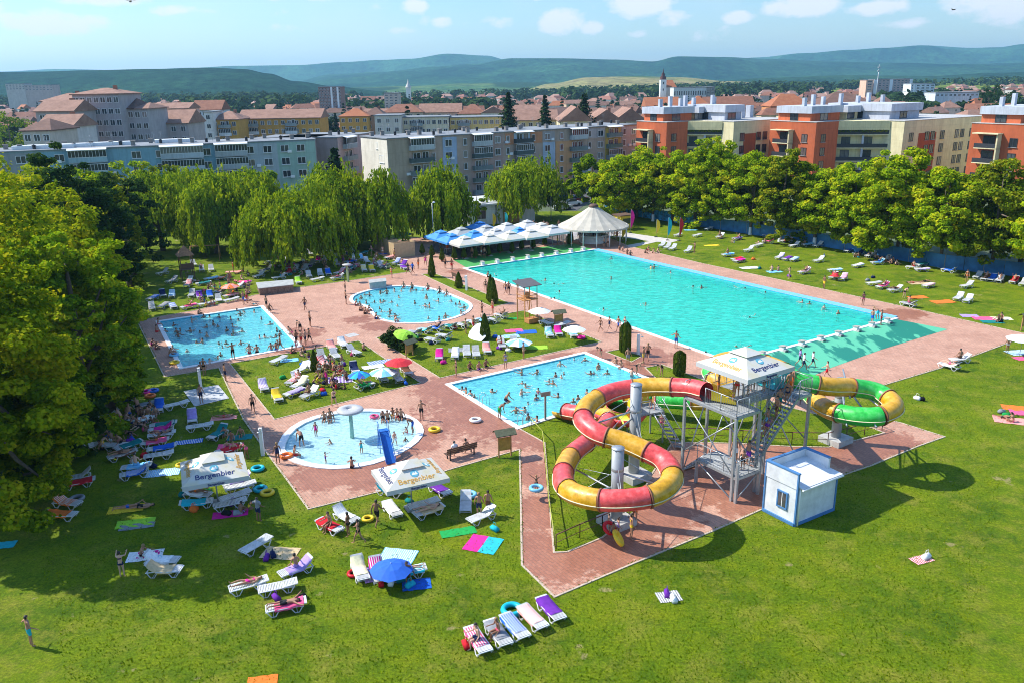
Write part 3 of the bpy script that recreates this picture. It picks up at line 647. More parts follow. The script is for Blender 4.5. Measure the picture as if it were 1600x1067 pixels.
for x, y, h, r, sh, pl in ((675,433,3.1,.5,'cone','at the top of the narrow grass strip'),(717,450,2.0,.5,'cone','beside the dark bench'),(767,472,3.2,.52,'cone','left of a pair'),(771,474,3.0,.55,'cone','right of a pair'),(892,379,2.4,.42,'cone','by the terrace corner'),(889,382,1.9,.42,'cone','by the terrace corner, lower'),(911,379,1.6,.4,'cone','before the beige tent'),
                        (758,530,2.6,.55,'cone','beside the tipped white parasol'),(492,579,2.0,.36,'cone','among the sunbathers of the left island lawn'),(973,550,2.7,.34,'column','left one of a pair on the small grass patch'),(979,554,3.1,.38,'column','right one of a pair on the small grass patch'),(1061,586,2.2,.52,'column','alone on grass between the pools')):
    thuja(x, y, h, r, pl, sh)
g = at(632,545); row(622, 542, 515, 24, 'dark', 'under the lime parasol', label='low spreading juniper bush', leaf=.10, n=4200, clumps=60, base=.0, tr=.05, cat='bush')
row(638, 549, 524, 17, 'dark', 'beside the wooden box on the island lawn', label='low juniper bush', leaf=.10, n=2400, clumps=40, base=.0, tr=.05, cat='bush')
# ================================================================== hills, fields and distant woods
def hill_mat(name, a, b_, field=None, thr=.62):
    m, t, b = nodes(name); tcn = N(t, 'ShaderNodeTexCoord'); g = tcn.outputs['Object']
    n1 = N(t, 'ShaderNodeTexNoise', ins={'Vector': g, 'Scale': .0022, 'Detail': 9.0, 'Roughness': .68}).outputs['Fac']
    n2 = N(t, 'ShaderNodeTexNoise', ins={'Vector': g, 'Scale': .035, 'Detail': 5.0, 'Roughness': .8}).outputs['Fac']
    c = mixc(t, ramp(t, n1, [(.36,(0,0,0)),(.64,(1,1,1))]), a, b_)
    c = mixc(t, 1.0, c, ramp(t, n2, [(.34,(.35,.35,.4)),(.66,(1.7,1.7,1.6))]), 'MULTIPLY')
    if field:
        mp = N(t, 'ShaderNodeMapping', ins={'Vector': g, 'Scale': (1, .35, 1)})
        n3 = N(t, 'ShaderNodeTexNoise', ins={'Vector': mp.outputs[0], 'Scale': .0013, 'Detail': 3.0}).outputs['Fac']
        c = mixc(t, ramp(t, n3, [(thr,(0,0,0)),(thr+.015,(1,1,1))]), c, field)
    t.links.new(c, b.inputs['Base Color']); b.inputs['Roughness'].default_value = 1; b.inputs['Specular IOR Level'].default_value = 0
    bp = N(t, 'ShaderNodeBump', ins={'Strength': 1.0, 'Distance': 9.0, 'Height': n2}); t.links.new(bp.outputs[0], b.inputs['Normal'])
    return m
from mathutils import noise as mnoise
def ridge(name, prof, D, depth, m, amp=.16, back=1500):
    xs = [p[0] for p in prof]; x0, x1 = xs[0], xs[-1]; nx = int((x1-x0)/7); ny = 46; vs = []; fs = []
    for i in range(nx+1):
        px = x0+(x1-x0)*i/nx; j = max(k for k in range(len(prof)) if prof[k][0] <= px+1e-6); j = min(j, len(prof)-2)
        f = (px-prof[j][0])/(prof[j+1][0]-prof[j][0]); f = f*f*(3-2*f); py = prof[j][1]*(1-f)+prof[j+1][1]*f
        tp = atY(px, py, D); top = max(2, tp.z); dx = tp.x/D
        for k in range(ny+1):
            s = k/ny; Y = D-depth+(depth+back)*s; u = (Y-(D-depth))/depth
            X = dx*Y; e = math.sin(min(1, u)*math.pi/2)**1.35 if u <= 1 else max(0, math.cos((u-1)*depth/back*math.pi/2))
            nn = mnoise.fractal(Vector((X*.0011, Y*.0011, D*.01)), .9, 2.1, 5)
            z = top*e*(1+amp*nn*(4*e*(1-min(1, e)) if u <= 1 else .3))+mnoise.noise(Vector((X*.008, Y*.008, 3)))*top*.02*e; z = min(z, CAMH+(top-CAMH)*Y/D)
            vs.append((X, Y, z-2.0))
    for i in range(nx):
        for k in range(ny):
            a = i*(ny+1)+k; fs.append((a, a+ny+1, a+ny+2, a+1))
    b = MB(); b.add(vs, fs, 0, True); return kind(b.build(name, m), 'structure')
HM = hill_mat('forest_far', (.012,.060,.036), (.050,.145,.060))
ridge('hills', [(-500,106),(-200,110),(0,112),(90,108),(200,110),(300,106),(370,103),(460,102),(540,97),(590,94),(640,92),(700,84),(760,87),(800,96),(860,100),(960,104),(1060,96),(1130,96),(1180,90),(1260,83),(1330,78),(1380,75),(1440,71),(1520,75),(1560,74),(1600,69),(1700,66),(1900,78),(2100,90)], 6500, 2300, HM, .9)
ridge('hills', [(440,132),(520,116),(600,112),(680,104),(740,100),(800,91),(870,91),(960,93),(1020,96),(1060,88),(1130,89),(1200,92),(1300,96),(1400,98),(1500,100),(1600,98),(1800,96),(2000,110)], 4600, 1700, hill_mat('forest_mid', (.010,.045,.026), (.036,.105,.045), (.12,.20,.06), .66), .9)
ridge('hills', [(-500,124),(-200,116),(0,112),(60,111),(140,109),(240,107),(330,105),(380,107),(420,114),(460,126),(530,135),(600,142)], 2100, 700, hill_mat('forest_near', (.005,.026,.018), (.020,.060,.028)), .5, 900)
ridge('hills', [(480,142),(560,136),(640,134),(720,130),(800,128),(900,129),(960,130),(1060,137)], 3000, 700, hill_mat('field_green', (.05,.12,.035), (.11,.16,.04), (.025,.06,.02), .5), .3, 900)
ridge('hills', [(740,160),(800,146),(860,130),(920,120),(990,118),(1060,120),(1140,126),(1240,134)], 2300, 1000, hill_mat('field_tan', (.26,.21,.10), (.20,.22,.07), (.07,.12,.035), .56), .25, 900)
ridge('hills', [(1300,132),(1400,130),(1480,127),(1560,124),(1640,122),(1900,122)], 1500, 500, hill_mat('field_lime', (.20,.23,.05), (.13,.20,.04), (.24,.22,.09), .58), .2, 500)
ridge('hills', [(1040,138),(1100,128),(1200,121),(1320,117),(1450,118),(1560,113),(1700,110),(1900,108)], 2600, 800, hill_mat('forest_right', (.010,.040,.022), (.034,.085,.038), (.13,.19,.05), .66), .4, 700)
# woods that read as one mass
def wood(name, n, regions, size, m, zmax):
    cen, nor = [], []
    for (x0, x1, D0, D1, hh, w) in regions:
        k = int(n*w); cx_ = RNG.uniform(x0, x1, k//26+1); cD = RNG.uniform(D0, D1, k//26+1); ch = RNG.uniform(.55, 1.1, k//26+1)*hh
        for a, D, h in zip(cx_, cD, ch):
            p = atY(a, 130, D); u = unit(26); r = h*RNG.uniform(.35, .6); c = np.array([p.x, D, h*.5])+u*np.array([r, r, h*.5])
            cen.append(c); nor.append(u+np.array([0, 0, .4])+RNG.normal(size=(26, 3))*.35)
    cen, nor = np.concatenate(cen), np.concatenate(nor)
    return kind(ob(name, quads(name, cen, nor, RNG.uniform(.7, 1.3, len(cen))*size, 1.0, None, m)), 'stuff')
def distant_roofs(n):
    b = MB()
    for i in range(n):
        D = RNG.uniform(760, 1450); px = RNG.uniform(-20, 1640)
        if 780 < px < 1020 and D > 1000: continue
        p = atY(px, 150, D); w, d, h, r = RNG.uniform(4, 9), RNG.uniform(4, 6), RNG.uniform(4, 8), RNG.uniform(2.5, 4); a = RNG.uniform(-.8, .8); M_ = Matrix.Translation((p.x, D, 0)) @ Matrix.Rotation(a, 4, 'Z')
        b.box((0, 0, h/2), (2*w, 2*d, h), mi=0, M=M_) if False else b.add([M_ @ Vector(v) for v in ((-w,-d,0),(w,-d,0),(w,d,0),(-w,d,0),(-w,-d,h),(w,-d,h),(w,d,h),(-w,d,h))], [(0,1,5,4),(1,2,6,5),(2,3,7,6),(3,0,4,7)], int(RNG.integers(2)))
        b.add([M_ @ Vector(v) for v in ((-w-.4,-d-.4,h),(w+.4,-d-.4,h),(w+.4,d+.4,h),(-w-.4,d+.4,h),(-w*.5,0,h+r),(w*.5,0,h+r))], [(0,1,5,4),(2,3,4,5),(3,0,4),(1,2,5),(3,2,1,0)], 2+int(RNG.integers(2)))
    return kind(b.build('distant_houses', [mat('far_wall_pale', 'd0c6b8'), mat('far_wall_tan', 'b8a48c'), mat('far_roof_red', (.26,.10,.06)), mat('far_roof_faded', (.32,.18,.13))]), 'stuff')
distant_roofs(420)
# grass tufts on the near lawn and along the kerbs
def tufts():
    L = []
    for _ in range(200000):
        if len(L) >= 48000: break
        y = 28+RNG.random()**1.5*52; x = RNG.uniform(-.62, .62)*y*1.05; q = (x, y)
        if inside(q, PAVE_OUT) and not any(inside(q, s_) for s_ in ISL): continue
        L.append(q)
    for poly in ISL+[PAVE_OUT]:
        for i in range(len(poly)):
            a, b = poly[i], poly[(i+1) % len(poly)]; k = int((b-a).length*(16 if min(a.y, b.y) < 90 else 5))
            for s_ in RNG.random(k): p = a.lerp(b, s_); L.append((p.x+RNG.normal()*.05, p.y+RNG.normal()*.05))
    c = np.array(L); n = len(c); c = np.concatenate([c, RNG.uniform(.01, .05, n)[:, None]], 1); nor = RNG.normal(size=(n, 3))*np.array([1, 1, .35])
    return kind(ob('grass_tufts', quads('grass_tufts', c, nor, RNG.uniform(.022, .05, n), 1.5, np.array([0, 0, 1.0]), LM['grass'])), 'stuff')
LM['grass'] = leaf_mat('grass_blades', [(.3,(.08,.15,.002)),(.5,(.13,.21,.003)),(.7,(.22,.27,.008))], .25, .5)
tufts()
wood('woodland', 52000, [(-60,420,1000,1500,17,.22),(380,560,900,1300,15,.08),(540,760,620,800,13,.06),(880,1260,900,1350,17,.20),(1040,1700,1250,1500,18,.22),(600,900,1100,1500,14,.08),(1380,1700,500,800,13,.08),(280,480,700,950,16,.06)], 3.3, LM['far'], 20)
# air
hz = MB(); hz.box((0, 4000, 150-1), (16000, 12000, 302)); hzo = hz.build('haze', None if False else mat('haze_air', (.8,.85,.9)))
hm = nodes('haze_air_volume')[0]; ht = hm.node_tree; ht.nodes.remove(ht.nodes['Principled BSDF'])
pv = N(ht, 'ShaderNodeVolumePrincipled', ins={'Color': (.36,.70,1.0,1), 'Density': 1.1e-4, 'Anisotropy': .25}); ht.links.new(pv.outputs[0], ht.nodes['Material Output'].inputs['Volume'])
hzo.data.materials.clear(); hzo.data.materials.append(hm); hzo['kind'] = 'stuff'
# ================================================================== buildings
MW = {}
def wall(c, rough=.9):
    if c in MW: return MW[c]
    m, t, b = nodes('render_'+c); g = N(t, 'ShaderNodeTexCoord').outputs['Object']; k = lin(c)
    n = N(t, 'ShaderNodeTexNoise', ins={'Vector': g, 'Scale': .35, 'Detail': 6.0, 'Roughness': .7}).outputs['Fac']
    mp = N(t, 'ShaderNodeMapping', ins={'Vector': g, 'Scale': (1.6, 1.6, .12)}); st = N(t, 'ShaderNodeTexNoise', ins={'Vector': mp.outputs[0], 'Scale': 1.0, 'Detail': 5.0, 'Roughness': .7}).outputs['Fac']
    mr = N(t, 'ShaderNodeMapping', ins={'Vector': g, 'Rotation': (math.radians(90), 0, 0)}); br = N(t, 'ShaderNodeTexBrick', offset=0.0, ins={'Vector': mr.outputs[0], 'Color1': (1,1,1,1), 'Color2': (.965,.965,.965,1), 'Mortar': (.74,.73,.72,1), 'Scale': 1.0, 'Mortar Size': .018, 'Brick Width': 3.4, 'Row Height': 2.7})
    c_ = ramp(t, n, [(.3, tuple(x*.86 for x in k)), (.7, tuple(min(1, x*1.12) for x in k))])
    c_ = mixc(t, 1.0, c_, ramp(t, st, [(.36, (.88,.87,.85)), (.56, (1.03,1.03,1.03))]), 'MULTIPLY'); c_ = mixc(t, 1.0, c_, br.outputs['Color'], 'MULTIPLY')
    t.links.new(c_, b.inputs['Base Color']); b.inputs['Roughness'].default_value = rough; b.inputs['Specular IOR Level'].default_value = .25
    MW[c] = m; return m
def tile_roof(name, a, b_):
    m, t, b = nodes(name); tcn = N(t, 'ShaderNodeTexCoord'); g = tcn.outputs['Object']
    n = N(t, 'ShaderNodeTexNoise', ins={'Vector': g, 'Scale': .5, 'Detail': 8.0, 'Roughness': .75}).outputs['Fac']
    w = N(t, 'ShaderNodeTexWave', bands_direction='Z', ins={'Vector': g, 'Scale': 1.4, 'Distortion': .5}).outputs['Fac']
    c = mixc(t, ramp(t, n, [(.35,(0,0,0)),(.65,(1,1,1))]), a, b_); c = mixc(t, .5, c, ramp(t, w, [(.2,(.7,.7,.7)),(.8,(1.15,1.15,1.15))]), 'MULTIPLY')
    t.links.new(c, b.inputs['Base Color']); b.inputs['Roughness'].default_value = .9; return m
ROOFS = {'red': tile_roof('roof_red_tile', (.20,.075,.04), (.30,.13,.075)), 'pink': tile_roof('roof_faded_tile', (.22,.115,.075), (.36,.20,.14)), 'orange': tile_roof('roof_orange_tile', (.32,.095,.035), (.40,.15,.06)),
         'brown': tile_roof('roof_brown_tile', (.12,.06,.042), (.20,.105,.07)), 'flat': mat('roof_bitumen', (.20,.215,.23), .9, .25, .4)}
WM = {}
def window_mesh(w, h, style=0):
    k = (round(w, 2), round(h, 2), style)
    if k not in WM:
        g = MB(); g.box((0, -.03, 0), (w, .06, h)); f = MB(); fw = .09
        for x in ((-w/2, w/2) if w < 1.1 else (-w/2, 0, w/2)): f.box((x, -.06, 0), (fw, .08, h+fw))
        for z in (-h/2, h/2): f.box((0, -.065, z), (w+fw, .09, fw))
        s_ = MB(); s_.box((0, -.12, -h/2-.09), (w+.3, .22, .06))
        WM[k] = (g.mesh('window', M_GLASS), f.mesh('frame', M_FRAME if style == 0 else M_DARK), s_.mesh('sill', M_FRAME if style == 0 else M_CONC))
    return WM[k]
def window(par, x, z, w, h, y=0, rz=0, style=0, sill=True):
    a, f, s_ = window_mesh(w, h, style); o = ob('window', a, par, (x, y, z), rz); ob('frame', f, o)
    if sill: ob('sill', s_, o)
    return o
BMC = {}
def balcony(par, x, z, w, col, glazed=False, dark=False, top=False, y=0, rz=0, d=1.15):
    """z = floor of the balcony"""
    key = (round(w, 1), col, glazed, dark, top)
    if key not in BMC:
        b = MB(); b.box((0, -d/2, 0), (w, d, .14)); fl = b.mesh('balcony', M_CONC)
        b = MB(); b.box((0, -d+.03, .52), (w, .06, .95)); b.box((-w/2+.03, -d/2, .52), (.06, d-.1, .95)); b.box((w/2-.03, -d/2, .52), (.06, d-.1, .95)); pa = b.mesh('parapet', wall(col))
        b = MB()
        if glazed:
            b.box((0, -d+.07, 1.7), (w-.08, .04, 1.3))
        gl = b.mesh('glazing', M_GLASS) if glazed else None
        b = MB()
        if glazed:
            n = max(3, int(w/.6))
            for i in range(n+1): b.box((-w/2+.05+i*(w-.1)/n, -d+.03, 1.7), (.06, .07, 1.35))
            b.box((0, -d+.03, 2.38), (w, .08, .1)); b.box((0, -d+.03, 1.04), (w, .08, .08))
        fr = b.mesh('glazing_bars', M_FRAME) if glazed else None
        aw = None
        if top: b = MB(); b.add([(-w/2-.1, -d-.25, 2.45), (w/2+.1, -d-.25, 2.45), (w/2+.1, 0, 2.75), (-w/2-.1, 0, 2.75), (-w/2-.1, -d-.25, 2.52), (w/2+.1, -d-.25, 2.52), (w/2+.1, 0, 2.82), (-w/2-.1, 0, 2.82)], [(3,2,1,0),(4,5,6,7),(0,1,5,4),(1,2,6,5),(3,0,4,7)]); aw = b.mesh('canopy_roof', M_WHITE)
        BMC[key] = (fl, pa, gl, fr, aw)
    fl, pa, gl, fr, aw = BMC[key]; o = ob('balcony', fl, par, (x, y, z), rz); ob('parapet', pa, o)
    if gl: ob('glazing', gl, o); ob('glazing_bars', fr, o)
    if aw: ob('canopy_roof', aw, o)
    if not glazed: window(par, x-w*.18, z+1.35, w*.3, 1.4, y, rz); window(par, x+w*.2, z+1.15, w*.26, 2.0, y, rz, sill=False)
    return o
class Fac:
    """a facade plane through two roof-edge pixels at height z"""
    def __init__(s, a, b, z): s.A = at(*a, z); s.B = at(*b, z); s.z = z; s.setup()
    def setup(s):
        s.d = (s.B-s.A).to_2d(); s.L = s.d.length; s.d.normalize(); s.rz = math.atan2(s.d.y, s.d.x); s.n = Vector((s.d.y, -s.d.x))
    def x(s, px, py):
        """distance along the facade of the point seen at this pixel, and its height"""
        r = FW+RT2*((px-800)/F)+UP2*((533.5-py)/F); t = s.A.to_2d().dot(s.n)/r.to_2d().dot(s.n); P = r*t
        return (P.to_2d()-s.A.to_2d()).dot(s.d), P.z+CAMH
def block(a, b, z, depth, label, place, wcol, roofm='flat', group=None, cat='apartment block', parapet=.5):
    f = Fac(a, b, z); t = thing('apartment_block', label, cat, (f.A.x, f.A.y, 0), f.rz, group, place)
    m = MB(); m.box((f.L/2, depth/2, z/2), (f.L, depth, z)); m.build('wall', wall(wcol), t)
    m = MB(); m.box((f.L/2, depth/2, z+.10), (f.L+.5, depth+.5, .2)); r = m.build('roof', ROOFS[roofm], t)
    return f, t, r
def panel(f, t, x0, x1, z0, z1, col):
    m = MB(); m.box(((x0+x1)/2, -.03, (z0+z1)/2), (x1-x0, .06, z1-z0)); return m.build('facade_panel', wall(col), t)
def roof_bits(f, t, r, n, depth, z):
    for i in range(n):
        x = (i+.5+RNG.uniform(-.3, .3))*f.L/n; y = RNG.uniform(.15, .8)*depth; m = MB()
        if i % 3 == 2: m.lathe([(.3,0),(.3,.7),(.45,.72),(.0,.95)], 8, (x, y, z+.2)); m.build('vent', M_DARK, r)
        else: m.box((x, y, z+.65), (.8, .6, .9)); m.box((x, y, z+1.15), (1.0, .8, .1)); m.build('chimney', wall('8a8580'), r)
def clutter(f, t, r, Z, n, depth):
    for i in range(n):
        x = RNG.uniform(1, f.L-1); k = int(RNG.integers(0, 4)); MB().box((x, -.28, Z-2.2-k*2.7), (.85, .34, .55)).build('air_conditioner', M_WHITE, t)
    for i in range(n//2):
        x = RNG.uniform(1, f.L-1); y = RNG.uniform(2, depth-2); m = MB(); m.tube([(x,y,Z+.2),(x,y,Z+2.6)], .03, 4); [m.box((x,y,Z+1.8+.3*q),(1.0,.03,.03)) for q in range(3)]; m.build('roof_aerial', M_STEELD, r)
GB = 'long apartment row behind the park'
Z5 = 13.5; FH = 2.7
# pale blue block
f, t, r = block((-90,242.5), (492,219), Z5, 12, 'long pale blue five-storey apartment block with patchy facade', 'behind the trees on the left', '94aab0', group=GB)
x62, _ = f.x(62, 236); x348, _ = f.x(348, 227); x432, _ = f.x(432, 222); x372, _ = f.x(372, 226)
panel(f, t, .02, x62, .2, Z5-.3, '9a9c9c'); panel(f, t, x62, x348, .2, Z5-.3, '86acb8'); panel(f, t, x348, x432, .2, Z5-.3, 'a9b2b3'); panel(f, t, x432, f.L-.05, .2, Z5-.3, '9ab5a8')
for px in (91, 212, 250, 322, 390, 418, 445, 470, 30, -20):
    x, _ = f.x(px, 236)
    for k in range(3): window(t, x, Z5-1.55-k*FH, 1.7, 1.4, -.06)
for px, w, c, gl in ((136,7,'9ab4bb',True),(284,8.4,'b4bcbe',True),(361,6.6,'a8adab',True)):
    x, _ = f.x(px, 236)
    for k in range(3): balcony(t, x, Z5-FH*(k+1)+.1, w, c, gl, top=(k == 0), y=-.06)
roof_bits(f, t, r, 26, 12, Z5); clutter(f, t, r, Z5, 14, 12)
m = MB(); 
for px, w in ((170, 9), (64, 11), (275, 8), (90, 12)): x, _ = f.x(px, 232); m.box((x, 6+RNG.uniform(-2, 3), Z5+.55), (w, 2.2, .7))
m.build('roof_shed', M_WHITE, r)
# grey-white steps beside it
f, t, r = block((490,216.5), (518,211.5), Z5, 14, 'narrow pale grey apartment section', 'between the blue block and the balcony section', 'b9b3b2', group=GB)
for k in range(4):
    x, _ = f.x(506, 222); window(t, x, Z5-1.6-k*FH, 1.6, 1.4)
f, t, r = block((527,216), (579,208.5), Z5, 15, 'pinkish apartment section with stacked enclosed balconies', 'left of the blank beige wall', 'b8a4a0', group=GB)
x, _ = f.x(543, 220)
for k in range(4): balcony(t, x, Z5-FH*(k+1)+.1, 5.4, '8f9a98' if k % 2 else '9aa6a8', k < 1, top=(k == 0))
panel(f, t, .05, f.L-.05, .2, Z5-FH*3.3, 'c49a6a')
x, _ = f.x(566, 220)
for k in range(4): window(t, x, Z5-1.6-k*FH, 1.5, 1.35)
roof_bits(f, t, r, 5, 14, Z5)
# long beige block
f, t, r = block((605,218), (995,195.5), Z5+.3, 13, 'long beige and peach apartment block with balconies and patchwork insulation', 'behind the willows and the tent', 'b59e8c', group=GB)
Z = Z5+.3
def col(px, fn):
    x, _ = f.x(px, 215)
    for k in range(5): fn(x, k, Z-FH*k)
panel(f, t, .02, f.x(638,216)[0], .2, Z-.3, 'ab9a86'); panel(f, t, f.x(691,213)[0], f.x(713,212)[0], .2, Z-.3, 'a3b3c8')
panel(f, t, f.x(735,210)[0], f.x(786,208)[0], .2, Z-.3, 'b5988a'); panel(f, t, f.x(789,208)[0], f.x(802,207)[0], Z-FH*1.05, Z-.3, 'c98a62'); panel(f, t, f.x(829,206)[0], f.x(847,205)[0], Z-FH*1.05, Z-.3, 'cb8c62')
panel(f, t, f.x(803,207)[0], f.x(828,206)[0], Z-FH*.95, Z-.3, 'b4c6d4'); panel(f, t, f.x(848,205)[0], f.x(867,204)[0], .2, Z-FH*1.05, 'a9b9c9'); panel(f, t, f.x(848,205)[0], f.x(867,204)[0], Z-FH, Z-.3, 'a8a09c')
panel(f, t, f.x(868,204)[0], f.x(896,202)[0], .2, Z-FH*1.05, 'cf9c70'); panel(f, t, f.x(897,202)[0], f.x(945,200)[0], Z-FH*.98, Z-.3, 'b3a7a3'); panel(f, t, f.x(946,200)[0], f.x(970,198)[0], .2, Z-.3, 'bfa24e')
panel(f, t, f.x(971,198)[0], f.L-.05, .2, Z-.3, 'b0a39c')
for px, w in ((676,.9),(700,1.7),(726,.9),(777,1.5),(793,.9),(833,.9),(855,1.5),(877,.9),(921,.9),(938,1.7),(975,.9),(989,1.3)):
    col(px, lambda x, k, z: window(t, x, z-1.55, w, 1.4, -.06))
pal = ['8f9794','4b4f4c','54605c','76807c','6f7a6c']
for px, w, gl in ((656,5.8,(1,0,0,1,0)),(751,5.0,(1,1,0,0,0)),(816,5.0,(0,1,1,0,0)),(902,5.0,(1,0,0,0,0)),(958,4.6,(0,0,1,0,0))):
    col(px, lambda x, k, z: balcony(t, x, z-FH+.1, w, 'b5bab8' if gl[k] and k == 0 else pal[(k+int(px)) % 5], bool(gl[k]), top=(k == 0), y=-.06))
roof_bits(f, t, r, 30, 13, Z); clutter(f, t, r, Z, 18, 13)
# side wall projecting in front of the beige block
A = f.A.to_2d(); nrm = f.n
window(t, 0, Z-1.6, .7, 1.3, 5, -math.pi/2); window(t, 0, Z-1.6-FH, 2.2, 1.5, 3, -math.pi/2); window(t, 0, Z-1.6-2*FH, .7, 1.3, 5, -math.pi/2)
m = MB(); m.box((-.04, 6.5, Z/2), (.08, 12.9, Z-.4)); m.build('gable_panel', wall('e0d6c4'), t)
# ------------------------------------------------------------ the orange and cream flats on the right
def modern(corner, lpx, dpx, cream, farpx, label, place, H=15.0):
    C = at(*corner, H); a = math.radians(32); ux = Vector((math.cos(a), math.sin(a))); uy = Vector((-ux.y, ux.x)); c2 = C.to_2d()
    def hit(px, o, d):   # distance along o+d*s seen in column px (at roof height)
        lo, hi = 0, 90
        for _ in range(40):
            m_ = (lo+hi)/2; q = o+d*m_; v = pj((q.x, q.y, H))[0]
            if (v < px) == (d.dot(ux) > .5): lo = m_
            else: hi = m_
        return (lo+hi)/2
    t = thing('apartment_building', label, 'apartment building', (C.x, C.y, 0), a, 'orange and cream flats beyond the fence', place)
    Ll = hit(lpx, c2, uy); L1 = hit(dpx, c2, ux)
    if cream:
        cc = at(*cream, H).to_2d()-c2; cx_, cy_ = cc.dot(ux), cc.dot(uy); L3 = hit(farpx, c2+ux*cx_+uy*cy_, ux)
    else: cx_, cy_, L3 = L1+9, -8, 30
    og, cr_, yl, wh = wall('cc6c46'), wall('dccfa6'), wall('e0d2a2'), wall('b9bec8')
    m = MB(); m.box((L1/2, Ll/2, H/2), (L1, Ll, H)); m.build('orange_wing', og, t)
    m = MB(); m.box((L1/2, Ll/2, H+.06), (L1+.2, Ll+.2, .12)); m.build('coping', M_CONC, t)
    p0, p1 = Vector((L1+.01, .4)), Vector((cx_-.01, cy_+3.6)); dd = (p1-p0); w = dd.length; dd.normalize(); bk = Vector((-dd.y, dd.x)); i0, i1 = p0+bk*2.2, p1+bk*2.2; i0.x, i1.x = L1+.01, cx_-.01; ra = math.atan2(dd.y, dd.x)
    m = MB(); m.prism([tuple(i0), tuple(i1), (cx_-.01, Ll-1), (L1+.01, Ll-1)], 0, H); m.build('middle_wing', yl, t)
    D = Ll-cy_-1; m = MB(); m.box((cx_+L3/2, cy_+D/2, H/2), (L3, D, H)); m.build('cream_wing', cr_, t)
    m = MB(); m.box((cx_+L3/2, cy_+D/2, H+.06), (L3+.2, D+.2, .12)); m.build('coping', M_CONC, t)
    for k in range(5):
        z = H-3.1-k*3.0; m = MB(); m.prism([tuple(p0), tuple(p1), tuple(i1), tuple(i0)], z-.11, z+.11); b = m.build('balcony', cr_, t)
        q = (p0+p1)/2+bk*.06; m = MB(); m.box((q.x, q.y, z+.55), (w-.06, .08, .85), ra); m.build('railing', M_DARK, b)
        if k < 4:
            q = p0+dd*w*.52+bk*.3; m = MB(); m.box((q.x, q.y, z+1.5), (.45, .4, 2.75), ra); m.build('post', wh, b)
            k0 = 1100; e = RNG.uniform(.4, w-.4, k0); g_ = RNG.uniform(-.25, .25, k0); c = np.stack([p0.x+dd.x*e+bk.x*g_, p0.y+dd.y*e+bk.y*g_, z+RNG.uniform(.6, 1.3, k0)], 1)
            if k == 0: ob('flower_boxes', quads('flower_boxes', c, RNG.normal(size=(k0, 3)), RNG.uniform(.06, .14, k0), 1, None, LM['olive']), b)
        for q_ in (.3, .72): q = i0.lerp(i1, q_); window(t, q.x, z+1.5, 1.9, 1.9, q.y-.02, ra, 1, False)
    m = MB(); m.prism([tuple(p0-bk*.25), tuple(p1-bk*.25), tuple(i1), tuple(i0)], H-2.0, H+.02); m.build('parapet_band', yl, t)
    # windows on the two long faces
    for k in range(4):
        z = H-3.6-k*3.0
        window(t, L1*.35, z, 1.5, 1.7, 0, 0, 1)
        window(t, 0, z, 1.5, 1.7, 3.0, -math.pi/2, 1)
        n = max(3, int(L3/6.0))
        for i in range(n):
            x = cx_+3.0+i*(L3-4)/n
            window(t, x, z, 1.4, 1.8, cy_-(.06 if 1 <= i <= 2 else 0), 0, 1)
            if i % 2: window(t, x+2.2, z, 1.4, 1.8, cy_-(.06 if 1 <= i <= 2 else 0), 0, 1)
    m = MB(); m.box((cx_+L3*.27, cy_-.03, (H-3)/2+.1), (L3*.2, .06, H-3)); m.build('rust_panel', wall('a85636'), t)
    # corner loggia on the sunlit face
    for k in range(4):
        z = H-4.9-k*3.0; y = Ll*.66; m = MB(); m.box((-.75, y, z), (1.5, 4.6, .2)); b = m.build('balcony', cr_, t)
        m = MB(); m.box((-1.46, y, z+.55), (.06, 4.5, .9)); m.build('railing', M_DARK, b)
        m = MB(); m.box((-.75, y-2.35, z+1.5), (1.5, .3, 3.2)); m.build('side_screen', cr_, b)
        window(t, 0, z+1.4, 2.4, 2.1, y, -math.pi/2, 1, False)
    m = MB(); m.box((-.95, Ll*.66, H-1.9), (2.1, 5.4, .2)); m.build('loggia_roof', cr_, t)
    # penthouses, set back
    for i, (x0, x1, y0, y1, h) in enumerate(((1.5, L1+4, 3.0, Ll-1, 3.3), (L1+6, cx_+2, 2.6, Ll-.6, 3.1), (cx_+3, cx_+L3*.42, cy_+6, Ll-2, 3.5))):
        m = MB(); m.box(((x0+x1)/2, (y0+y1)/2, H+h*.28), (x1-x0, y1-y0, h*.56)); p = m.build('penthouse', og if i == 0 else yl if i == 1 else wh, t)
        m = MB(); m.box(((x0+x1)/2-.15, (y0+y1)/2-.25, H+h*.8), (x1-x0+.9, y1-y0+.9, h*.48)); m.build('roof_band', wh, p)
        window(t, (x0+x1)/2-.5, H+1.0, 2.6, 1.5, y0, 0, 1, False); window(t, x0, H+1.0, 2.2, 1.5, (y0+y1)/2, -math.pi/2, 1, False)
    for i in range(7):
        x = 2+i*(cx_+L3*.6)/7; m = MB(); m.box((x, Ll*.55+RNG.uniform(-2, 2), H+3.6+.6), (.9, .7, 3.4 if i % 2 else 2.2)); m.build('chimney', wh, t)
    for i in range(4):
        x = cx_+L3*.45+i*3; m = MB(); m.box((x, cy_+D*.6, H+1.6), (1.2, 1.5, 3.0)); m.build('stair_tower', wh, t)
modern((1042,192), 995, 1075, (1147,191), 1240, 'orange and cream stepped flats behind the treetops', 'nearest to the beige block')
modern((1276,192), 1204, 1311, (1414,190), 1546, 'orange and cream flats with flowered loggias and white penthouses', 'in the middle of the three')
modern((1612,196), 1519, 1660, None, 1900, 'orange flats with corner loggia', 'cut by the right edge of the photo')
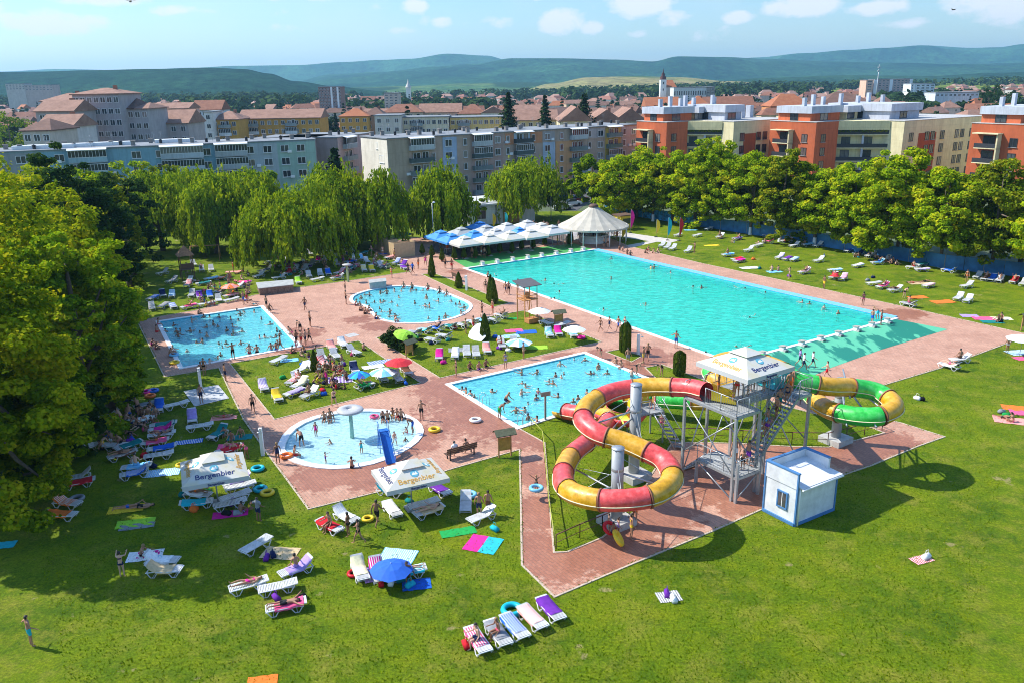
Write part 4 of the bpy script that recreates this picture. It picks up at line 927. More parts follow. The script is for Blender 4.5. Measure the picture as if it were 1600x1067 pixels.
# ------------------------------------------------------------ town houses from their eave and ridge pixels
def house(x0, x1, ye, yr, D, dep, wc, rc, rt, fl, nc, label, place, cat='house', grp='roofs of the town', wsize=(1.3, 1.4), rz=0, name='town_house'):
    a = atY(x0, ye, D); b = atY(x1, ye, D); hw = (a.z+b.z)/2; hr = max(.3, atY((x0+x1)/2, yr, D+dep/2).z-hw); w = b.x-a.x
    if hw < 1.5: hw = 1.5
    t = thing(name, label, cat, ((a.x+b.x)/2, D, 0), rz, grp, place)
    m = MB(); m.box((0, dep/2, hw/2), (w, dep, hw)); m.build('wall', wall(wc), t)
    e = .5; X, y0, y1 = w/2+e, -e, dep+e; yc = dep/2
    m = MB()
    if rt == 'flat': m.box((0, dep/2, hw+.15), (w+.6, dep+.6, .3))
    else:
        ins = min(X*.9, yc*.9) if rt == 'hip' else 0
        if rt == 'side':   # ridge runs away from us: gable to the camera
            m.add([(-X, y0, hw), (0, y0, hw+hr), (X, y0, hw), (-X, y1, hw), (0, y1, hw+hr), (X, y1, hw), (-X, y0, hw-.25), (X, y0, hw-.25), (-X, y1, hw-.25), (X, y1, hw-.25)],
                  [(0,3,4,1), (1,4,5,2), (0,1,2), (5,4,3), (0,6,8,3), (7,2,5,9)])
        else:
            m.add([(-X, y0, hw), (X, y0, hw), (X, y1, hw), (-X, y1, hw), (-X+ins, yc, hw+hr), (X-ins, yc, hw+hr), (-X, y0, hw-.25), (X, y0, hw-.25), (X, y1, hw-.25), (-X, y1, hw-.25)],
                  [(0,1,5,4), (2,3,4,5), (3,0,4), (1,2,5), (0,6,7,1), (1,7,8,2), (3,9,6,0), (6,9,8,7)])
    r = m.build('roof', ROOFS[rc], t)
    if rt != 'flat' and w > 7: m = MB(); m.box((w*.18, yc+.6, hw+hr*.8), (.9, .9, 1.9)); m.build('chimney', wall('a0705a'), r)
    if fl:
        fh = min(3.0, hw/fl) if fl else 3
        for k in range(fl):
            for i in range(nc): window(t, -w/2+w*(i+.5)/nc, hw-fh*.55-k*fh, *wsize, sill=False)
    return t, w, hw
HS = [
 (112,185,147,138,236,14,'a8a0a0','pink','hip',7,7,'tall grey concrete block with rows of windows and tiled roof','the highest building on the left','apartment block'),
 (64,120,158,146,246,14,'a8a0a0','pink','hip',3,3,'grey wing with sloping tiled roof','attached to the left of the tall grey block','apartment block'),
 (55,114,174,157,222,12,'a39b9a','pink','gable',4,3,'grey annex with gabled roof','in front of the tall grey block','apartment block'),
 (34,78,204,186,190,12,'c0b2a4','brown','hip',2,3,'low house with brown tiled roof','at the left end behind the blue block','house'),
 (58,112,198,179,205,12,'c9c2bc','pink','gable',2,2,'white walled house with dark dormer','below the grey annex','house'),
 (187,208,170,154,240,14,'a8a0a0','brown','hip',5,2,'narrow grey section with steep roof','attached to the right of the tall grey block','apartment block'),
 (208,230,170,161,240,14,'aaa4a4','pink','hip',5,2,'lower grey section','right of the narrow grey section','apartment block'),
 (232,293,193,172,252,14,'b0a4a0','pink','gable',3,4,'three-storey house with broad tiled roof','between the grey block and the yellow block','house'),
 (222,294,170,161,330,12,'d8b0a0','pink','gable',1,6,'long low house with pink roof','behind the broad tiled roof','house'),
 (300,345,172,157,380,12,'c5cbd2','red','gable',2,6,'long pale building with red roof','above the yellow block','house'),
 (328,372,187,174,300,14,'c9994a','pink','hip',3,3,'left half of a yellow block with tiled hip roof','right of the white gable','apartment block'),
 (372,500,185,171,312,14,'c39246','pink','gable',3,12,'long ochre block with pale balconies under a tiled roof','above the flat roof of the blue block','apartment block'),
 (318,330,176,174,296,12,'d8d4ce','flat','flat',3,1,'narrow white gable wall','at the left end of the yellow block','apartment block'),
 (530,575,182,170,345,12,'c9994a','orange','hip',2,4,'ochre house with bright orange hip roof','right of the long ochre block','house'),
 (570,598,180,168,350,12,'b08a70','brown','hip',2,2,'brown roofed house','left of the cream flats','house'),
 (585,626,181.5,180,300,12,'cfc6ba','flat','flat',3,3,'cream flats with blank side wall','above the beige block','apartment block'),
 (629,700,184,182.5,305,12,'d8ccb0','flat','flat',3,8,'cream row of flats with balconies','behind two spruces','apartment block'),
 (703,790,184,182,310,12,'dcc07a','flat','flat',3,10,'yellow row of flats','right of the cream row','apartment block'),
 (800,870,188,172,300,12,'d9c08a','pink','gable',2,6,'yellow flats with tiled roof','between the two big spruces','apartment block'),
 (876,925,190,166,262,22,'d8c9a4','pink','side',3,3,'cream gable house with tiled roof','right of the middle spruce','house'),
 (920,975,192,170,270,20,'c9bba0','pink','side',2,3,'large house with faded tiled roof','left of the orange flats','house'),
 (960,1010,190,168,285,20,'cdbda5','pink','side',2,3,'house with broad faded roof','touching the orange flats','house'),
 (598,660,176,163,420,14,'c9b49c','red','hip',1,5,'house with red hip roof','in the row behind the cream flats','house'),
 (655,720,176,162,425,14,'cbb59c','pink','gable',1,5,'long house with tiled roof','in the row behind the cream flats','house'),
 (716,760,178,163,415,14,'c9b49c','red','hip',1,4,'tiled house','behind the yellow row','house'),
 (752,790,177,166,410,12,'ddd5c8','pink','side',1,2,'tiled house with white gable and small window','left of the big spruce','house'),
 (806,850,176,164,400,14,'c9b49c','pink','gable',1,4,'tiled roof','behind the yellow flats','house'),
 (1010,1062,166,152,470,14,'c9b49c','orange','gable',1,4,'orange roofed house','below the church','house'),
 (1080,1110,168,150,400,14,'c9b49c','orange','hip',1,3,'house with red pyramid roof','above the first orange flats','house'),
 (1100,1180,170,151,420,16,'c9b49c','red','gable',1,6,'long house with dark striped red roof','above the first orange flats','house'),
 (1205,1268,166,147,430,16,'c98a5a','orange','hip',1,5,'wide orange tiled roof','between the first and second orange flats','house'),
 (1282,1375,165,144,380,24,'b0805a','brown','hip',1,5,'huge brown pyramid roof','above the second orange flats','house'),
 (1500,1565,153,141,600,14,'c9bca4','pink','hip',1,4,'pale house with tiled roof','among the dark trees on the right','house'),
 (1590,1640,152,140,610,14,'c9bca4','pink','hip',1,4,'pale tiled house','at the right edge','house'),
]
for (x0,x1,ye,yr,D,dep,wc,rc,rt,fl,nc,lab,pl,ct) in HS:
    t, w, hw = house(x0,x1,ye,yr,D,dep,wc,rc,rt,fl,nc,lab,pl,ct)
    if 'long ochre' in lab or 'left half' in lab or 'row of flats' in lab or 'yellow row' in lab:
        for i in range(max(1, int(w/14))):
            for k in range(3): balcony(t, -w/2+5+i*14, hw-2.8*(k+1), 4.2, 'c9cdd0' if k % 2 else '8a9292', k == 1)
# high flats and the school far behind
def far_block(x0, x1, yt, yb, D, wc, label, place, fl, nc, name='apartment_tower', stripes=None):
    a = atY(x0, yt, D); b = atY(x1, yt, D); w = b.x-a.x; h = a.z
    t = thing(name, label, 'apartment block', ((a.x+b.x)/2, D, 0), 0, 'far blocks on the plain', place)
    MB().box((0, 7, h/2), (w, 14, h)).build('wall', wall(wc), t); MB().box((0, 7, h+.2), (w+.5, 14.5, .4)).build('roof', ROOFS['flat'], t)
    hh = h-atY(x0, yb, D).z
    for k in range(fl):
        for i in range(nc): window(t, -w/2+w*(i+.5)/nc, h-hh*(k+.6)/fl, w/nc*.55, hh/fl*.5, sill=False)
    if stripes:
        for q in stripes: MB().box((-w/2+w*q, -.15, h-hh/2), (w*.08, .3, hh)).build('facade_strip', M_WHITE, t)
    return t, w, h
far_block(497,532,137,172,560,'8a7068','brown concrete tower block with pale stair strips','above the ochre block',8,8,stripes=(.58,.86))
far_block(1154+200,1365,126,142,760,'d8b098','pink side wall of the far flats','at the left end of the far flats',4,1)
far_block(1367,1425,125,147,765,'b8a098','long far block with pink balconies','under the radio mast',6,10,stripes=(.02,.45,.98))
far_block(1424,1461,132,152,700,'d8dcdc','white far block with bright side','right of the pink far block',5,5,stripes=(.12,))
far_block(1053,1104,138,152,620,'c8ccc8','long white school block with a band of windows','right of the church',1,14)
far_block(1104,1117,137,152,622,'8f8a80','grey end of the school','right of the school block',3,2)
far_block(600,622,147,168,560,'c8b8a8','pale tower of flats with tiled top','left of the church spire on the slope',5,3)
far_block(8,38,132,141,900,'c0b8b0','white factory hall','on the far left',3,6); far_block(38,82,134,142,900,'b8a8a0','long factory hall with window bands','right of the white hall',3,8)
far_block(1462,1530,146,152,520,'c8d0d4','low white hall','behind the second orange flats',1,10)
# church
D = 640; a = atY(1032, 136, D); b = atY(1041, 140, D); t = thing('church', 'white church with baroque tower and red nave roof', 'church', ((a.x+b.x)/2, D, 0), 0, None, 'on the rise above the roofs')
w = b.x-a.x; h = atY(1036, 125, D).z
tw = MB().box((0, 2.5, h/2), (w, 5, h)).build('tower', wall('e4e2dc'), t)
MB().lathe([(w*.62,0),(w*.5,.8),(w*.52,1.8),(w*.25,3.0),(w*.3,3.8),(w*.1,5.2),(.02,8.0)], 10, (0, 2.5, h)).build('spire', wall('5a3a34'), tw)
window(tw, 0, h-2.4, 1.0, 1.8, -.03, sill=False); window(tw, 0, h-7, .8, 1.6, -.03, sill=False)
nx = atY(1058, 137, D).x-t.location.x; hn = atY(1050, 137, D).z; MB().box(((nx+w/2)/2, 9, hn/2), (nx-w/2, 12, hn)).build('nave', wall('d8cfc0'), t)
m = MB(); m.add([(w/2-.3,2.6,hn),(nx+.4,2.6,hn),(nx+.4,15.4,hn),(w/2-.3,15.4,hn),(w/2-.3,9,hn+5.2),(nx-2,9,hn+5.2)], [(0,1,5,4),(2,3,4,5),(3,0,4),(1,2,5)]); m.build('nave_roof', ROOFS['orange'], t)
D = 900; a = atY(638, 145, D); t = thing('church', 'tiny white church steeple', 'church', (a.x, D, 0), 0, None, 'on the slope left of the centre'); h = atY(638, 137, D).z
MB().box((0, 2, h/2), (4.5, 4.5, h)).build('tower', wall('e4e2dc'), t); MB().lathe([(3.2,0),(1.5,3),(.02,8.5)], 8, (0, 2, h)).build('spire', wall('c8c4bc'), t)
# radio mast
D = 700; a = atY(1369, 148, D); h = atY(1372, 101, D).z; t = thing('radio_mast', 'thin steel radio mast', 'mast', (a.x, D, 0), 0, None, 'above the far flats'); MB().tube([(0,0,0),(0,0,h)], [.7,.15], 4).build('pole', M_STEEL, t)
for zz in (.85, .93): MB().box((0, 0, h*zz), (1.6, 1.6, 1.0)).build('antenna', M_STEEL, t)
# smaller houses filling the plain, each one its own thing
FARH = []
rw = ['c9bda8','d8d0c4','c8ac92','bfae9e','d9c7a4','c4b8b0']; rr = ['red','pink','orange','red','brown','pink']; HN = {'red':'red','pink':'faded pink','orange':'orange','brown':'brown'}
WN = {'c9bda8':'beige','d8d0c4':'white','c8ac92':'tan','bfae9e':'greyish','d9c7a4':'cream','c4b8b0':'pale grey'}
def far_house(px, D, w, h, hr, wc, rc, rt, rz, pl):
    p = atY(px, 150, D); t = thing('house', WN[wc]+' house with '+HN[rc]+(' hip' if rt == 'hip' else ' gable')+' roof', 'house', (p.x, D, 0), rz, 'roofs of the town', pl)
    key = (wc, rc, rt)
    dep = 9; e = .5
    m = MB(); m.box((0, 0, h/2), (w, dep, h)); m.build('wall', wall(wc), t)
    X, Y = w/2+e, dep/2+e; ins = min(X*.7, Y*.9) if rt == 'hip' else 0
    m = MB(); m.add([(-X,-Y,h),(X,-Y,h),(X,Y,h),(-X,Y,h),(-X+ins,0,h+hr),(X-ins,0,h+hr)], [(0,1,5,4),(2,3,4,5),(3,0,4),(1,2,5),(3,2,1,0)])
    r = m.build('roof', ROOFS[rc], t); MB().box((w*.2, 1, h+hr*.9), (.7, .7, 1.6)).build('chimney', wall('a0705a'), r)
    if D < 620:
        for i in range(max(2, int(w/4))): window(t, -w/2+w*(i+.5)/max(2, int(w/4)), h-1.5, 1.1, 1.3, -dep/2, sill=False)
bands = [(430,60,'in the front rows of the old town'),(520,50,'in the middle of the town'),(640,55,'in the farther town'),(800,50,'in the far town'),(980,44,'at the far edge of the town'),(1200,34,'below the hills')]
for D0, n, pl in bands:
    for i in range(n):
        px = -20+1660*(i+RNG.uniform(.1, .9))/n; D = D0*RNG.uniform(.93, 1.09)
        if D0 >= 900 and (700 < px < 1020): continue
        if D0 >= 640 and px > 1050 and RNG.random() < .55: continue
        j = RNG.integers(6); far_house(px, D, RNG.uniform(9, 20), RNG.uniform(4.5, 8.5), RNG.uniform(2.4, 4.2), rw[RNG.integers(6)], rr[j], 'hip' if RNG.random() < .5 else 'gable', RNG.uniform(-.7, .7), pl)
# trees among the houses
TM = [broad_mesh('crown', 4.2, 4.6, 26, 700, .75, LM['far'], .3)[0] for _ in range(3)]; TTR = MB().tube([(0,0,-.2),(0,0,4)], [.35,.2], 6).mesh('trunk', M_BARK)
PM = conifer_mesh(12, 2.6, 10, 9, .55)
for D0, n, pl in ((350,30,'between the nearer roofs'),(470,60,'among the old town houses'),(590,60,'in the middle of the town'),(740,56,'in the farther town'),(900,50,'in the far town')):
    for i in range(n):
        px = -30+1680*(i+RNG.uniform(0, 1))/n; D = D0*RNG.uniform(.93, 1.08); p = atY(px, 150, D); con = RNG.random() < .22; s_ = RNG.uniform(.7, 1.35)
        t = thing('spruce' if con else 'town_tree', 'small dark spruce' if con else 'round dark green tree', 'tree', (p.x, D, 0), RNG.uniform(0, 6), 'trees among the houses', pl); t.scale = (s_, s_, s_)
        ob('crown', PM if con else TM[i % 3], t, (0, 0, 0 if con else 5.2)); ob('trunk', TTR, t)
# fence of blue sheets along the park
fp = P2([(945,331),(1087,353.5),(1232,376),(1475,420),(1600,434),(1850,470)])
MBLUE = mat('fence_blue', (.03,.16,.36), .5, .35, .8); MMUR = mat('fence_mural', (.05,.30,.55), .6, .9, 1.6)
tf = thing('blue_fence', 'long blue sheet metal fence', 'fence', (fp[2].x, fp[2].y, 0), 0, None, 'behind the row of limewashed trees')
for i in range(len(fp)-1):
    a, b = fp[i], fp[i+1]; d = (b-a); n = max(1, round(d.length/2.6)); d /= n
    for k in range(n):
        p = a+d*k; q = a+d*(k+1); c = (p+q)/2-fp[2]; m = MB(); m.box((c.x, c.y, .95), ((q-p).length-.06, .06, 1.85), math.atan2(d.y, d.x)); m.build('panel', MMUR if i == 0 else MBLUE, tf)
        if k % 2 == 0: m = MB(); c = p-fp[2]; m.box((c.x, c.y, 1.0), (.12, .12, 2.05)); m.build('post', M_STEELD, tf)
# white pavilion behind the cafe
f = Fac((733,323), (800,318), 3.6); t = thing('pavilion', 'white flat-roofed pavilion with brown door', 'building', (f.A.x, f.A.y, 0), f.rz, None, 'between two willows')
MB().box((6.5, 5, 1.8), (13, 10, 3.6)).build('wall', wall('d8dada'), t); r = MB().box((6.5, 5, 3.75), (14.2, 11.4, .3)).build('roof', wall('c4c6c8'), t)
window(t, 2.2, 1.9, 2.0, 1.6); MB().box((8.2, -.05, 1.2), (3.2, .1, 2.4)).build('door', M_WOOD, t)
MB().box((5.2, -.1, 1.8), (.25, .2, 3.5)).build('downpipe', M_STEELD, t)
# street and parked cars behind the tent
sheet('road', [P2([(850,322),(905,300),(935,306),(900,330)])], [], -.02, M_ASPH)
def car(px, py, rz, col, lab):
    g = at(px, py); t = thing('parked_car', lab, 'car', (g.x, g.y, 0), rz, 'cars parked behind the tent', 'behind the beige tent')
    m = MB(); m.prism([(-2.1,.35),(2.1,.35),(2.15,.7),(1.95,.85),(1.1,.95),(-1.2,.97),(-2.1,.9)], -.85, .85); 
    for i, v in enumerate(m.v): m.v[i] = (v[0], v[2], v[1])
    m.build('body', mat('car_paint_'+col, col, .25, .03, 1), t)
    m = MB(); m.prism([(-1.35,.96),(1.05,.94),(.45,1.42),(-.85,1.45)], -.72, .72)
    for i, v in enumerate(m.v): m.v[i] = (v[0], v[2], v[1])
    m.build('cabin', M_GLASS, t)
    for x in (-1.3, 1.3):
        for y in (-.82, .82): MB().tube([(x, y-.1, .32), (x, y+.1, .32)], .32, 12).build('wheel', M_DARK, t)
car(893,322,.5,'e0e0e0','white parked car'); car(884,312,.4,'1c3a90','dark blue parked car'); car(878,328,.3,'b8bcc0','silver parked car'); car(905,316,.6,'7c2020','dark red parked car')
# ================================================================== park furniture
def g2(px, py, z=0.0):
    p = at(px, py, z); return Vector((p.x, p.y, z))
def ang(a, b): d = b-a; return math.atan2(d.y, d.x)
M_CLOTH = objmat('towel_cloth', .95, .14, 5); M_CLOTHS = objmat('striped_cloth', .95, .12, 5, stripes=2.6)
M_RING = objmat('ring_vinyl', .3, .05, 2); M_PLAST = rnd_mat('white_plastic', (.70,.71,.72), (.52,.52,.50), .4, 2.5)
C = {k: lin(v) for k, v in dict(white='e8e8e4', red='c8202c', pink='e85a86', magenta='d81e8c', purple='6a2c98', lilac='a890cc', blue='1f5fc0', navy='16254e', lightblue='7cc0e4', turquoise='1fb0c0', teal='127a78',
     green='1f9a4a', lime='9ad038', yellow='e8c430', orange='e8742c', black='15161a', grey='8a8c90', cream='e6dfb4', brown='6a4630', beige='cdb48a', salmon='e89a90').items()}
# ---- sun loungers
def lounger_parts(up):
    """1.95 m long on +Y (head at +Y); white plastic with slats and bent V legs"""
    sz = .36; hy = .30; w = .33; a = math.radians(38 if up else 6); L = .72
    fr = MB()
    for s in (-1, 1):
        fr.tube([(s*w, -.97, sz-.05), (s*w, -.88, sz), (s*w, hy, sz), (s*w, .62, sz-.02), (s*w, .86, sz-.06)], .030, 6)
    for y in (-.95, hy, .84): fr.box((0, y, sz-.01 if y < .5 else sz-.06), (.64, .05, .04))
    st = MB(); n = 15
    for i in range(n): y = -.90+i*(hy+.88)/n; st.box((0, y+.03, sz+.018), (.62, .058, .022))
    bk = MB(); ca, sa = math.cos(a), math.sin(a)
    M_ = Matrix.Translation((0, hy, sz+.01)) @ Matrix.Rotation(a, 4, 'X')
    for s in (-1, 1): bk.box((s*.31, L/2, .0), (.05, L, .05), M=M_)
    for i in range(9): bk.box((0, .05+i*(L-.06)/9, .02), (.60, .056, .022), M=M_)
    bk.box((0, L-.02, .0), (.64, .07, .05), M=M_)
    if up:
        for s in (-1, 1): bk.tube([tuple(M_ @ Vector((s*.26, L*.6, -.02))), (s*.26, hy+.5, sz-.08)], .018, 5)
    lg = []
    for y0 in (-.62, .52):
        b = MB()
        for s in (-1, 1): b.tube([(s*w, y0-.30, sz-.02), (s*(w+.02), y0-.10, .03), (s*(w+.02), y0+.10, .03), (s*w, y0+.30, sz-.02)], .028, 6)
        b.tube([(-w, y0, .05), (w, y0, .05)], .016, 5); lg.append(b)
    return fr, st, bk, lg
LP = {}
for up in (False, True):
    fr, st, bk, lg = lounger_parts(up)
    LP[up] = (fr.mesh('frame', M_PLAST), st.mesh('seat_slats', M_PLAST), bk.mesh('backrest', M_PLAST), [b.mesh('leg', M_PLAST) for b in lg])
    LP[(up, 't')] = None
def towel_mesh(up, full=True):
    sz = .41; hy = .30; a = math.radians(38 if up else 6); vs = []; fs = []; ys = []
    n = 12
    for i in range(n+1):
        s = (-.55 if full else -.2)+i*(1.42 if full else 1.0)/n
        if s <= hy: ys.append((s, sz+.012*math.sin(i*2.1)))
        else: ys.append((hy+(s-hy)*math.cos(a), sz+.02+(s-hy)*math.sin(a)+.012*math.sin(i*1.7)))
    for y, z in ys:
        for x, dz in ((-.37, -.14), (-.335, .0), (-.1, .01), (.12, .0), (.335, .0), (.37, -.12)): vs.append((x+.012*math.sin(y*9), y, z+dz))
    for i in range(n):
        for k in range(5): fs.append((i*6+k, i*6+k+1, (i+1)*6+k+1, (i+1)*6+k))
    b = MB(); b.add(vs, fs, 0, True); return b
TWM = {(u, s): towel_mesh(u).mesh('towel', M_CLOTHS if s else M_CLOTH) for u in (False, True) for s in (False, True)}
LGRP = 'white plastic sunloungers'
LOUNGERS = {}
def lounger(fx, fy, hx, hy, up, tw, place, stripe=False):
    a, b = g2(fx, fy), g2(hx, hy); c = (a+b)/2; rz = ang(a, b)-math.pi/2+RNG.uniform(-.04, .04)
    t = thing('sun_lounger', 'white sunlounger with '+('raised back' if up else 'flat back')+(' under '+tw+(' striped' if stripe else '')+' towel' if tw else ''), 'sunlounger', (c.x, c.y, 0), rz, LGRP, place)
    fr, st, bk, lg = LP[up]
    ob('frame', fr, t); ob('seat_slats', st, t); ob('backrest', bk, t)
    for l in lg: ob('leg', l, t)
    if tw:
        o = ob('towel', TWM[(up, stripe)], None, (c.x, c.y, 0), rz, C[tw]); tag(o, tw+(' striped' if stripe else '')+' towel on a white sunlounger', 'towel', 'towels on sunloungers', place)
    return t
LD = {
'on the front lawn': '353,931,424,911,0,-;400,931,468,917,0,-;435,907,492,885,1,lilac;411,961,483,947,0,pink;376,872,424,845,0,-;534,837,499,819,0,red;556,820,527,806,1,white;623,813,604,791,0,white;571,918,556,880,1,cream;634,800,689,787,0,-;643,813,696,796,0,beige;728,816,728,772,1,-;727,824,778,802,1,-;703,779,672,761,0,purple;632,776,588,768,1,turquoise;612,905,662,896,0,turquoise;600,920,583,882,1,magenta',
'in the front row of five': '760,1028,735,990,0,pink;793,1016,765,980,0,grey;820,1004,790,971,0,blue;848,989,817,957,0,salmon;877,975,845,944,0,purple',
'on the lawn by the shade edge': '286,882,222,882,1,white;291,896,224,898,1,beige',
'in the shade of the big tree': '94,757,148,746,1,-;97,765,150,755,0,red;132,795,80,787,1,orange;125,811,68,809,0,orange;168,722,215,710,0,brown;187,738,240,732,0,lightblue;231,672,280,665,0,teal;230,679,277,672,1,magenta;229,687,277,681,0,-;222,699,262,693,0,pink;229,709,277,702,0,blue;226,720,271,713,0,-;302,670,300,646,1,lilac;291,674,334,668,0,-;201,664,240,657,0,white;187,706,216,697,0,teal;196,748,228,742,1,blue',
'beside the front beer parasol': '336,780,282,775,1,white;334,788,283,795,0,turquoise;347,764,396,752,1,lilac;349,772,402,760,0,-;347,787,388,775,0,-;340,797,380,789,0,-',
'on the left island lawn': '416,619,409,599,1,lilac;441,636,427,614,1,yellow;444,608,473,590,1,red;451,614,486,596,1,cream;444,623,476,612,0,purple;467,629,501,612,1,-;427,570,444,563,0,-;462,586,477,579,1,-;508,567,499,556,1,-;531,565,518,554,1,-;522,550,516,543,1,salmon;540,545,533,538,1,white;561,557,545,550,1,-;559,588,550,574,1,navy;587,602,551,612,1,green;604,601,590,588,0,white;630,604,614,586,1,-;643,592,628,576,1,brown;494,578,478,571,0,white;512,574,500,567,1,red;477,600,461,594,1,white',
'on the right island lawn': '640,522,656,526,1,navy;656,518,672,522,1,turquoise;674,515,692,519,1,blue;695,512,712,516,1,teal;713,510,730,514,1,-;731,506,746,510,1,-;746,503,761,506,1,lightblue;762,502,779,506,1,-;777,495,790,499,1,-;667,533,687,537,1,-;684,527,705,531,1,grey;686,571,687,551,1,magenta;710,569,713,549,1,white;732,565,727,546,1,-;747,565,741,548,1,-;765,560,757,542,1,salmon;788,552,780,534,1,-;811,550,799,532,1,-;864,534,853,518,1,turquoise;878,532,867,515,1,magenta;901,533,889,519,1,lightblue;843,504,864,513,0,-;871,513,886,509,0,-',
'on the upper left lawn': '248,431,261,428,1,-;316,429,315,420,1,-;331,429,330,419,1,-;241,492,235,477,1,-;276,487,266,477,0,blue;268,471,270,459,1,lightblue;250,484,262,478,0,grey;314,473,311,460,1,purple;331,473,326,458,1,blue;345,478,339,466,1,-;309,447,327,445,0,teal;320,440,340,437,0,lightblue;340,437,358,438,1,orange;336,459,352,462,1,navy;351,467,371,463,0,salmon;312,480,333,477,0,-;352,474,371,470,0,-;283,485,308,480,0,pink;288,452,300,444,1,red;417,412,428,414,0,-;420,424,428,416,1,-;429,438,444,436,1,-;470,449,463,438,1,lime;487,441,479,427,1,-;488,441,504,438,0,-;505,437,497,426,1,-;518,437,509,424,1,blue;517,439,538,436,1,grey;531,421,521,410,1,-;536,420,562,417,0,pink;572,431,566,418,1,yellow;586,431,577,418,1,yellow;579,416,568,407,1,-;581,416,598,413,0,-;601,407,618,403,0,salmon;593,418,610,421,1,navy;623,419,636,414,1,purple;538,413,557,411,0,blue;561,400,573,397,0,teal;504,411,512,404,1,-;533,403,537,394,1,-;503,402,508,395,1,blue;512,396,523,393,0,-;481,419,491,413,1,-;494,414,500,406,1,magenta;455,428,466,422,1,-;437,420,448,414,1,grey;445,432,456,427,1,red',
'on the right lawn': '1029,389,1040,383,1,-;1036,392,1049,386,1,-;1044,394,1058,388,1,-;1067,398,1083,391,1,-;1116,375,1134,370,1,-;1141,377,1162,374,0,lilac;1127,402,1147,400,0,lightblue;1137,410,1166,406,0,red;1142,413,1168,408,0,magenta;1156,396,1183,391,1,-;1191,380,1210,381,1,pink;1216,380,1242,379,1,red;1253,386,1270,384,0,lightblue;1270,388,1286,385,1,-;1208,408,1228,402,1,lilac;1218,410,1241,404,0,purple;1228,413,1253,404,0,lightblue;1244,430,1269,426,1,salmon;1294,440,1309,432,1,red;1308,443,1326,433,1,pink;1292,426,1316,425,0,lightblue;1333,400,1350,398,1,navy;1352,404,1368,401,1,grey;1358,414,1384,413,1,lightblue;1414,420,1440,423,1,-;1428,425,1453,424,0,lilac;1470,424,1495,428,1,blue;1352,447,1378,445,0,-;1366,453,1391,449,1,pink;1384,458,1412,455,1,-;1406,476,1433,482,1,grey;1519,439,1535,432,1,-;1531,442,1547,435,1,brown;1541,444,1558,435,1,blue;1553,446,1569,436,1,white;1575,448,1592,438,1,red;1591,451,1606,442,1,-;1487,474,1507,464,1,-;1501,478,1522,467,1,-;1100,362,1114,358,0,-;1082,372,1096,369,0,-',
'on the lawn past the teal deck': '1467,572,1500,580,1,white;1481,567,1518,565,1,-'}
LD['in the tree shade behind the others'] = '170,640,205,632,0,navy;150,660,188,652,1,-;246,650,252,632,1,blue;203,700,168,702,0,-;330,690,352,676,1,teal;345,712,372,704,0,red;262,640,290,634,0,-;150,700,120,706,1,white;214,640,244,634,0,grey'
LD['packed close on the upper left lawn'] = '446,424,460,419,1,magenta;461,418,474,413,0,navy;470,427,482,420,1,-;524,431,538,427,1,red;541,425,556,420,0,teal;556,412,548,403,1,-;571,410,560,404,1,lightblue;489,402,478,396,1,-;520,402,531,397,0,purple;540,398,553,394,1,-;602,421,590,416,1,-;638,424,627,419,0,purple;612,416,626,411,1,blue;440,410,452,405,0,-;297,470,303,458,1,-;289,446,301,440,1,-;375,448,390,444,0,magenta;363,452,380,450,1,white;306,420,300,412,1,-;262,444,276,440,1,grey;398,436,412,432,1,-;404,428,420,424,0,navy;258,470,252,458,1,navy;232,472,246,466,0,blue'
LD['near the fence on the right lawn'] = '1175,388,1193,384,0,-;1232,388,1250,385,1,-;1318,396,1336,393,0,blue;1374,410,1392,407,1,-;1430,418,1448,415,0,teal;1270,412,1288,408,1,-;1330,420,1350,416,0,white;1500,452,1520,448,1,-;1440,452,1460,447,0,salmon;1160,364,1174,361,1,grey;1052,372,1066,368,0,-;1190,372,1206,368,1,lilac'
for pl, s in LD.items():
    for e in s.split(';'):
        a = e.split(','); f_ = [float(v) for v in a[:4]]; lounger(*f_, a[4] == '1', None if a[5] == '-' else a[5], pl, stripe=(int(f_[0]) % 4 == 0))
# ---- towels and mats on the grass
def ground_towel(x, y, w, h, deg, col, place, stripe=False, col2=None):
    n, k = 8, 6; vs = []; fs = []
    for i in range(n+1):
        for j in range(k+1): vs.append((-w/2+w*i/n, -h/2+h*j/k, .030+.014*math.sin(i*1.9+j*1.3)+.008*math.sin(j*3.1)))
    for i in range(n):
        for j in range(k): fs.append((i*(k+1)+j, (i+1)*(k+1)+j, (i+1)*(k+1)+j+1, i*(k+1)+j+1))
    m = MB(); m.add(vs, fs, 0, True); g = g2(x, y)
    if col2:
        for q, f_ in enumerate(m.f): m.m[q] = 0 if q < len(m.f)/2 else 1
        o = m.build('beach_towel', [mat('dye_'+col, C[col], .9), mat('dye_'+col2, C[col2], .9)], None, (g.x, g.y, 0), math.radians(deg))
    else:
        o = m.build('beach_towel', M_CLOTHS if stripe else M_CLOTH, None, (g.x, g.y, 0), math.radians(deg)); o.color = (*C[col], 1)
    return tag(o, (col+' and '+col2 if col2 else col)+(' striped' if stripe else '')+' towel spread flat on grass', 'towel', 'towels on the grass', place)
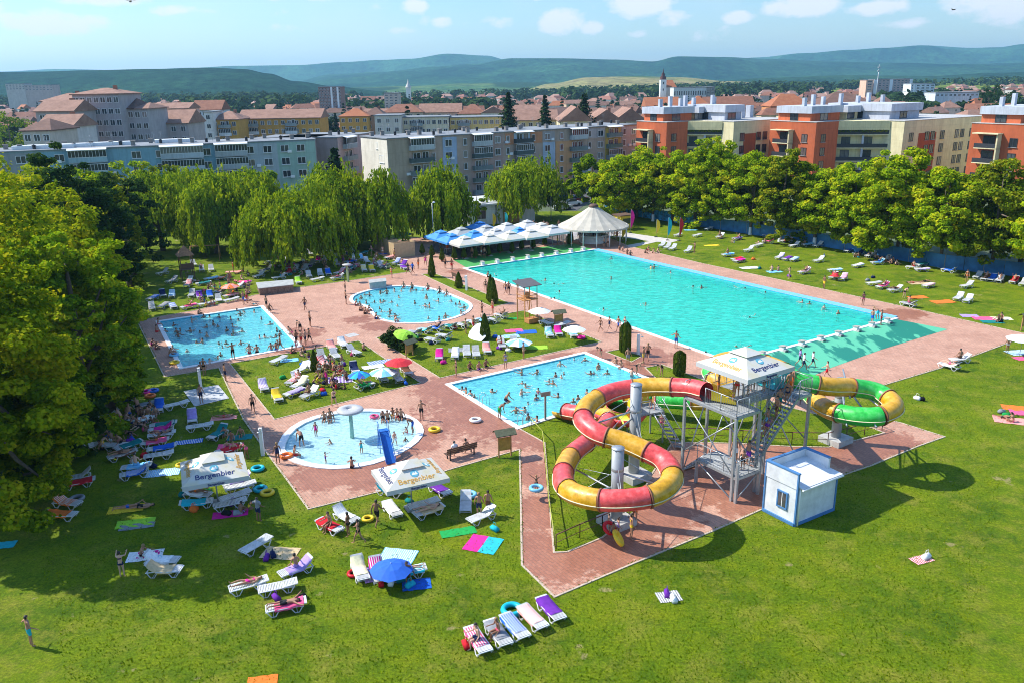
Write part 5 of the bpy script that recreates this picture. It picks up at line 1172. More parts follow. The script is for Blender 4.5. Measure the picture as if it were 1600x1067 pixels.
for a in ((755,850,1.9,1.75,-20,'magenta','before the lone raised lounger',False,'turquoise'),(716,831,2.1,.85,16,'green','next to the magenta towel'),(438,864,2.0,1.25,-8,'beige','beside the flat lounger'),(227,868,1.9,1.1,12,'white','under the seated bather',False),
          (232,866,1.2,.7,12,'magenta','under the seated bather'),(360,803,2.1,.9,14,'magenta','below the beer parasol'),(622,868,2.0,1.4,-12,'lightblue','behind the blue parasol',True),(651,913,1.5,1.0,10,'blue','beside the blue parasol'),(590,895,1.6,1.5,20,'lilac','under the blue parasol'),
          (212,817,2.2,1.0,14,'lime','in tree shade'),(214,822,2.0,.7,14,'grey','in tree shade'),(197,795,2.1,1.0,14,'yellow','in tree shade'),(255,738,2.2,1.2,12,'lightblue','in tree shade beside sunloungers',True),(295,690,2.0,.8,14,'blue','in tree shade',True),(350,653,2.0,.8,12,'salmon','by the path in shade'),
          (375,683,1.8,1.0,10,'teal','by the path in shade'),(360,697,1.8,1.0,10,'pink','by the path in shade'),(594,566,2.3,1.2,22,'blue','by the red parasol',True),(583,573,2.0,1.0,22,'white','by the red parasol'),(530,593,2.4,1.8,10,'purple','among the family group',True),(452,563,1.7,1.0,15,'lightblue','on the left island lawn'),
          (795,526,2.2,1.2,15,'turquoise','beside the pale blue parasol',True),(803,517,1.9,1.2,10,'pink','on the right island lawn'),(822,519,2.2,1.3,5,'blue','on the right island lawn'),(838,543,2.2,1.2,0,'lime','on the right island lawn'),(715,547,1.8,1.3,5,'grey','behind the lounger row'),(1003,563,.1,.1,0,'white','x') if False else (800,498,1.2,.6,0,'green','by the lifeguard tower'),
          (1112,384,2.4,1.0,10,'yellow','on the right lawn near the fence'),(1171,419,2.6,1.3,10,'white','on the right lawn',True),(1080,360,2.4,1.0,0,'lightblue','by the fence'),(1210,425,2.0,1.2,10,'lightblue','under two seated bathers'),(1436,443,2.6,1.2,5,'beige','on the right lawn'),(1434,465,2.2,1.2,10,'orange','by the paving'),(1473,472,2.6,1.4,10,'orange','beside two white loungers'),
          (1515,494,1.8,1.2,-10,'lilac','near the deck corner'),(1537,498,2.2,1.4,-10,'pink','near the deck corner'),(1550,503,2.2,1.2,-10,'teal','near the deck corner'),(1565,498,2.0,1.2,-10,'cream','near the deck corner'),(1590,638,2.2,1.2,-20,'orange','at the right edge'),(1598,645,1.8,1.1,-20,'pink','at the right edge'),(1580,657,2.4,1.4,-22,'salmon','at the right edge'),(1592,551,2.2,1.4,10,'lightblue','under the white parasol',True),(1598,560,1.6,1.0,10,'pink','under the white parasol'),
          (1440,874,1.2,.7,20,'red','alone on the front lawn',True),(1045,932,1.2,.9,10,'grey','alone on the front lawn with bags',True),(410,1065,1.3,.8,10,'orange','at the bottom edge'),(10,851,1.0,.8,10,'turquoise','at the left edge'),(383,440,1.8,.9,5,'pink','on the upper left lawn'),(365,425,2.2,1.0,5,'salmon','on the upper left lawn'),(553,417,2.4,.9,5,'pink','on the upper left lawn'),(600,397,1.6,.8,5,'blue','by the cabins')):
    ground_towel(*a)
# ---- swim rings, bags, balls
RM = MB().torus(.36, .12, (0,0,.12), 22, 8).mesh('swim_ring', M_RING)
def ring(x, y, col, place, sc=1.0, z=0, tilt=0):
    g = g2(x, y, z); o = ob('swim_ring', RM, None, (g.x, g.y, z+.02), 0, C[col]); o.scale = (sc,)*3; o.rotation_euler = (tilt, 0, RNG.uniform(0, 3))
    tag(o, col+' inflatable swim ring', 'swim ring', 'swim rings', place)
for a in ((679,673,'yellow','on the paving'),(743,658,'white','on the wet paving'),(448,714,'orange','at the rim of the paddling pool'),(403,734,'turquoise','near the beer parasol'),(418,772,'yellow','near the beer parasol'),(407,766,'turquoise','beside the yellow ring'),(283,728,'yellow','beside the striped towel',.8),(268,598,'white','x') if False else (272,556,'lightblue','by the rectangular pool'),(273,568,'yellow','by the rectangular pool'),
          (553,898,'red','beside the cream lounger',.8),(575,812,'yellow','behind the family on loungers',.8),(908,529,'magenta','before the white parasol'),(235,620,'orange','in tree shade'),(228,614,'magenta','in tree shade'),(240,612,'blue','in tree shade'),(800,956,'turquoise','behind the row of five',1.2),(121,781,'grey','beside the orange towels'),(734,775,'lightblue','beside the upright lounger'),(341,436,'orange','on the upper left lawn')): ring(*a)
def bag_mesh():
    b = MB(); b.add([(-.26,-.12,0),(.26,-.12,0),(.28,.12,0),(-.25,.13,0),(-.29,-.15,.17),(.28,-.14,.15),(.30,.14,.18),(-.27,.15,.16),(-.20,-.03,.33),(.22,-.04,.29),(.21,.04,.30),(-.21,.05,.34)], [(3,2,1,0),(0,1,5,4),(1,2,6,5),(2,3,7,6),(3,0,4,7),(4,5,9,8),(5,6,10,9),(6,7,11,10),(7,4,8,11),(8,9,10,11)], 0, True); b.tube([(-.14,0,.34),(-.1,0,.52),(.1,0,.52),(.14,0,.34)], .015, 5); return b
BGM = bag_mesh().mesh('beach_bag', M_CLOTH)
def bag(x, y, col, place):
    g = g2(x, y); o = ob('beach_bag', BGM, None, (g.x, g.y, 0), RNG.uniform(0, 3), C[col]); tag(o, col+' cloth beach bag with two handles', 'bag', 'beach bags', place)
for a in ((773,828,'turquoise','under the lone raised lounger'),(1439,625,'black','alone on the grass past the slide'),(1433,624,'white','beside the black bag'),(1042,930,'purple','on the grey towel'),(1052,938,'white','beside the grey towel'),(432,936,'purple','under the flat lounger'),(471,936,'black','beside the slatted lounger'),(728,1010,'red','left of the row of five'),(627,908,'teal','by the blue parasol'),(641,916,'turquoise','by the blue parasol'),
          (596,913,'red','by the blue parasol'),(612,912,'white','by the blue parasol'),(506,617,'blue','on the left island lawn'),(634,600,'blue','on the left island lawn'),(693,568,'magenta','on the right island lawn'),(417,873,'purple','beside the bamboo mat'),(427,869,'navy','on the beige towel'),(252,880,'lightblue','on the paired loungers'),(1563,503,'black','near the deck corner'),(1565,645,'grey','at the right edge'),(1572,650,'green','at the right edge'),(303,798,'orange','under the lounger by the beer parasol'),(1447,872,'white','on the red towel'),(640,785,'teal','under the second beer parasol')): bag(*a)
for cx0, cy0, dx, dy, n_, pl in ((500,585,60,30,12,'on the left island lawn'),(740,535,90,22,12,'on the right island lawn'),(520,418,110,20,14,'on the upper left lawn'),(215,690,45,40,12,'in the tree shade'),(335,462,40,16,8,'above the upper left pool'),(1330,425,220,30,12,'on the right lawn'),(330,788,50,22,6,'by the front beer parasol')):
    for k in range(n_):
      bx_, by_ = cx0+RNG.uniform(-1, 1)*dx, cy0+RNG.uniform(-1, 1)*dy; q_2 = g2(bx_, by_).to_2d()
      if not (inside(q_2, PAVE_OUT) and not any(inside(q_2, s_) for s_ in ISL)): bag(bx_, by_, ['navy','red','teal','white','grey','pink','black','orange','blue','purple','beige','green'][(k*5+cx0) % 12], pl)
# ---- round sun parasols
def parasol(x, y, col, place, R=1.0, h=2.0, tilt=0, az=0, col2=None, lab='round sun parasol'):
    g = g2(x, y); t = thing('beach_parasol', col+(' and '+col2 if col2 else '')+' '+lab, 'parasol', (g.x, g.y, 0), az, 'round beach parasols', place); t.rotation_euler = (tilt, 0, az)
    m = MB(); n = 8; vs = [(0, 0, h)]
    for r, z in ((.5, h-.13), (1.0, h-.40)):
        for k in range(n*2):
            a = math.pi*k/n; s_ = 1 if k % 2 == 0 else .94; vs.append((R*r*math.cos(a)*s_, R*r*math.sin(a)*s_, z+(0 if k % 2 == 0 else .03)))
    q = n*2
    for k in range(q): m.f.append([0, 1+k, 1+(k+1) % q]); m.f.append([1+k, 1+q+k, 1+q+(k+1) % q, 1+(k+1) % q])
    m.v = vs; m.m = [(1 if (col2 and (i//4) % 2) else 0) for i in range(len(m.f))]; m.sm = [False]*len(m.f)
    m.build('canopy', [mat('parasol_'+col, C[col], .8)]+([mat('parasol_'+col2, C[col2], .8)] if col2 else []), t)
    MB().tube([(0,0,0),(0,0,h+.06)], .02, 6).build('pole', M_STEEL, t)
    for k in range(0): pass
    r = MB()
    for k in range(n): a = 2*math.pi*k/n; r.tube([(0,0,h-.05),(R*.98*math.cos(a), R*.98*math.sin(a), h-.41)], .008, 4)
    r.build('ribs', M_STEEL, t)
for a in ((613,912,'blue','over the family on the front lawn',1.15,1.25),(624,592,'red','at the corner of the left island lawn',1.25,1.9),(600,597,'lightblue','beside the red parasol',1.25,1.3,0,0,'white'),(562,600,'blue','left of the red parasol',1.0,1.2,0,0,'turquoise'),(628,545,'lime','over the juniper bush',1.2,1.9,.35,1.0),
          (843,508,'white','beside the lifeguard tower',1.25,1.9),(897,535,'white','over loungers by the paving',1.2,1.7),(811,545,'lightblue','lying low on the right island lawn',1.35,1.0,0,0,'white'),(753,527,'white','tipped on its side by a thuja',1.35,1.1,.9,-.9),(1593,556,'white','at the right edge of the photo',1.4,2.0),(361,462,'orange','on the upper left lawn',1.2,1.5,0,0,'salmon'),(553,393,'green','x') if False else (633,382,'teal','behind the sand coloured cabins',1.3,2.0),(1305,439,'red','over a lounger on the right lawn',.55,1.0)): parasol(*a)
# ---- big square advertising parasols
def txt(s, size, m, name='lettering', bold=.005):
    cu = bpy.data.curves.new('t', 'FONT'); cu.body = s; cu.size = size; cu.align_x = 'CENTER'; cu.align_y = 'CENTER'; cu.offset = bold; cu.extrude = .004
    o = bpy.data.objects.new('t', cu); COL.objects.link(o); bpy.context.view_layer.update()
    me = bpy.data.meshes.new_from_object(o); bpy.data.objects.remove(o); me.name = name; me.materials.clear(); me.materials.append(m); return me
M_NAVY = mat('print_navy', (.02,.03,.14), .7); M_GOLD = mat('print_gold', (.62,.34,.06), .8); M_TEALP = mat('print_teal', (.10,.38,.48), .8)
def canvas():
    m, t, b = nodes('cream_canvas'); tcn = N(t, 'ShaderNodeTexCoord'); n = N(t, 'ShaderNodeTexNoise', ins={'Vector': tcn.outputs['Object'], 'Scale': .9, 'Detail': 4.0})
    t.links.new(ramp(t, n.outputs['Fac'], [(.45, (.60,.585,.52)), (.62, (.60,.55,.38)), (.80, (.60,.57,.46))]), b.inputs['Base Color']); b.inputs['Roughness'].default_value = .8; return m
M_CANV = canvas(); M_CANVW = mat('white_canvas', (.50,.51,.50), .8, .05, 2); M_CANVB = mat('blue_canvas', (.05,.26,.62), .7, .2, 1.5); M_CANVG = mat('grey_canvas', (.36,.38,.37), .8, .15, 1.5)
def big_parasol(P, s, rz, label, place, z0=2.35, rise=1.05, m=None, text=True, base=0.0, s2=None, group='square cafe parasols', side=0):
    m = m or M_CANV; s2 = s2 or s; t = thing('square_parasol', label, 'parasol', (P.x, P.y, base), rz, group, place); hx, hy = s/2, s2/2
    b = MB(); cap = .30; zc = z0+rise*(1-cap)
    c4 = [(-hx,-hy,z0),(hx,-hy,z0),(hx,hy,z0),(-hx,hy,z0)]; k4 = [(x*cap, y*cap, zc) for x, y, z in c4]
    b.add(c4+k4, [(i, (i+1) % 4, 4+(i+1) % 4, 4+i) for i in range(4)])
    can = b.build('canopy', m, t)
    b = MB(); ca = [(x*cap*1.22, y*cap*1.22, zc+.07) for x, y, z in c4]; b.add(ca+[(0, 0, z0+rise+.12)], [(i, (i+1) % 4, 4) for i in range(4)]); b.build('vent_cap', m, t)
    b = MB(); vs = []
    for q, (x, y, z) in enumerate(c4): vs += [(x, y, z), (x*1.005, y*1.005, z-.28)]
    b.add(vs, [(2*i, 2*i+1, (2*i+3) % 8, (2*i+2) % 8) for i in range(4)]); val = b.build('valance', M_CANVW if m is not M_CANVB else m, t)
    MB().tube([(0,0,0),(0,0,z0+rise)], .045, 8).build('pole', M_STEEL, t)
    MB().box((0,0,.05), (.8,.8,.1)).build('base_plate', M_CONC, t)
    r = MB()
    for x, y, z in c4: r.tube([(0,0,zc-.05),(x*.98,y*.98,z-.03)], .016, 4)
    r.build('ribs', M_STEEL, t)
    if text:
        sl = math.atan2(rise*(1-cap), hy*(1-cap)); ln = math.hypot(rise*(1-cap), hy*(1-cap))
        for k in range(4):
            hd = hy if k % 2 == 0 else hx; sl = math.atan2(rise*(1-cap), hd*(1-cap)); ln = math.hypot(rise*(1-cap), hd*(1-cap))
            M_ = Matrix.Rotation(k*math.pi/2, 4, 'Z') @ Matrix.Translation((0, -hd, z0)) @ Matrix.Rotation(sl, 4, 'X')
            big = k in text if isinstance(text, (list, tuple)) else True
            o = ob('lettering', txt('Bergenbier', .52 if s > 3 else .4, M_NAVY if (k == side) else M_GOLD), can); o.matrix_local = M_ @ Matrix.Translation((0, ln*.34, .012))
            e = MB(); e.lathe([(0,.0),(.26,.0),(.26,.006),(0,.007)], 18, (0, 0, 0), 0, False); e.add([(-.2,-.1,.010),(-.05,.12,.010),(.02,.02,.010),(.1,.15,.010),(.2,-.1,.010)], [(0,4,3,2,1)], 1)
            o = e.build('emblem', [M_TEALP, M_WHITE], can); o.matrix_local = M_ @ Matrix.Translation((0, ln*.68, .012))
        o = ob('lettering', txt('Bergenbier', .22, M_NAVY), val); o.matrix_local = Matrix.Translation((0, -hy*1.005-.012, z0-.15)) @ Matrix.Rotation(math.pi/2, 4, 'X')
    return t
TX = Vector((math.cos(math.radians(33)), math.sin(math.radians(33)))); TY = Vector((-TX.y, TX.x)); T0 = at(1142, 782).to_2d()
def tw(u, v): p = T0+TX*u+TY*v; return p
def quadc(pts, z): q = [at(x, y, z).to_2d() for x, y in pts]; return sum(q, Vector((0, 0)))/4, q
c_, q_ = quadc([(279,764),(384,745),(384,703),(286,719)], 2.35); big_parasol(c_, (q_[1]-q_[0]).length, math.atan2((q_[1]-q_[0]).y, (q_[1]-q_[0]).x), 'cream square beer parasol with dark lettering', 'at the edge of the tree shade', s2=((q_[3]-q_[0]).length+(q_[2]-q_[1]).length)/2*.92, rise=1.0)
c_, q_ = quadc([(603,768),(701,746),(675,715),(582,733)], 2.35); big_parasol(c_, (q_[1]-q_[0]).length, math.atan2((q_[1]-q_[0]).y, (q_[1]-q_[0]).x), 'cream square parasol with golden lettering', 'on the front lawn', s2=(q_[3]-q_[0]).length, rise=.85, side=3)
big_parasol(tw(2.4, 1.7), 4.2, math.radians(33), 'white square beer parasol with lettering', 'on top of the slide tower', z0=2.35, base=5.65, rise=1.0, side=0)
for x, y, m, lb, sz in ((726,369,M_CANV,'cream',4),(764,365,M_CANV,'cream',4),(797,361,M_CANV,'cream',4),(829,358,M_CANV,'cream',4),(863,352,M_CANVW,'white',4),(792,348,M_CANVW,'white',4),(824,344,M_CANVW,'white',4),(846,348,M_CANV,'cream',4),(741,360,M_CANVB,'blue',3.6),(811,355,M_CANVB,'blue',3.0),(689,360,M_CANVB,'blue',4),(706,365,M_CANVB,'blue',3.8),
                        (721,355,M_CANVG,'grey',4),(760,352,M_CANVG,'grey',4),(750,346,M_CANVB,'blue',3.6),(775,357,M_CANVW,'white',3.8)):
    p = at(x, y, 3.4); big_parasol(p.to_2d(), sz, math.radians(32), lb+' square parasol', 'on the cafe terrace', z0=2.4, rise=.95, m=m, text=False)
# ---- round beige tent
p = at(928, 352, 2.9); p = Vector((p.x, p.y+1.0)); t = thing('round_tent', 'large beige round tent with pleated roof and open sides', 'tent', (p.x, p.y, 0), .2, None, 'at the head of the swimming pool'); R = 5.7; n = 16
m = MB(); vs = []; 
for r, z in ((.09, 5.75), (.35, 4.75), (.68, 3.65), (1.0, 2.75)):
    for k in range(n*2): a = math.pi*k/n; dz = 0 if k % 2 == 0 else -.16*r; vs.append((R*r*math.cos(a), R*r*math.sin(a), z+dz))
m.add(vs, [(i*32+k, i*32+(k+1) % 32, (i+1)*32+(k+1) % 32, (i+1)*32+k) for i in range(3) for k in range(32)]); m.build('roof_canvas', mat('tent_canvas', (.46,.42,.34), .85, .16, .9), t)
MB().lathe([(.75,5.62),(.8,5.85),(.45,6.1),(.0,6.12)], 16).build('crown_cap', M_WOODD, t)
for k in range(n): a = 2*math.pi*(k+.5)/n; MB().tube([(R*.95*math.cos(a), R*.95*math.sin(a), 0), (R*.95*math.cos(a), R*.95*math.sin(a), 2.85)], .07, 6).build('post', M_WHITE, t)
MB().lathe([(2.2,0),(2.2,1.1),(2.4,1.12),(2.4,1.2),(1.9,1.2)], 20).build('bar_counter', M_WHITE, t)
MB().lathe([(R*1.0,2.7),(R*1.005,2.45)], 32).build('valance', mat('tent_canvas', (.62,.57,.47)), t)
gy = at(973, 358); tt = thing('yellow_hut', 'small yellow wooden sales hut', 'hut', (gy.x, gy.y, 0), .5, None, 'beside the beige tent'); MB().box((0,0,1.2), (2.6,2.2,2.4)).build('wall', mat('hut_yellow', (.70,.50,.04), .7), tt); MB().box((0,0,2.5), (3.0,2.6,.15)).build('roof', M_WOODD, tt); MB().box((0,-1.12,1.5), (1.6,.06,.9)).build('hatch', M_GLASS, tt)
# ---- feather flags
def flag(x, y, ty, col, place):
    g = g2(x, y); h = max(2.4, atY(x, ty, g.y).z); t = thing('feather_flag', 'tall '+col+' feather flag', 'flag', (g.x, g.y, 0), RNG.uniform(-.5, .2), 'feather flags', place)
    MB().tube([(0,0,0),(0,0,h*.9),(.12,0,h)], .025, 5).build('pole', M_STEEL, t)
    m = MB(); n = 14; vs = []
    for i in range(n+1): s = i/n; z = h*.22+s*h*.78; w = .75*math.sin(math.pi*min(1, s*.92+.06))**.6*(.55+.55*s); vs += [(0,0,z), (w, .06*math.sin(s*7), z-.1*w)]
    m.add(vs, [(2*i, 2*i+1, 2*i+3, 2*i+2) for i in range(n)]); m.build('banner', mat('flag_'+col, C[col], .8, .2, 2), t); MB().box((0,0,.04), (.5,.5,.08)).build('base', M_DARK, t)
for a in ((972,377,350,'yellow','by the beige tent, lower'),(964,366,338,'yellow','by the beige tent, upper'),(985,364,328,'magenta','behind the yellow hut'),(1025,371,343,'yellow','on the slab path'),(1043,376,340,'turquoise','between a yellow and a red flag'),(1061,377,340,'red','at the end of the slab path'),(770,360,334,'yellow','above the cafe parasols'),(789,356,332,'turquoise','above the cafe parasols')): flag(*a)
# ---- lamps, showers, poles
def lamp(x, y, ty, place):
    g = g2(x, y); h = atY(x, ty, g.y).z; t = thing('street_lamp', 'tall grey street lamp', 'lamp', (g.x, g.y, 0), 0, None, place)
    MB().tube([(0,0,0),(0,0,h*.5),(0,0,h)], [.09,.07,.05], 8).build('pole', M_STEEL, t); MB().tube([(0,0,h),(.25,-.2,h+.15)], .03, 6).build('arm', M_STEEL, t); MB().lathe([(0,0),(.22,.02),(.26,.12),(.1,.2),(0,.21)], 10, (.3,-.25,h+.08)).build('lamp_head', M_WHITE, t)
lamp(678,386,318,'left of the blue cafe parasols'); lamp(861,346,298,'behind the last white parasol')
def shower(x, y, h, col, place, disc=False):
    g = g2(x, y); t = thing('outdoor_shower', col+' outdoor shower post', 'shower', (g.x, g.y, 0), RNG.uniform(-1, 1), 'outdoor showers', place); m = M_WHITE if col == 'white' else mat('shower_green', (.30,.42,.22), .6)
    MB().box((0,0,h/2), (.24,.2,h)).build('column', m, t); MB().tube([(0,0,h-.08),(0,-.35,h+.05),(0,-.42,h-.1)], .025, 6).build('shower_arm', M_STEEL, t)
    MB().lathe([(0,0),(.14,0),(.10,.06),(0,.08)], 10, (0,-.42,h-.18)).build('shower_head', M_STEEL, t)
    if disc: MB().lathe([(0,0),(.62,.0),(.62,.07),(0,.1)], 16, (0,0,h)).build('top_disc', M_CONC, t)
shower(544,441,2.3,'green','between lawn and paving',True); shower(729,454,1.9,'white','on the narrow grass strip'); shower(997,554,2.0,'white','by the small grass patch'); shower(411,711,2.1,'white','at the edge of the lawn left of the paddling pool'); shower(315,612,2.2,'white','on the grey slab'); 
g = g2(852,656); t = thing('sign_post', 'grey post with small sign board', 'sign', (g.x, g.y, 0), .4, None, 'at the pool edge by the chute'); MB().box((0,0,1.1), (.14,.14,2.2)).build('post', M_STEELD, t); MB().box((0,-.1,2.2), (.8,.06,.35)).build('sign_board', M_STEELD, t)
# ---- wooden notice boxes with little roofs
def notice(x, y, rz, place, h=1.9):
    g = g2(x, y); t = thing('notice_stand', 'wooden notice stand with pitched roof', 'notice stand', (g.x, g.y, 0), rz, 'wooden notice stands', place)
    for s in (-1, 1): MB().box((s*.45,0,h/2), (.09,.09,h)).build('post', M_WOOD, t)
    MB().box((0,0,h*.52), (.8,.07,h*.5)).build('notice_board', mat('board_ochre', (.42,.26,.06), .8, .3, 3), t)
    m = MB(); m.add([(-.75,-.5,h-.1),(.75,-.5,h-.1),(.75,0,h+.22),(-.75,0,h+.22),(.75,.5,h-.1),(-.75,.5,h-.1)], [(0,1,2,3),(3,2,4,5)]); m.add([(-.75,-.5,h-.15),(.75,-.5,h-.15),(.75,0,h+.17),(-.75,0,h+.17),(.75,.5,h-.15),(-.75,.5,h-.15)], [(3,2,1,0),(5,4,2,3)]); m.build('roof', mat('roof_green_brown', (.10,.11,.06), .8, .3, 4), t)
notice(789,713,.35,'at the start of the brick path'); notice(640,557,.9,'on the right island lawn',1.5); notice(873,508,.3,'by the lifeguard tower',1.5); notice(1600,516,.4,'at the right edge of the photo',1.6)
# ---- benches, seat walls
def bench(x0, y0, x1, y1, place, h=1.0):
    a, b = g2(x0, y0), g2(x1, y1); L = (b-a).length; c = (a+b)/2; t = thing('park_bench', 'dark brown slatted park bench', 'bench', (c.x, c.y, 0), ang(a, b), None, place)
    m = MB(); [m.box((0, .18+i*.13, .45), (L, .10, .035)) for i in range(4)]; m.build('seat', M_WOODD, t)
    m = MB(); [m.box((0, .10-.02*i, .60+i*.14), (L, .035, .11)) for i in range(3)]; m.build('backrest', M_WOODD, t)
    for x in (-L/2+.25, L/2-.25): m = MB(); m.box((x, .55, .22), (.07,.07,.44)); m.box((x,.12,.45),(.07,.08,.9)); m.box((x,.35,.42),(.07,.5,.05)); m.build('leg', M_DARK, t)
    return t, c, ang(a, b)
BN, bc_, brz = bench(700,722,747,709,'with two people on it, above the front lawn'); bench(705,436,717,441,'by the narrow grass strip')
def seatwall(pts, h, place, lab, m1):
    q = P2(pts); t = thing('seat_wall', lab, 'seat wall', (q[0].x, q[0].y, 0), 0, None, place); r = [(p-q[0]) for p in q]; MB().prism([(p.x, p.y) for p in r], 0, h).build('wall', m1, t)
    c = sum(r, Vector((0, 0)))/len(r); MB().prism([((p-c).x*1.04+c.x, (p-c).y*1.06+c.y) for p in r], h, h+.09).build('cap', mat('cap_slab', (.36,.37,.35), .8, .2, 2), t)
seatwall([(406,462),(459,456),(458,448),(402,453)], .85, 'above the rectangular pool', 'low brown stone seat wall with grey top', mat('rubble_stone', (.22,.15,.11), .9, .5, 5))
seatwall([(578,453),(604,450),(603,445),(577,448)], .8, 'beside the kidney-shaped pool', 'grey concrete seat block', M_CONC)
# ---- sand coloured changing cabins
for i, (x, y, w) in enumerate(((594,389,1.5),(604,393,1.5),(615,397,1.6),(633,402,3.4))):
    g = g2(x, y); t = thing('changing_cabin', 'sand coloured plywood cabin'+(', the wide one' if w > 2 else ''), 'cabin', (g.x, g.y, 0), math.radians(33 if w > 2 else 30), 'sand coloured changing cabins', 'in the row by the willows'); mm = mat('sand_board', (.56,.40,.22), .85, .12, 2)
    m = MB(); d = 1.9; th = .06
    m.box((0,0,1.1),(w,th,2.2)); m.box((-w/2,d/2,1.1),(th,d-.07,2.2)); m.box((w/2,d/2,1.1),(th,d-.07,2.2)); m.build('wall', mm, t); m = MB(); m.box((0,d,1.05),(w-.1,th,2.0)); m.build('door', mm, t); MB().box((0,d/2,.05),(w-.1,d-.1,.06)).build('floor_board', M_WOOD, t)
# ---- lifeguard tower
g = g2(824, 500); t = thing('lifeguard_tower', 'orange timber lifeguard tower with dark roof and ladder', 'lifeguard tower', (g.x, g.y, 0), math.radians(32), None, 'between the swimming pool and the island lawn'); MO = mat('orange_timber', (.50,.22,.07), .8, .2, 5)
for x in (-.8, .8):
    for y in (-.75, .75): MB().box((x, y, 1.55 if y < 0 else 2.0), (.09,.09, 3.1 if y < 0 else 4.0)).build('leg', MO, t)
MB().box((0,0,2.4),(1.75,1.65,.1)).build('platform', MO, t)
m = MB(); m.box((0,-.78,2.9),(1.65,.05,.08)); m.box((-.83,0,2.9),(.05,1.6,.08)); m.box((.83,0,2.9),(.05,1.6,.08)); m.build('railing', MO, t)
for x in (-.8, .8): MB().box((x,-.75,3.5),(.06,.06,1.0)).build('roof_post', M_STEELD, t)
m = MB(); m.add([(-1.2,-1.1,3.95),(1.2,-1.1,3.95),(1.2,1.1,4.3),(-1.2,1.1,4.3),(-1.2,-1.1,4.02),(1.2,-1.1,4.02),(1.2,1.1,4.37),(-1.2,1.1,4.37)], [(3,2,1,0),(4,5,6,7),(0,1,5,4),(1,2,6,5),(2,3,7,6),(3,0,4,7)]); m.build('roof', mat('roof_dark_felt', (.10,.095,.10), .8), t)
m = MB(); [m.tube([(x,-1.5,0),(x,-.82,2.5)], .03, 6) for x in (-.55,-.1)]; [m.tube([(-.55,-1.5+.068*k*4,.25*k),(-.1,-1.5+.068*k*4,.25*k)], .02, 5) for k in range(1,10)]; m.build('ladder', MO, t); MB().box((0,-1.2,.3),(1.7,.9,.5)).build('step_box', MO, t); MB().box((0,.1,2.75),(.5,.5,.6)).build('seat', MO, t)
# ---- mushroom fountain and blue slide in the paddling pool
g = g2(551, 690, -.4); t = thing('mushroom_fountain', 'grey mushroom fountain with flat disc and pale green stem', 'fountain', (g.x, g.y, -.4), 0, None, 'in the middle of the paddling pool')
MB().tube([(0,0,0),(0,0,2.55)], [.17,.13], 12).build('stem', mat('stem_green', (.28,.50,.42), .5), t); MB().lathe([(.25,2.60),(.95,2.50),(1.0,2.55),(.92,2.66),(.3,2.74),(.28,2.62),(.12,2.60),(0,2.6)], 28).build('disc', mat('disc_grey', (.42,.43,.44), .6), t); MB().lathe([(0,2.5),(.22,2.5),(.22,2.6),(0,2.62)], 12).build('nozzle', M_WHITE, t)
g = g2(607, 716); t = thing('children_slide', 'small blue plastic slide with ladder', 'slide', (g.x, g.y, -.05), math.radians(20), None, 'at the rim of the paddling pool'); MBL = mat('slide_blue', (.02,.14,.50), .4)
m = MB(); m.add([(-.32,-.9,.1),(.32,-.9,.1),(.32,1.0,1.7),(-.32,1.0,1.7)], [(0,1,2,3)]); m.add([(-.32,-.9,.06),(.32,-.9,.06),(.32,1.0,1.66),(-.32,1.0,1.66)], [(3,2,1,0)]); m.build('chute', MBL, t)
for x in (-.34,.34): m = MB(); m.add([(x,-.95,.1),(x,1.0,1.72),(x,1.0,1.95),(x,-.95,.35)], [(0,1,2,3)]); m.add([(x*1.08,-.95,.1),(x*1.08,1.0,1.72),(x*1.08,1.0,1.95),(x*1.08,-.95,.35)], [(3,2,1,0)]); m.build('side_rail', MBL, t)
MB().box((0,1.25,1.7),(.68,.5,.06)).build('platform', MBL, t); m = MB(); [m.tube([(x,1.5,1.7),(x,2.2,0)], .035, 6) for x in (-.3,.3)]; [m.box((0,1.5+.7*(1-k/6),1.7*k/6),(.6,.16,.03)) for k in range(1,6)]; m.build('ladder', MBL, t)
m = MB(); [m.tube([(x,1.2,0),(x,1.2,1.7)], .03, 6) for x in (-.32,.32)]; [m.tube([(x,1.0,1.75),(x,1.1,2.3),(x,1.6,2.3),(x,1.6,1.0)], .02, 5) for x in (-.34,.34)]; m.build('handrail', MBL, t)
# ---- ladders into the pools
for x, y, rz, pl in ((757,631,-1.0,'at the rim of the lower rectangular pool'),(817,664,.6,'at the corner of the lower rectangular pool')):
    g = g2(x, y); t = thing('pool_ladder', 'bent steel pool ladder', 'ladder', (g.x, g.y, -.5), rz, None, pl)
    for k in (-.25,.25): MB().tube([(k,-.35,.5),(k,-.3,1.3),(k,.1,1.4),(k,.3,1.2),(k,.35,0)], .022, 6).build('handrail', M_STEEL, t)
    MB().box((0,.34,.25),(.48,.1,.03)).build('rung', M_STEEL, t)
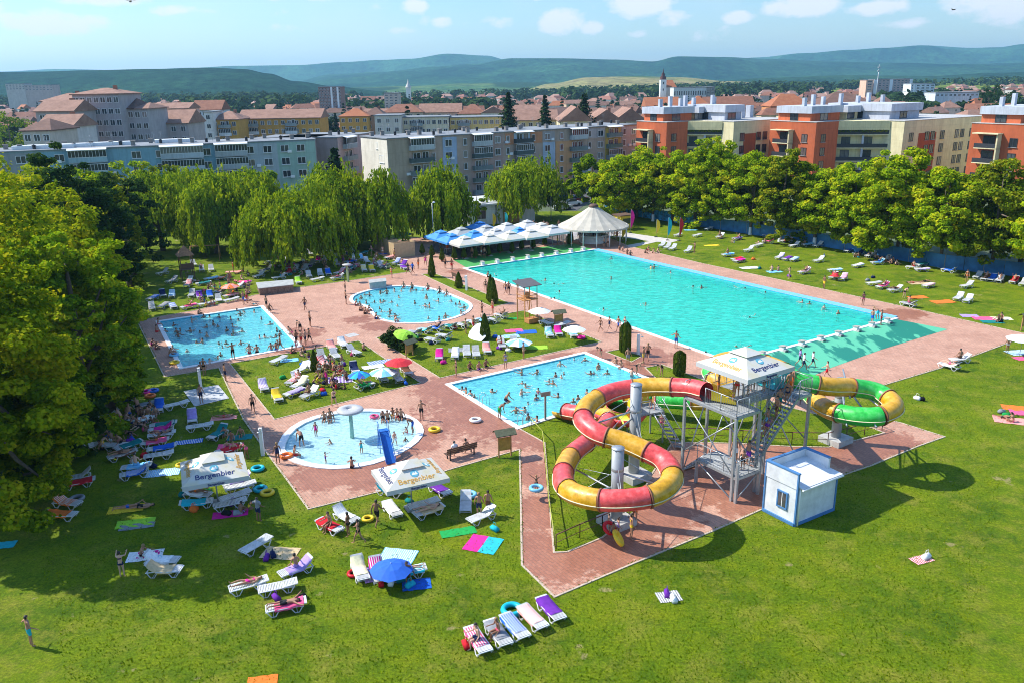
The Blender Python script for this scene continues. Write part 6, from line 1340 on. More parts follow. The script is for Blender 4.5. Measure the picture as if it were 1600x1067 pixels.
# ---- climbing tower and swing on the shady lawn
g = g2(294, 437); t = thing('climbing_tower', 'dark timber climbing tower with brown pyramid roof', 'play tower', (g.x, g.y, 0), .5, None, 'on the shady upper left lawn')
for x in (-.8,.8):
    for y in (-.8,.8): MB().box((x,y,1.7),(.12,.12,3.4)).build('post', M_WOODD, t)
MB().box((0,0,1.5),(1.8,1.8,.1)).build('platform', M_WOODD, t); MB().box((0,-.82,2.0),(1.5,.06,.7)).build('railing', M_WOODD, t); m = MB(); m.add([(-1.1,-1.1,3.4),(1.1,-1.1,3.4),(1.1,1.1,3.4),(-1.1,1.1,3.4),(0,0,4.7)], [(0,1,4),(1,2,4),(2,3,4),(3,0,4),(3,2,1,0)]); m.build('roof', mat('shingle_brown', (.30,.16,.08), .9, .3, 4), t)
m = MB(); [m.tube([(x,-.85,1.5),(x,-2.0,0)], .05, 6) for x in (-.35,.35)]; [m.box((0,-.85-1.15*k/5,1.5*(1-k/5)),(.7,.08,.06)) for k in range(1,5)]; m.build('ladder', M_WOODD, t)
g = g2(322, 408); t = thing('swing_frame', 'wooden swing frame', 'swing', (g.x, g.y, 0), .2, None, 'behind the climbing tower'); MB().tube([(-2,0,2.3),(2,0,2.3)], .07, 6).build('crossbar', M_WOOD, t)
for s in (-2,2): m = MB(); m.tube([(s,0,2.3),(s*1.05,-1,0)], .06, 6); m.tube([(s,0,2.3),(s*1.05,1,0)], .06, 6); m.build('support', M_WOOD, t)
m = MB(); [m.tube([(x,0,2.3),(x,0,.5)], .012, 4) for x in (-.3,.3)]; m.box((0,0,.5),(.6,.25,.05)); m.build('swing_seat', M_DARK, t)
# ================================================================== water slides, tower and kiosk
def cr(P, n=8):
    P = [Vector(p) for p in P]; P = [P[0]*2-P[1]]+P+[P[-1]*2-P[-2]]; out = []
    for i in range(1, len(P)-2):
        a, b, c, d = P[i-1:i+3]
        for k in range(n):
            t = k/n; out.append(.5*((2*b)+(c-a)*t+(2*a-5*b+4*c-d)*t*t+(3*b-a-3*c+d)*t**3))
    out.append(P[-2]); return out
def resample(P, step):
    L = [0]
    for i in range(1, len(P)): L.append(L[-1]+(P[i]-P[i-1]).length)
    n = max(2, int(L[-1]/step)); out = []; j = 0
    for k in range(n+1):
        s = L[-1]*k/n
        while j < len(P)-2 and L[j+1] < s: j += 1
        f = (s-L[j])/max(1e-6, L[j+1]-L[j]); out.append(P[j].lerp(P[j+1], f))
    return out
def fibreglass(name, col):
    m, t, b = nodes(name); tcn = N(t, 'ShaderNodeTexCoord'); n = N(t, 'ShaderNodeTexNoise', ins={'Vector': tcn.outputs['Object'], 'Scale': 2.2, 'Detail': 6.0, 'Roughness': .65})
    c = tuple(col); t.links.new(ramp(t, n.outputs['Fac'], [(.3, tuple(x*.62 for x in c)), (.5, c), (.68, tuple(min(1, x*1.05+.07) for x in c))]), b.inputs['Base Color'])
    t.links.new(ramp(t, n.outputs['Fac'], [(.4, (.28,)*3), (.6, (.5,)*3)]), b.inputs['Roughness']); b.inputs['Coat Weight'].default_value = .15; return m
MR = fibreglass('slide_red', (.74,.075,.07)); MY = fibreglass('slide_yellow', (.66,.34,.012)); MG = fibreglass('slide_green', (.03,.50,.06)); M_RIM = mat('flange_dark', (.28,.10,.05), .6); M_CREAM = mat('seam_cream', (.70,.62,.40), .6); M_LIME = mat('chute_lime', (.62,.70,.05), .4)
def slide(name, pts, mats, label, place, r=.62, seg=11, open_from=None, start=0, step=.24):
    P = resample(cr([q if isinstance(q, Vector) else at(*q) for q in pts], 10), step); t = thing(name, label, 'water slide', (P[0].x, P[0].y, 0), 0, 'tube water slides', place); o = Vector((P[0].x, P[0].y, 0)); P = [p-o for p in P]
    i = 0; k = start
    while i < len(P)-2:
        j = min(len(P)-1, i+seg); 
        if len(P)-1-j < 4: j = len(P)-1
        sec = P[i:j+1]
        if open_from is not None and i >= len(P)*open_from: half(sec, r, mats[k % len(mats)], t)
        else:
            m = MB(); m.tube(sec, r, 18, 0, False); m.tube([sec[-2].lerp(sec[-1], .6), sec[-1]], r+.055, 18, 1, True)
            # joint line where upper and lower shell meet
            for sd_ in (-1, 1):
                q = []
                for a in range(len(sec)):
                    d = (sec[min(a+1, len(sec)-1)]-sec[max(a-1, 0)]).normalized(); s_ = d.cross(Vector((0, 0, 1))).normalized(); q.append(sec[a]+s_*sd_*(r+.015)+Vector((0, 0, -.12)))
                m.tube(q, .035, 5, 2, False)
            m.build('tube_section', [mats[k % len(mats)], M_RIM, M_CREAM], t)
        i = j; k += 1
    return t, P, o
def half(sec, r, m_, t, inner=None):
    n = 9; vs = []
    for rr in (r, r-.06):
        for a in range(len(sec)):
            d = (sec[min(a+1, len(sec)-1)]-sec[max(a-1, 0)]).normalized(); s_ = d.cross(Vector((0, 0, 1))).normalized(); u = s_.cross(d)
            for q in range(n): th = math.pi+math.pi*q/(n-1); vs.append(sec[a]+s_*math.cos(th)*rr+u*math.sin(th)*rr)
    L = len(sec); m = MB(); fo = [(a*n+q, a*n+q+1, (a+1)*n+q+1, (a+1)*n+q) for a in range(L-1) for q in range(n-1)]
    m.add(vs, fo, 0, True); m.f += [[L*n+i for i in f[::-1]] for f in fo]; m.m += [1]*len(fo); m.sm += [True]*len(fo)
    rim = [(a*n+q, (a+1)*n+q, L*n+(a+1)*n+q, L*n+a*n+q) for a in range(L-1) for q in (0, n-1)]; m.f += [list(f) for f in rim]; m.m += [0]*len(rim); m.sm += [False]*len(rim)
    return m.build('open_chute', [m_, inner or m_], t)
S1 = [(1104,612,6.15),(1078,606,6.0),(1040,604,5.8),(1000,605,5.6),(955,613,5.35),(920,632,5.1),(912,656,4.8),(935,678,4.5),(975,690,4.25),(1010,705,4.0),(1040,722,3.7),(1050,748,3.45),(1025,772,3.2),(975,781,3.0),(925,779,2.8),(888,765,2.6),(880,740,2.4),(892,712,2.2),(918,690,2.0),(943,668,1.75),(950,652,1.5),(928,645,1.2),(900,645,.9),(871,639,.62)]
s1, p1_, o1_ = slide('water_slide', S1, [MR, MY], 'red and yellow tube slide coiling twice round grey columns', 'before the lower rectangular pool', open_from=.92)
S2 = [Vector((*(T0+TX*6.3+TY*2.3), 6.15)),(1290,603,5.65),(1330,605,5.3),(1372,613,4.95),(1397,634,4.65),(1372,650,4.4),(1325,648,4.2),(1288,636,4.05),(1262,612,3.9),(1243,592,3.6),(1215,573,3.3),(1170,560,3.0),(1130,562,2.8),(1110,576,2.6),(1118,593,2.4),(1150,603,2.2),(1165,614,2.0),(1140,626,1.8),(1095,628,1.6),(1040,625,1.4),(1000,622,1.15),(965,620,.85),(940,622,.55)]
s2, _, _ = slide('water_slide', S2, [MG, MY], 'green and yellow tube slide looping round a grey column', 'right of the slide tower', open_from=.93)
P = resample(cr([at(*q) for q in [(1004,632,2.5),(985,650,2.2),(950,646,1.8),(932,632,1.4),(948,618,1.0),(975,610,.6)]], 10), .24); t3 = thing('open_slide', 'open red chute with yellow inside', 'water slide', (P[0].x, P[0].y, 0), 0, None, 'between the small steel tower and the pool'); o_ = Vector((P[0].x, P[0].y, 0)); P = [p-o_ for p in P]
for i in range(0, len(P)-3, 9): half(P[i:min(len(P), i+10)], .75, MR, t3, M_LIME if i > 8 else MY)
# starts: yellow funnel on the platform, teal box on the landing
def struts(col, t, targets):
    for a, b in targets: MB().tube([a, b], .055, 6).build('strut', M_STEEL, t)
def column(px, py, tx, ty, r, place, arms):
    g = g2(px, py); h = atY(tx, ty, g.y).z; t = thing('slide_column', 'thick grey steel column', 'column', (g.x, g.y, 0), 0, 'columns carrying the slides', place)
    MB().tube([(0,0,0),(0,0,h)], r, 20).build('shaft', mat('column_grey', (.36,.385,.40), .55, .12, 1.5, metal=.15), t); MB().lathe([(0,h),(r*1.06,h),(r*1.06,h+.05),(0,h+.05)], 20).build('cap_plate', M_STEEL, t)
    MB().box((0,0,.2), (1.7,1.7,.5), .6).build('footing', M_CONC, t)
    for x, y, z in arms:
        q = at(x, y, z)-Vector((g.x, g.y, 0)); MB().tube([(0,0,z-.1),(q.x,q.y,z-.75)], .06, 6).build('arm', M_STEEL, t); MB().tube([(0,0,min(h,z+.9)),(q.x,q.y,z-.7)], .018, 5).build('stay', M_STEEL, t)
    m = MB(); [m.lathe([(r*1.03,z),(r*1.05,z+.02),(r*1.05,z+.16),(r*1.03,z+.18)], 18) for z in (h*.45, h*.72)]; m.build('collar', M_STEEL, t)
column(990,746,991,601,.36,'inside the upper coil',((912,650,4.9),(1010,705,4.0),(1000,605,5.6),(935,678,4.5)))
column(963,818,965,700,.36,'inside the lower coil',((1050,745,3.5),(890,760,2.6),(975,781,3.0),(892,712,2.2)))
column(1305,690,1320,592,.34,'inside the right loop',((1397,634,5.0),(1330,605,5.6),(1325,648,4.5),(1372,650,4.75)))
# slide tower
PZ = 5.62; LZ = 1.75; rz = math.radians(33)
T = thing('slide_tower', 'grey steel slide tower with stairs, railings and two platforms', 'tower', (T0.x, T0.y, 0), rz, None, 'between the coiled slides')
def rail(par, a, b, h=1.05, bars=True, z0=None):
    a, b = Vector(a), Vector(b); m = MB(); L = (b-a).length; up = Vector((0, 0, h)); m.tube([a+up, b+up], .028, 6); m.tube([a+up*.12, b+up*.12], .018, 5); n = max(1, round(L/1.1))
    for i in range(n+1): m.tube([a.lerp(b, i/n), a.lerp(b, i/n)+up], .024, 5)
    if bars:
        k = int(L/.14)
        for i in range(k): p = a.lerp(b, (i+.5)/k); m.tube([p+up*.12, p+up], .008, 3, caps=False)
    else: m.tube([a+up*.55, b+up*.55], .016, 5)
    m.build('railing', M_STEEL, par)
MGR = mat('grating', (.30,.31,.31), .7, .2, 8)
UL, VL = 2.1, 4.3
for nm, x0, x1, y0, y1, z in (('upper_platform',0,UL,0,VL,PZ),('upper_platform',UL+.01,6.9,1.35,VL,PZ),('landing',5.7,6.9,.0,1.34,PZ),('lower_platform',0,2.0,-.35,3.0,LZ)):
    MB().box(((x0+x1)/2,(y0+y1)/2,z-.06),(x1-x0,y1-y0,.10)).build(nm, MGR, T); m = MB()
    for a, b in (((x0,y0),(x1,y0)),((x1,y0),(x1,y1)),((x1,y1),(x0,y1)),((x0,y1),(x0,y0))): m.box(((a[0]+b[0])/2,(a[1]+b[1])/2,z-.14),(abs(a[0]-b[0])+.1,abs(a[1]-b[1])+.1,.16))
    m.build('frame_beam', M_STEEL, T)
for u, v, zt in ((0,0,PZ),(0,VL,PZ),(UL,0,PZ),(UL,VL,PZ),(4.5,1.4,PZ),(4.5,VL,PZ),(6.85,.05,PZ),(6.85,VL,PZ),(0,-.35,LZ+1.0),(2.0,-.35,LZ+1.0),(0,3.0,LZ)): MB().box((u,v,zt/2-.1),(.16,.16,zt-.1)).build('leg', M_STEEL, T)
for a, b in (((0,0,LZ),(0,VL,PZ-.3)),((0,0,PZ-.3),(0,VL,LZ)),((UL,VL,.2),(4.5,VL,PZ-.3)),((4.5,VL,.2),(6.85,VL,PZ-.3)),((0,VL,.1),(UL,VL,PZ-.3)),((0,-.3,0.1),(2,-.3,LZ-.2)),((6.85,.1,.2),(6.85,VL,PZ-.3)),((0,0,.1),(0,3,LZ-.2)),((4.5,1.4,PZ-.3),(6.85,.1,2.4)),((UL,0,LZ),(UL,VL,PZ-.3))): MB().tube([a, b], .045, 6).build('brace', M_STEEL, T)
ns = 18; m = MB(); su0, su1 = 1.95, 5.75
for i in range(ns): f = (i+.5)/ns; m.box((su0+(su1-su0)*f,.62,LZ+(PZ-LZ)*f),(.25,1.15,.04))
m.build('stair_treads', MGR, T)
for y in (.02,1.24): MB().add([(su0,y-.03,LZ-.16),(su1,y-.03,PZ-.16),(su1,y-.03,PZ+.06),(su0,y-.03,LZ+.06),(su0,y+.03,LZ-.16),(su1,y+.03,PZ-.16),(su1,y+.03,PZ+.06),(su0,y+.03,LZ+.06)], [(0,1,2,3),(7,6,5,4),(3,2,6,7),(4,5,1,0),(0,3,7,4),(1,5,6,2)]).build('stringer', M_STEEL, T)
rail(T,(su0,.02,LZ),(su1,.02,PZ),1.05,False); rail(T,(su0,1.24,LZ),(su1,1.24,PZ),1.05,False)
rail(T,(0,0,PZ),(0,2.6,PZ)); rail(T,(0,0,PZ),(UL,0,PZ)); rail(T,(UL,0,PZ),(UL,1.3,PZ)); rail(T,(5.7,0,PZ),(6.9,0,PZ)); rail(T,(6.9,0,PZ),(6.9,1.6,PZ)); rail(T,(UL,1.35,PZ),(5.6,1.35,PZ)); rail(T,(1.6,VL,PZ),(6.9,VL,PZ)); rail(T,(0,VL,PZ),(.4,VL,PZ))
rail(T,(0,-.35,LZ),(2.0,-.35,LZ),1.05,False); rail(T,(0,-.35,LZ),(0,3.0,LZ),1.05,False); rail(T,(2.0,-.35,LZ),(2.0,0,LZ),1.05,False)
m = MB(); 
for i in range(9): f = (i+.5)/9; m.box((1.2+1.9*0,3.1+1.9*(1-f)-.1,LZ*f),(1.1,.24,.04))
m.build('lower_stair_treads', MGR, T); 
for x in (.62,1.78): MB().tube([(x,5.0,.02),(x,3.0,LZ)], .05, 6).build('stringer', M_STEEL, T)
# start funnels
pe = at(1104,612,6.15); le = Vector(((pe.to_2d()-T0).dot(TX), (pe.to_2d()-T0).dot(TY)))
ty_ = thing('slide_entrance', 'yellow open slide entrance trough', 'slide entrance', (T0.x, T0.y, 0), rz, None, 'on the slide tower at the red tube'); MYB = mat('entrance_yellow', (.80,.58,.02), .4, .08, 2)
m = MB(); a, b = Vector((le.x+.3, le.y-.1, PZ+.12)), Vector((1.9, max(1.2, le.y-1.2), PZ+.06))
d = (b-a).normalized(); s_ = Vector((-d.y, d.x, 0)); m.add([a+s_*.6+Vector((0,0,.75)), a+s_*.45, a-s_*.45, a-s_*.6+Vector((0,0,.75)), b+s_*1.0+Vector((0,0,.22)), b+s_*.85, b-s_*.85, b-s_*1.0+Vector((0,0,.22))], [(0,1,5,4),(1,2,6,5),(2,3,7,6)]); m.build('trough', MYB, ty_)
pe = at(1262,612,6.1); le = Vector(((pe.to_2d()-T0).dot(TX), (pe.to_2d()-T0).dot(TY))); tt_ = thing('slide_entrance', 'teal boxed slide entrance', 'slide entrance', (T0.x, T0.y, 0), rz, None, 'on the right end of the slide tower'); MTE = mat('entrance_teal', (.03,.42,.46), .4, .08, 2)
m = MB(); 
for y in (1.5, 3.0): m.add([(5.2,y,PZ+.1),(6.9,y,PZ+.1),(6.9,y,PZ+1.35),(5.2,y,PZ+.9),(5.2,y+.05,PZ+.1),(6.9,y+.05,PZ+.1),(6.9,y+.05,PZ+1.35),(5.2,y+.05,PZ+.9)], [(0,1,2,3),(7,6,5,4),(3,2,6,7),(1,5,6,2),(0,3,7,4)])
m.box((6.05,2.27,PZ+.1),(1.7,1.45,.06)); m.build('trough', MTE, tt_)
# small steel tower with stairs
A0 = at(1012,640,2.45).to_2d(); T2 = thing('small_slide_tower', 'low steel platform with yellow panels and steep stairs', 'tower', (A0.x, A0.y, 0), math.radians(20), None, 'behind the thick column of the upper coil')
MB().box((0,.3,2.4),(2.0,1.9,.1)).build('platform', MGR, T2)
for x in (-.95,.95):
    for y in (-.6,1.2): MB().box((x,y,1.2),(.1,.1,2.35)).build('leg', M_STEEL, T2)
for x, y, w, d in ((-.98,.3,.06,1.7),(0,1.22,1.9,.06)): MB().box((x,y,2.95),(w,d,.9)).build('side_panel', MYB, T2)
rail(T2,(.98,-.6,2.42),(.98,1.2,2.42),1.0,False); rail(T2,(-1,-.65,2.42),(-.2,-.65,2.42),1.0,False)
m = MB(); [m.box((.45+1.05*(1-(i+.5)/9)*1.0, -.7-1.2*(1-(i+.5)/9), 2.4*(i+.5)/9),(.85,.24,.04), -.72) for i in range(9)]; m.build('stair_treads', MGR, T2)
for sx_ in (-.38,.38): MB().tube([(.45+sx_,-.68+sx_*.3,2.4),(1.5+sx_,-1.95+sx_*.3,.03)], .05, 6).build('stringer', M_STEEL, T2); MB().tube([(.45+sx_,-.68+sx_*.3,3.4),(1.5+sx_,-1.95+sx_*.3,1.03),(1.5+sx_,-1.95+sx_*.3,.03)], .025, 6).build('handrail', M_STEEL, T2)
# low brown rail fence on the slide lawn
def low_fence(pts, lab, place, h=.9, m_=None, mid=True):
    q = P2(pts); t = thing('rail_fence', lab, 'fence', (q[0].x, q[0].y, 0), 0, 'low rail fences on the slide lawn', place); m_ = m_ or mat('rail_brown', (.13,.05,.035), .7)
    for i in range(len(q)-1):
        a, b = q[i]-q[0], q[i+1]-q[0]; n = max(1, round((b-a).length/1.9)); m = MB(); m.tube([(a.x,a.y,h),(b.x,b.y,h)], .035, 5); mid and m.tube([(a.x,a.y,h*.45),(b.x,b.y,h*.45)], .02, 5); m.build('rail', m_, t)
        for k in range(n+1): p = a.lerp(b, k/n); MB().tube([(p.x,p.y,0),(p.x,p.y,h+.03)], .03, 5).build('post', m_, t)
low_fence([(869,857),(906,840),(941,826),(965,815)], 'low brown rail fence', 'in front of the lower coil'); low_fence([(1052,687),(1100,686),(1160,690),(1237,693),(1293,694),(1378,672),(1350,660)], 'low brown rail fence', 'behind the hut'); low_fence([(1250,632),(1300,645),(1345,658)], 'low brown rail fence', 'under the right loop')
low_fence([(830,670),(848,690),(853,740),(858,800),(866,852)], 'thin yellow wire fence', 'along the brick path', .85, mat('fence_lime', (.35,.38,.05), .7), False)
# white hut
h0 = at(1241,822).to_2d(); h1 = at(1302,797).to_2d(); h2 = at(1192,797).to_2d(); W_ = (h1-h0).length; D_ = (h2-h0).length; hz_ = math.atan2((h1-h0).y,(h1-h0).x)
H = thing('kiosk_hut', 'white hut with blue edges and sunken shed roof', 'hut', (h0.x, h0.y, 0), hz_, None, 'right of the slide tower on the front lawn'); MBE = mat('edge_blue', (.07,.20,.42), .6); MHW = mat('hut_white', (.66,.68,.70), .6, .16, 1.6)
sv = (h2-h0); lv = Vector((sv.dot(Vector((math.cos(hz_), math.sin(hz_)))), sv.dot(Vector((-math.sin(hz_), math.cos(hz_))))))   # skew of the left wall in local axes
def hx(u, v): return (u*W_+v*lv.x, v*lv.y)
m = MB(); m.prism([hx(0,0),hx(1,0),hx(1,1),hx(0,1)], 0, 2.35); m.build('wall', MHW, H)
def slab(u0, u1, v0, v1, z0, z1, nm, mm, par=H): m = MB(); m.prism([hx(u0,v0),hx(u1,v0),hx(u1,v1),hx(u0,v1)], z0, z1); return m.build(nm, mm, par)
slab(-.012,.03,-.01,1.01,2.36,3.3,'parapet',MHW); slab(.97,1.012,.25,1.01,2.36,3.25,'parapet',MHW); slab(.031,.969,.955,1.01,2.36,3.3,'parapet',MHW)
slab(-.02,.04,-.02,1.02,3.3,3.38,'parapet_trim',MBE); slab(.96,1.02,.24,1.02,3.25,3.33,'parapet_trim',MBE); slab(.041,.959,.945,1.02,3.3,3.38,'parapet_trim',MBE)
m = MB(); q = [hx(.032,-.10),hx(1.06,-.10),hx(.968,.95),hx(.032,.95)]; m.add([(x,y,z) for (x,y),z in zip(q,(2.42,2.42,2.75,2.75))]+[(x,y,z+.06) for (x,y),z in zip(q,(2.42,2.42,2.75,2.75))], [(3,2,1,0),(4,5,6,7),(0,1,5,4),(1,2,6,5),(2,3,7,6),(3,0,4,7)]); m.build('roof', mat('roof_sheet_white', (.70,.71,.72), .5, .12, 1.6), H)
for u, v in ((0,0),(1,0),(0,1)): p = hx(u,v); MB().box((p[0],p[1],1.65 if u == 0 else 1.2),(.10,.10,3.3 if u == 0 else 2.4)).build('corner_trim', MBE, H)
slab(-.004,1.004,-.03,-.002,.02,.2,'base_trim',MBE); slab(-.03,-.002,0,1,.02,.2,'base_trim',MBE)
p = hx(0,.42); an = math.atan2(lv.y, lv.x); w_ = MB(); w_.box((0,0,0),(.62,.06,.95)); wo = w_.build('window', M_GLASS, H, (p[0]-.03,p[1],1.35), an); f_ = MB(); [f_.box((x,0,0),(.09,.10,1.1)) for x in (-.33,.33)]; [f_.box((0,0,z),(.75,.11,.09)) for z in (-.5,.5)]; f_.build('frame', MBE, wo); f2 = MB(); f2.box((0,.035,0),(.04,.03,.95)); f2.build('mullion', M_WHITE, wo)
MB().tube([(.12,-.1,.05),(.12,-.1,2.3),(.2,-.02,2.4)], .05, 8).build('downpipe', M_WHITE, H); MB().tube([hx(.03,-.12)+(2.38,), hx(1.06,-.12)+(2.38,)], .06, 8).build('gutter', M_WHITE, H)
# ================================================================== people
M_SKIN = objmat('skin', .55, .06, 6); M_HAIR = mat('hair_dark', (.022,.014,.010), .6, .3, 9); M_HAIRB = mat('hair_fair', (.30,.18,.07), .6, .3, 9); M_FABRIC = objmat('swimwear_fabric', .7, .08, 8)
BASE = dict(pel=(0,0,.97), sp=(0,.0,1.14), ch=(0,.0,1.33), nk=(0,-.01,1.47), hd=(0,.01,1.60), tp=(0,.01,1.70),
    shl=(-.17,0,1.405), ell=(-.225,-.02,1.13), wrl=(-.25,.05,.89), hal=(-.25,.07,.80), shr=(.17,0,1.405), elr=(.225,-.02,1.13), wrr=(.25,.05,.89), har=(.25,.07,.80),
    hpl=(-.09,0,.92), knl=(-.10,.02,.50), anl=(-.105,-.01,.085), tol=(-.125,.15,.03), hpr=(.09,0,.92), knr=(.10,.02,.50), anr=(.105,-.01,.085), tor=(.125,.15,.03))
EDG = [('pel','sp'),('sp','ch'),('ch','nk'),('nk','hd'),('hd','tp'),('ch','shl'),('shl','ell'),('ell','wrl'),('wrl','hal'),('ch','shr'),('shr','elr'),('elr','wrr'),('wrr','har'),('pel','hpl'),('hpl','knl'),('knl','anl'),('anl','tol'),('pel','hpr'),('hpr','knr'),('knr','anr'),('anr','tor')]
RAD = dict(pel=.135, sp=.120, ch=.140, nk=.056, hd=.098, tp=.075, sh=.062, el=.042, wr=.028, ha=.036, hp=.088, kn=.056, an=.038, to=.034)
def rot(J, keys, piv, rx=0, ry=0, rz=0):
    M_ = Matrix.Rotation(rz, 3, 'Z') @ Matrix.Rotation(ry, 3, 'Y') @ Matrix.Rotation(rx, 3, 'X'); p = Vector(J[piv])
    for k in keys: J[k] = tuple(p+M_ @ (Vector(J[k])-p))
UPB = ['ch','nk','hd','tp','shl','ell','wrl','hal','shr','elr','wrr','har']
def pose(kd):
    J = dict(BASE); R_ = math.radians
    AL, AR, LL, LR = ['ell','wrl','hal'], ['elr','wrr','har'], ['knl','anl','tol'], ['knr','anr','tor']
    def bend(side, sh, el, out=0):
        s = 'l' if side < 0 else 'r'; rot(J, ['el'+s,'wr'+s,'ha'+s], 'sh'+s, R_(sh), R_(-out*side*-1) if False else R_(out*-side), 0); rot(J, ['wr'+s,'ha'+s], 'el'+s, R_(el))
    def leg(side, hp, kn, out=0):
        s = 'l' if side < 0 else 'r'; rot(J, ['kn'+s,'an'+s,'to'+s], 'hp'+s, R_(hp), R_(out*-side)); rot(J, ['an'+s,'to'+s], 'kn'+s, R_(kn))
    if kd == 'stand': bend(-1, 0, 12, 4); bend(1, 0, 18, 5)
    elif kd == 'akimbo': bend(-1, -15, 85, 38); bend(1, 8, 30, 6)
    elif kd == 'walk': leg(-1, 24, -8); leg(1, -18, -22); bend(-1, -22, 15, 4); bend(1, 24, 22, 4)
    elif kd == 'arms': bend(-1, 40, 40, 40); bend(1, 35, 55, 45); leg(-1, 6, -6)
    elif kd == 'reach': bend(-1, 80, 10, 10); bend(1, 65, 30, 12)
    elif kd == 'wave': bend(-1, 20, 30, 130); bend(1, 15, 25, 120)
    elif kd == 'bend': rot(J, UPB, 'pel', R_(-62)); rot(J, ['sp'], 'pel', R_(-40)); bend(-1, 50, 10); bend(1, 46, 14); leg(-1, 8, -14, 4); leg(1, 4, -10, 4)
    elif kd in ('edge', 'seat'):
        leg(-1, 84, -80, 8); leg(1, 82, -86, 6); rot(J, UPB, 'pel', R_(-8)); bend(-1, 10, 30, 12); bend(1, 20, 50, 10)
        for k in J: J[k] = (J[k][0], J[k][1], J[k][2]-.88)
    elif kd == 'ground':
        leg(-1, 108, -95, 10); leg(1, 96, -70, 14); rot(J, UPB, 'pel', R_(-16)); bend(-1, 55, 25, 8); bend(1, 60, 20, 6)
        for k in J: J[k] = (J[k][0], J[k][1], J[k][2]-.86)
    elif kd == 'kneel':
        leg(-1, 60, -140, 6); leg(1, 66, -138, 6); rot(J, UPB, 'pel', R_(-30)); bend(-1, 50, 20, 6); bend(1, 60, 20, 6)
        mz = min(J['anl'][2], J['knl'][2], J['tol'][2])
        for k in J: J[k] = (J[k][0], J[k][1], J[k][2]-mz+.06)
    elif kd in ('supine', 'prone'):
        if kd == 'supine': leg(-1, 14, -24, 8); bend(-1, 4, 30, 16); bend(1, 0, 20, 14)
        else: bend(-1, 10, 60, 120); bend(1, 10, 60, 115); leg(-1, 0, 0, 5)
        s = 1 if kd == 'supine' else -1
        for k in J: x, y, z = J[k]; J[k] = (x*s, (z-.95), .13+y*s*.8)
        if kd == 'prone': J['hd'] = (.03, J['hd'][1], .15); J['tp'] = (.07, J['tp'][1], .14)
    elif kd == 'recline':
        leg(-1, 100, -20, 4); leg(1, 86, -52, 4)
        rot(J, UPB+['sp'], 'pel', R_(42)); bend(-1, 30, 50, 10); bend(1, 45, 60, 8)
        for k in J: x, y, z = J[k]; J[k] = (-x, -y, z-.86)
    elif kd == 'swim':
        bend(-1, 155, 20, 20); bend(1, 120, 40, 25); leg(-1, 10, -20, 10); leg(1, -12, -10, 10)
        for k in J: x, y, z = J[k]; J[k] = (x, (z-1.2)*.97, -.10+(-y)*.9+(.10 if k in ('hd','tp') else 0))
        J['hd'] = (0, J['hd'][1], .03); J['tp'] = (0, J['tp'][1]-.02, .11)
    return J
def seg_t(p, a, b):
    d = b-a; t = max(0, min(1, (p-a).dot(d)/max(1e-9, d.length_squared))); return (p-(a+d*t)).length, t
BODY = {}
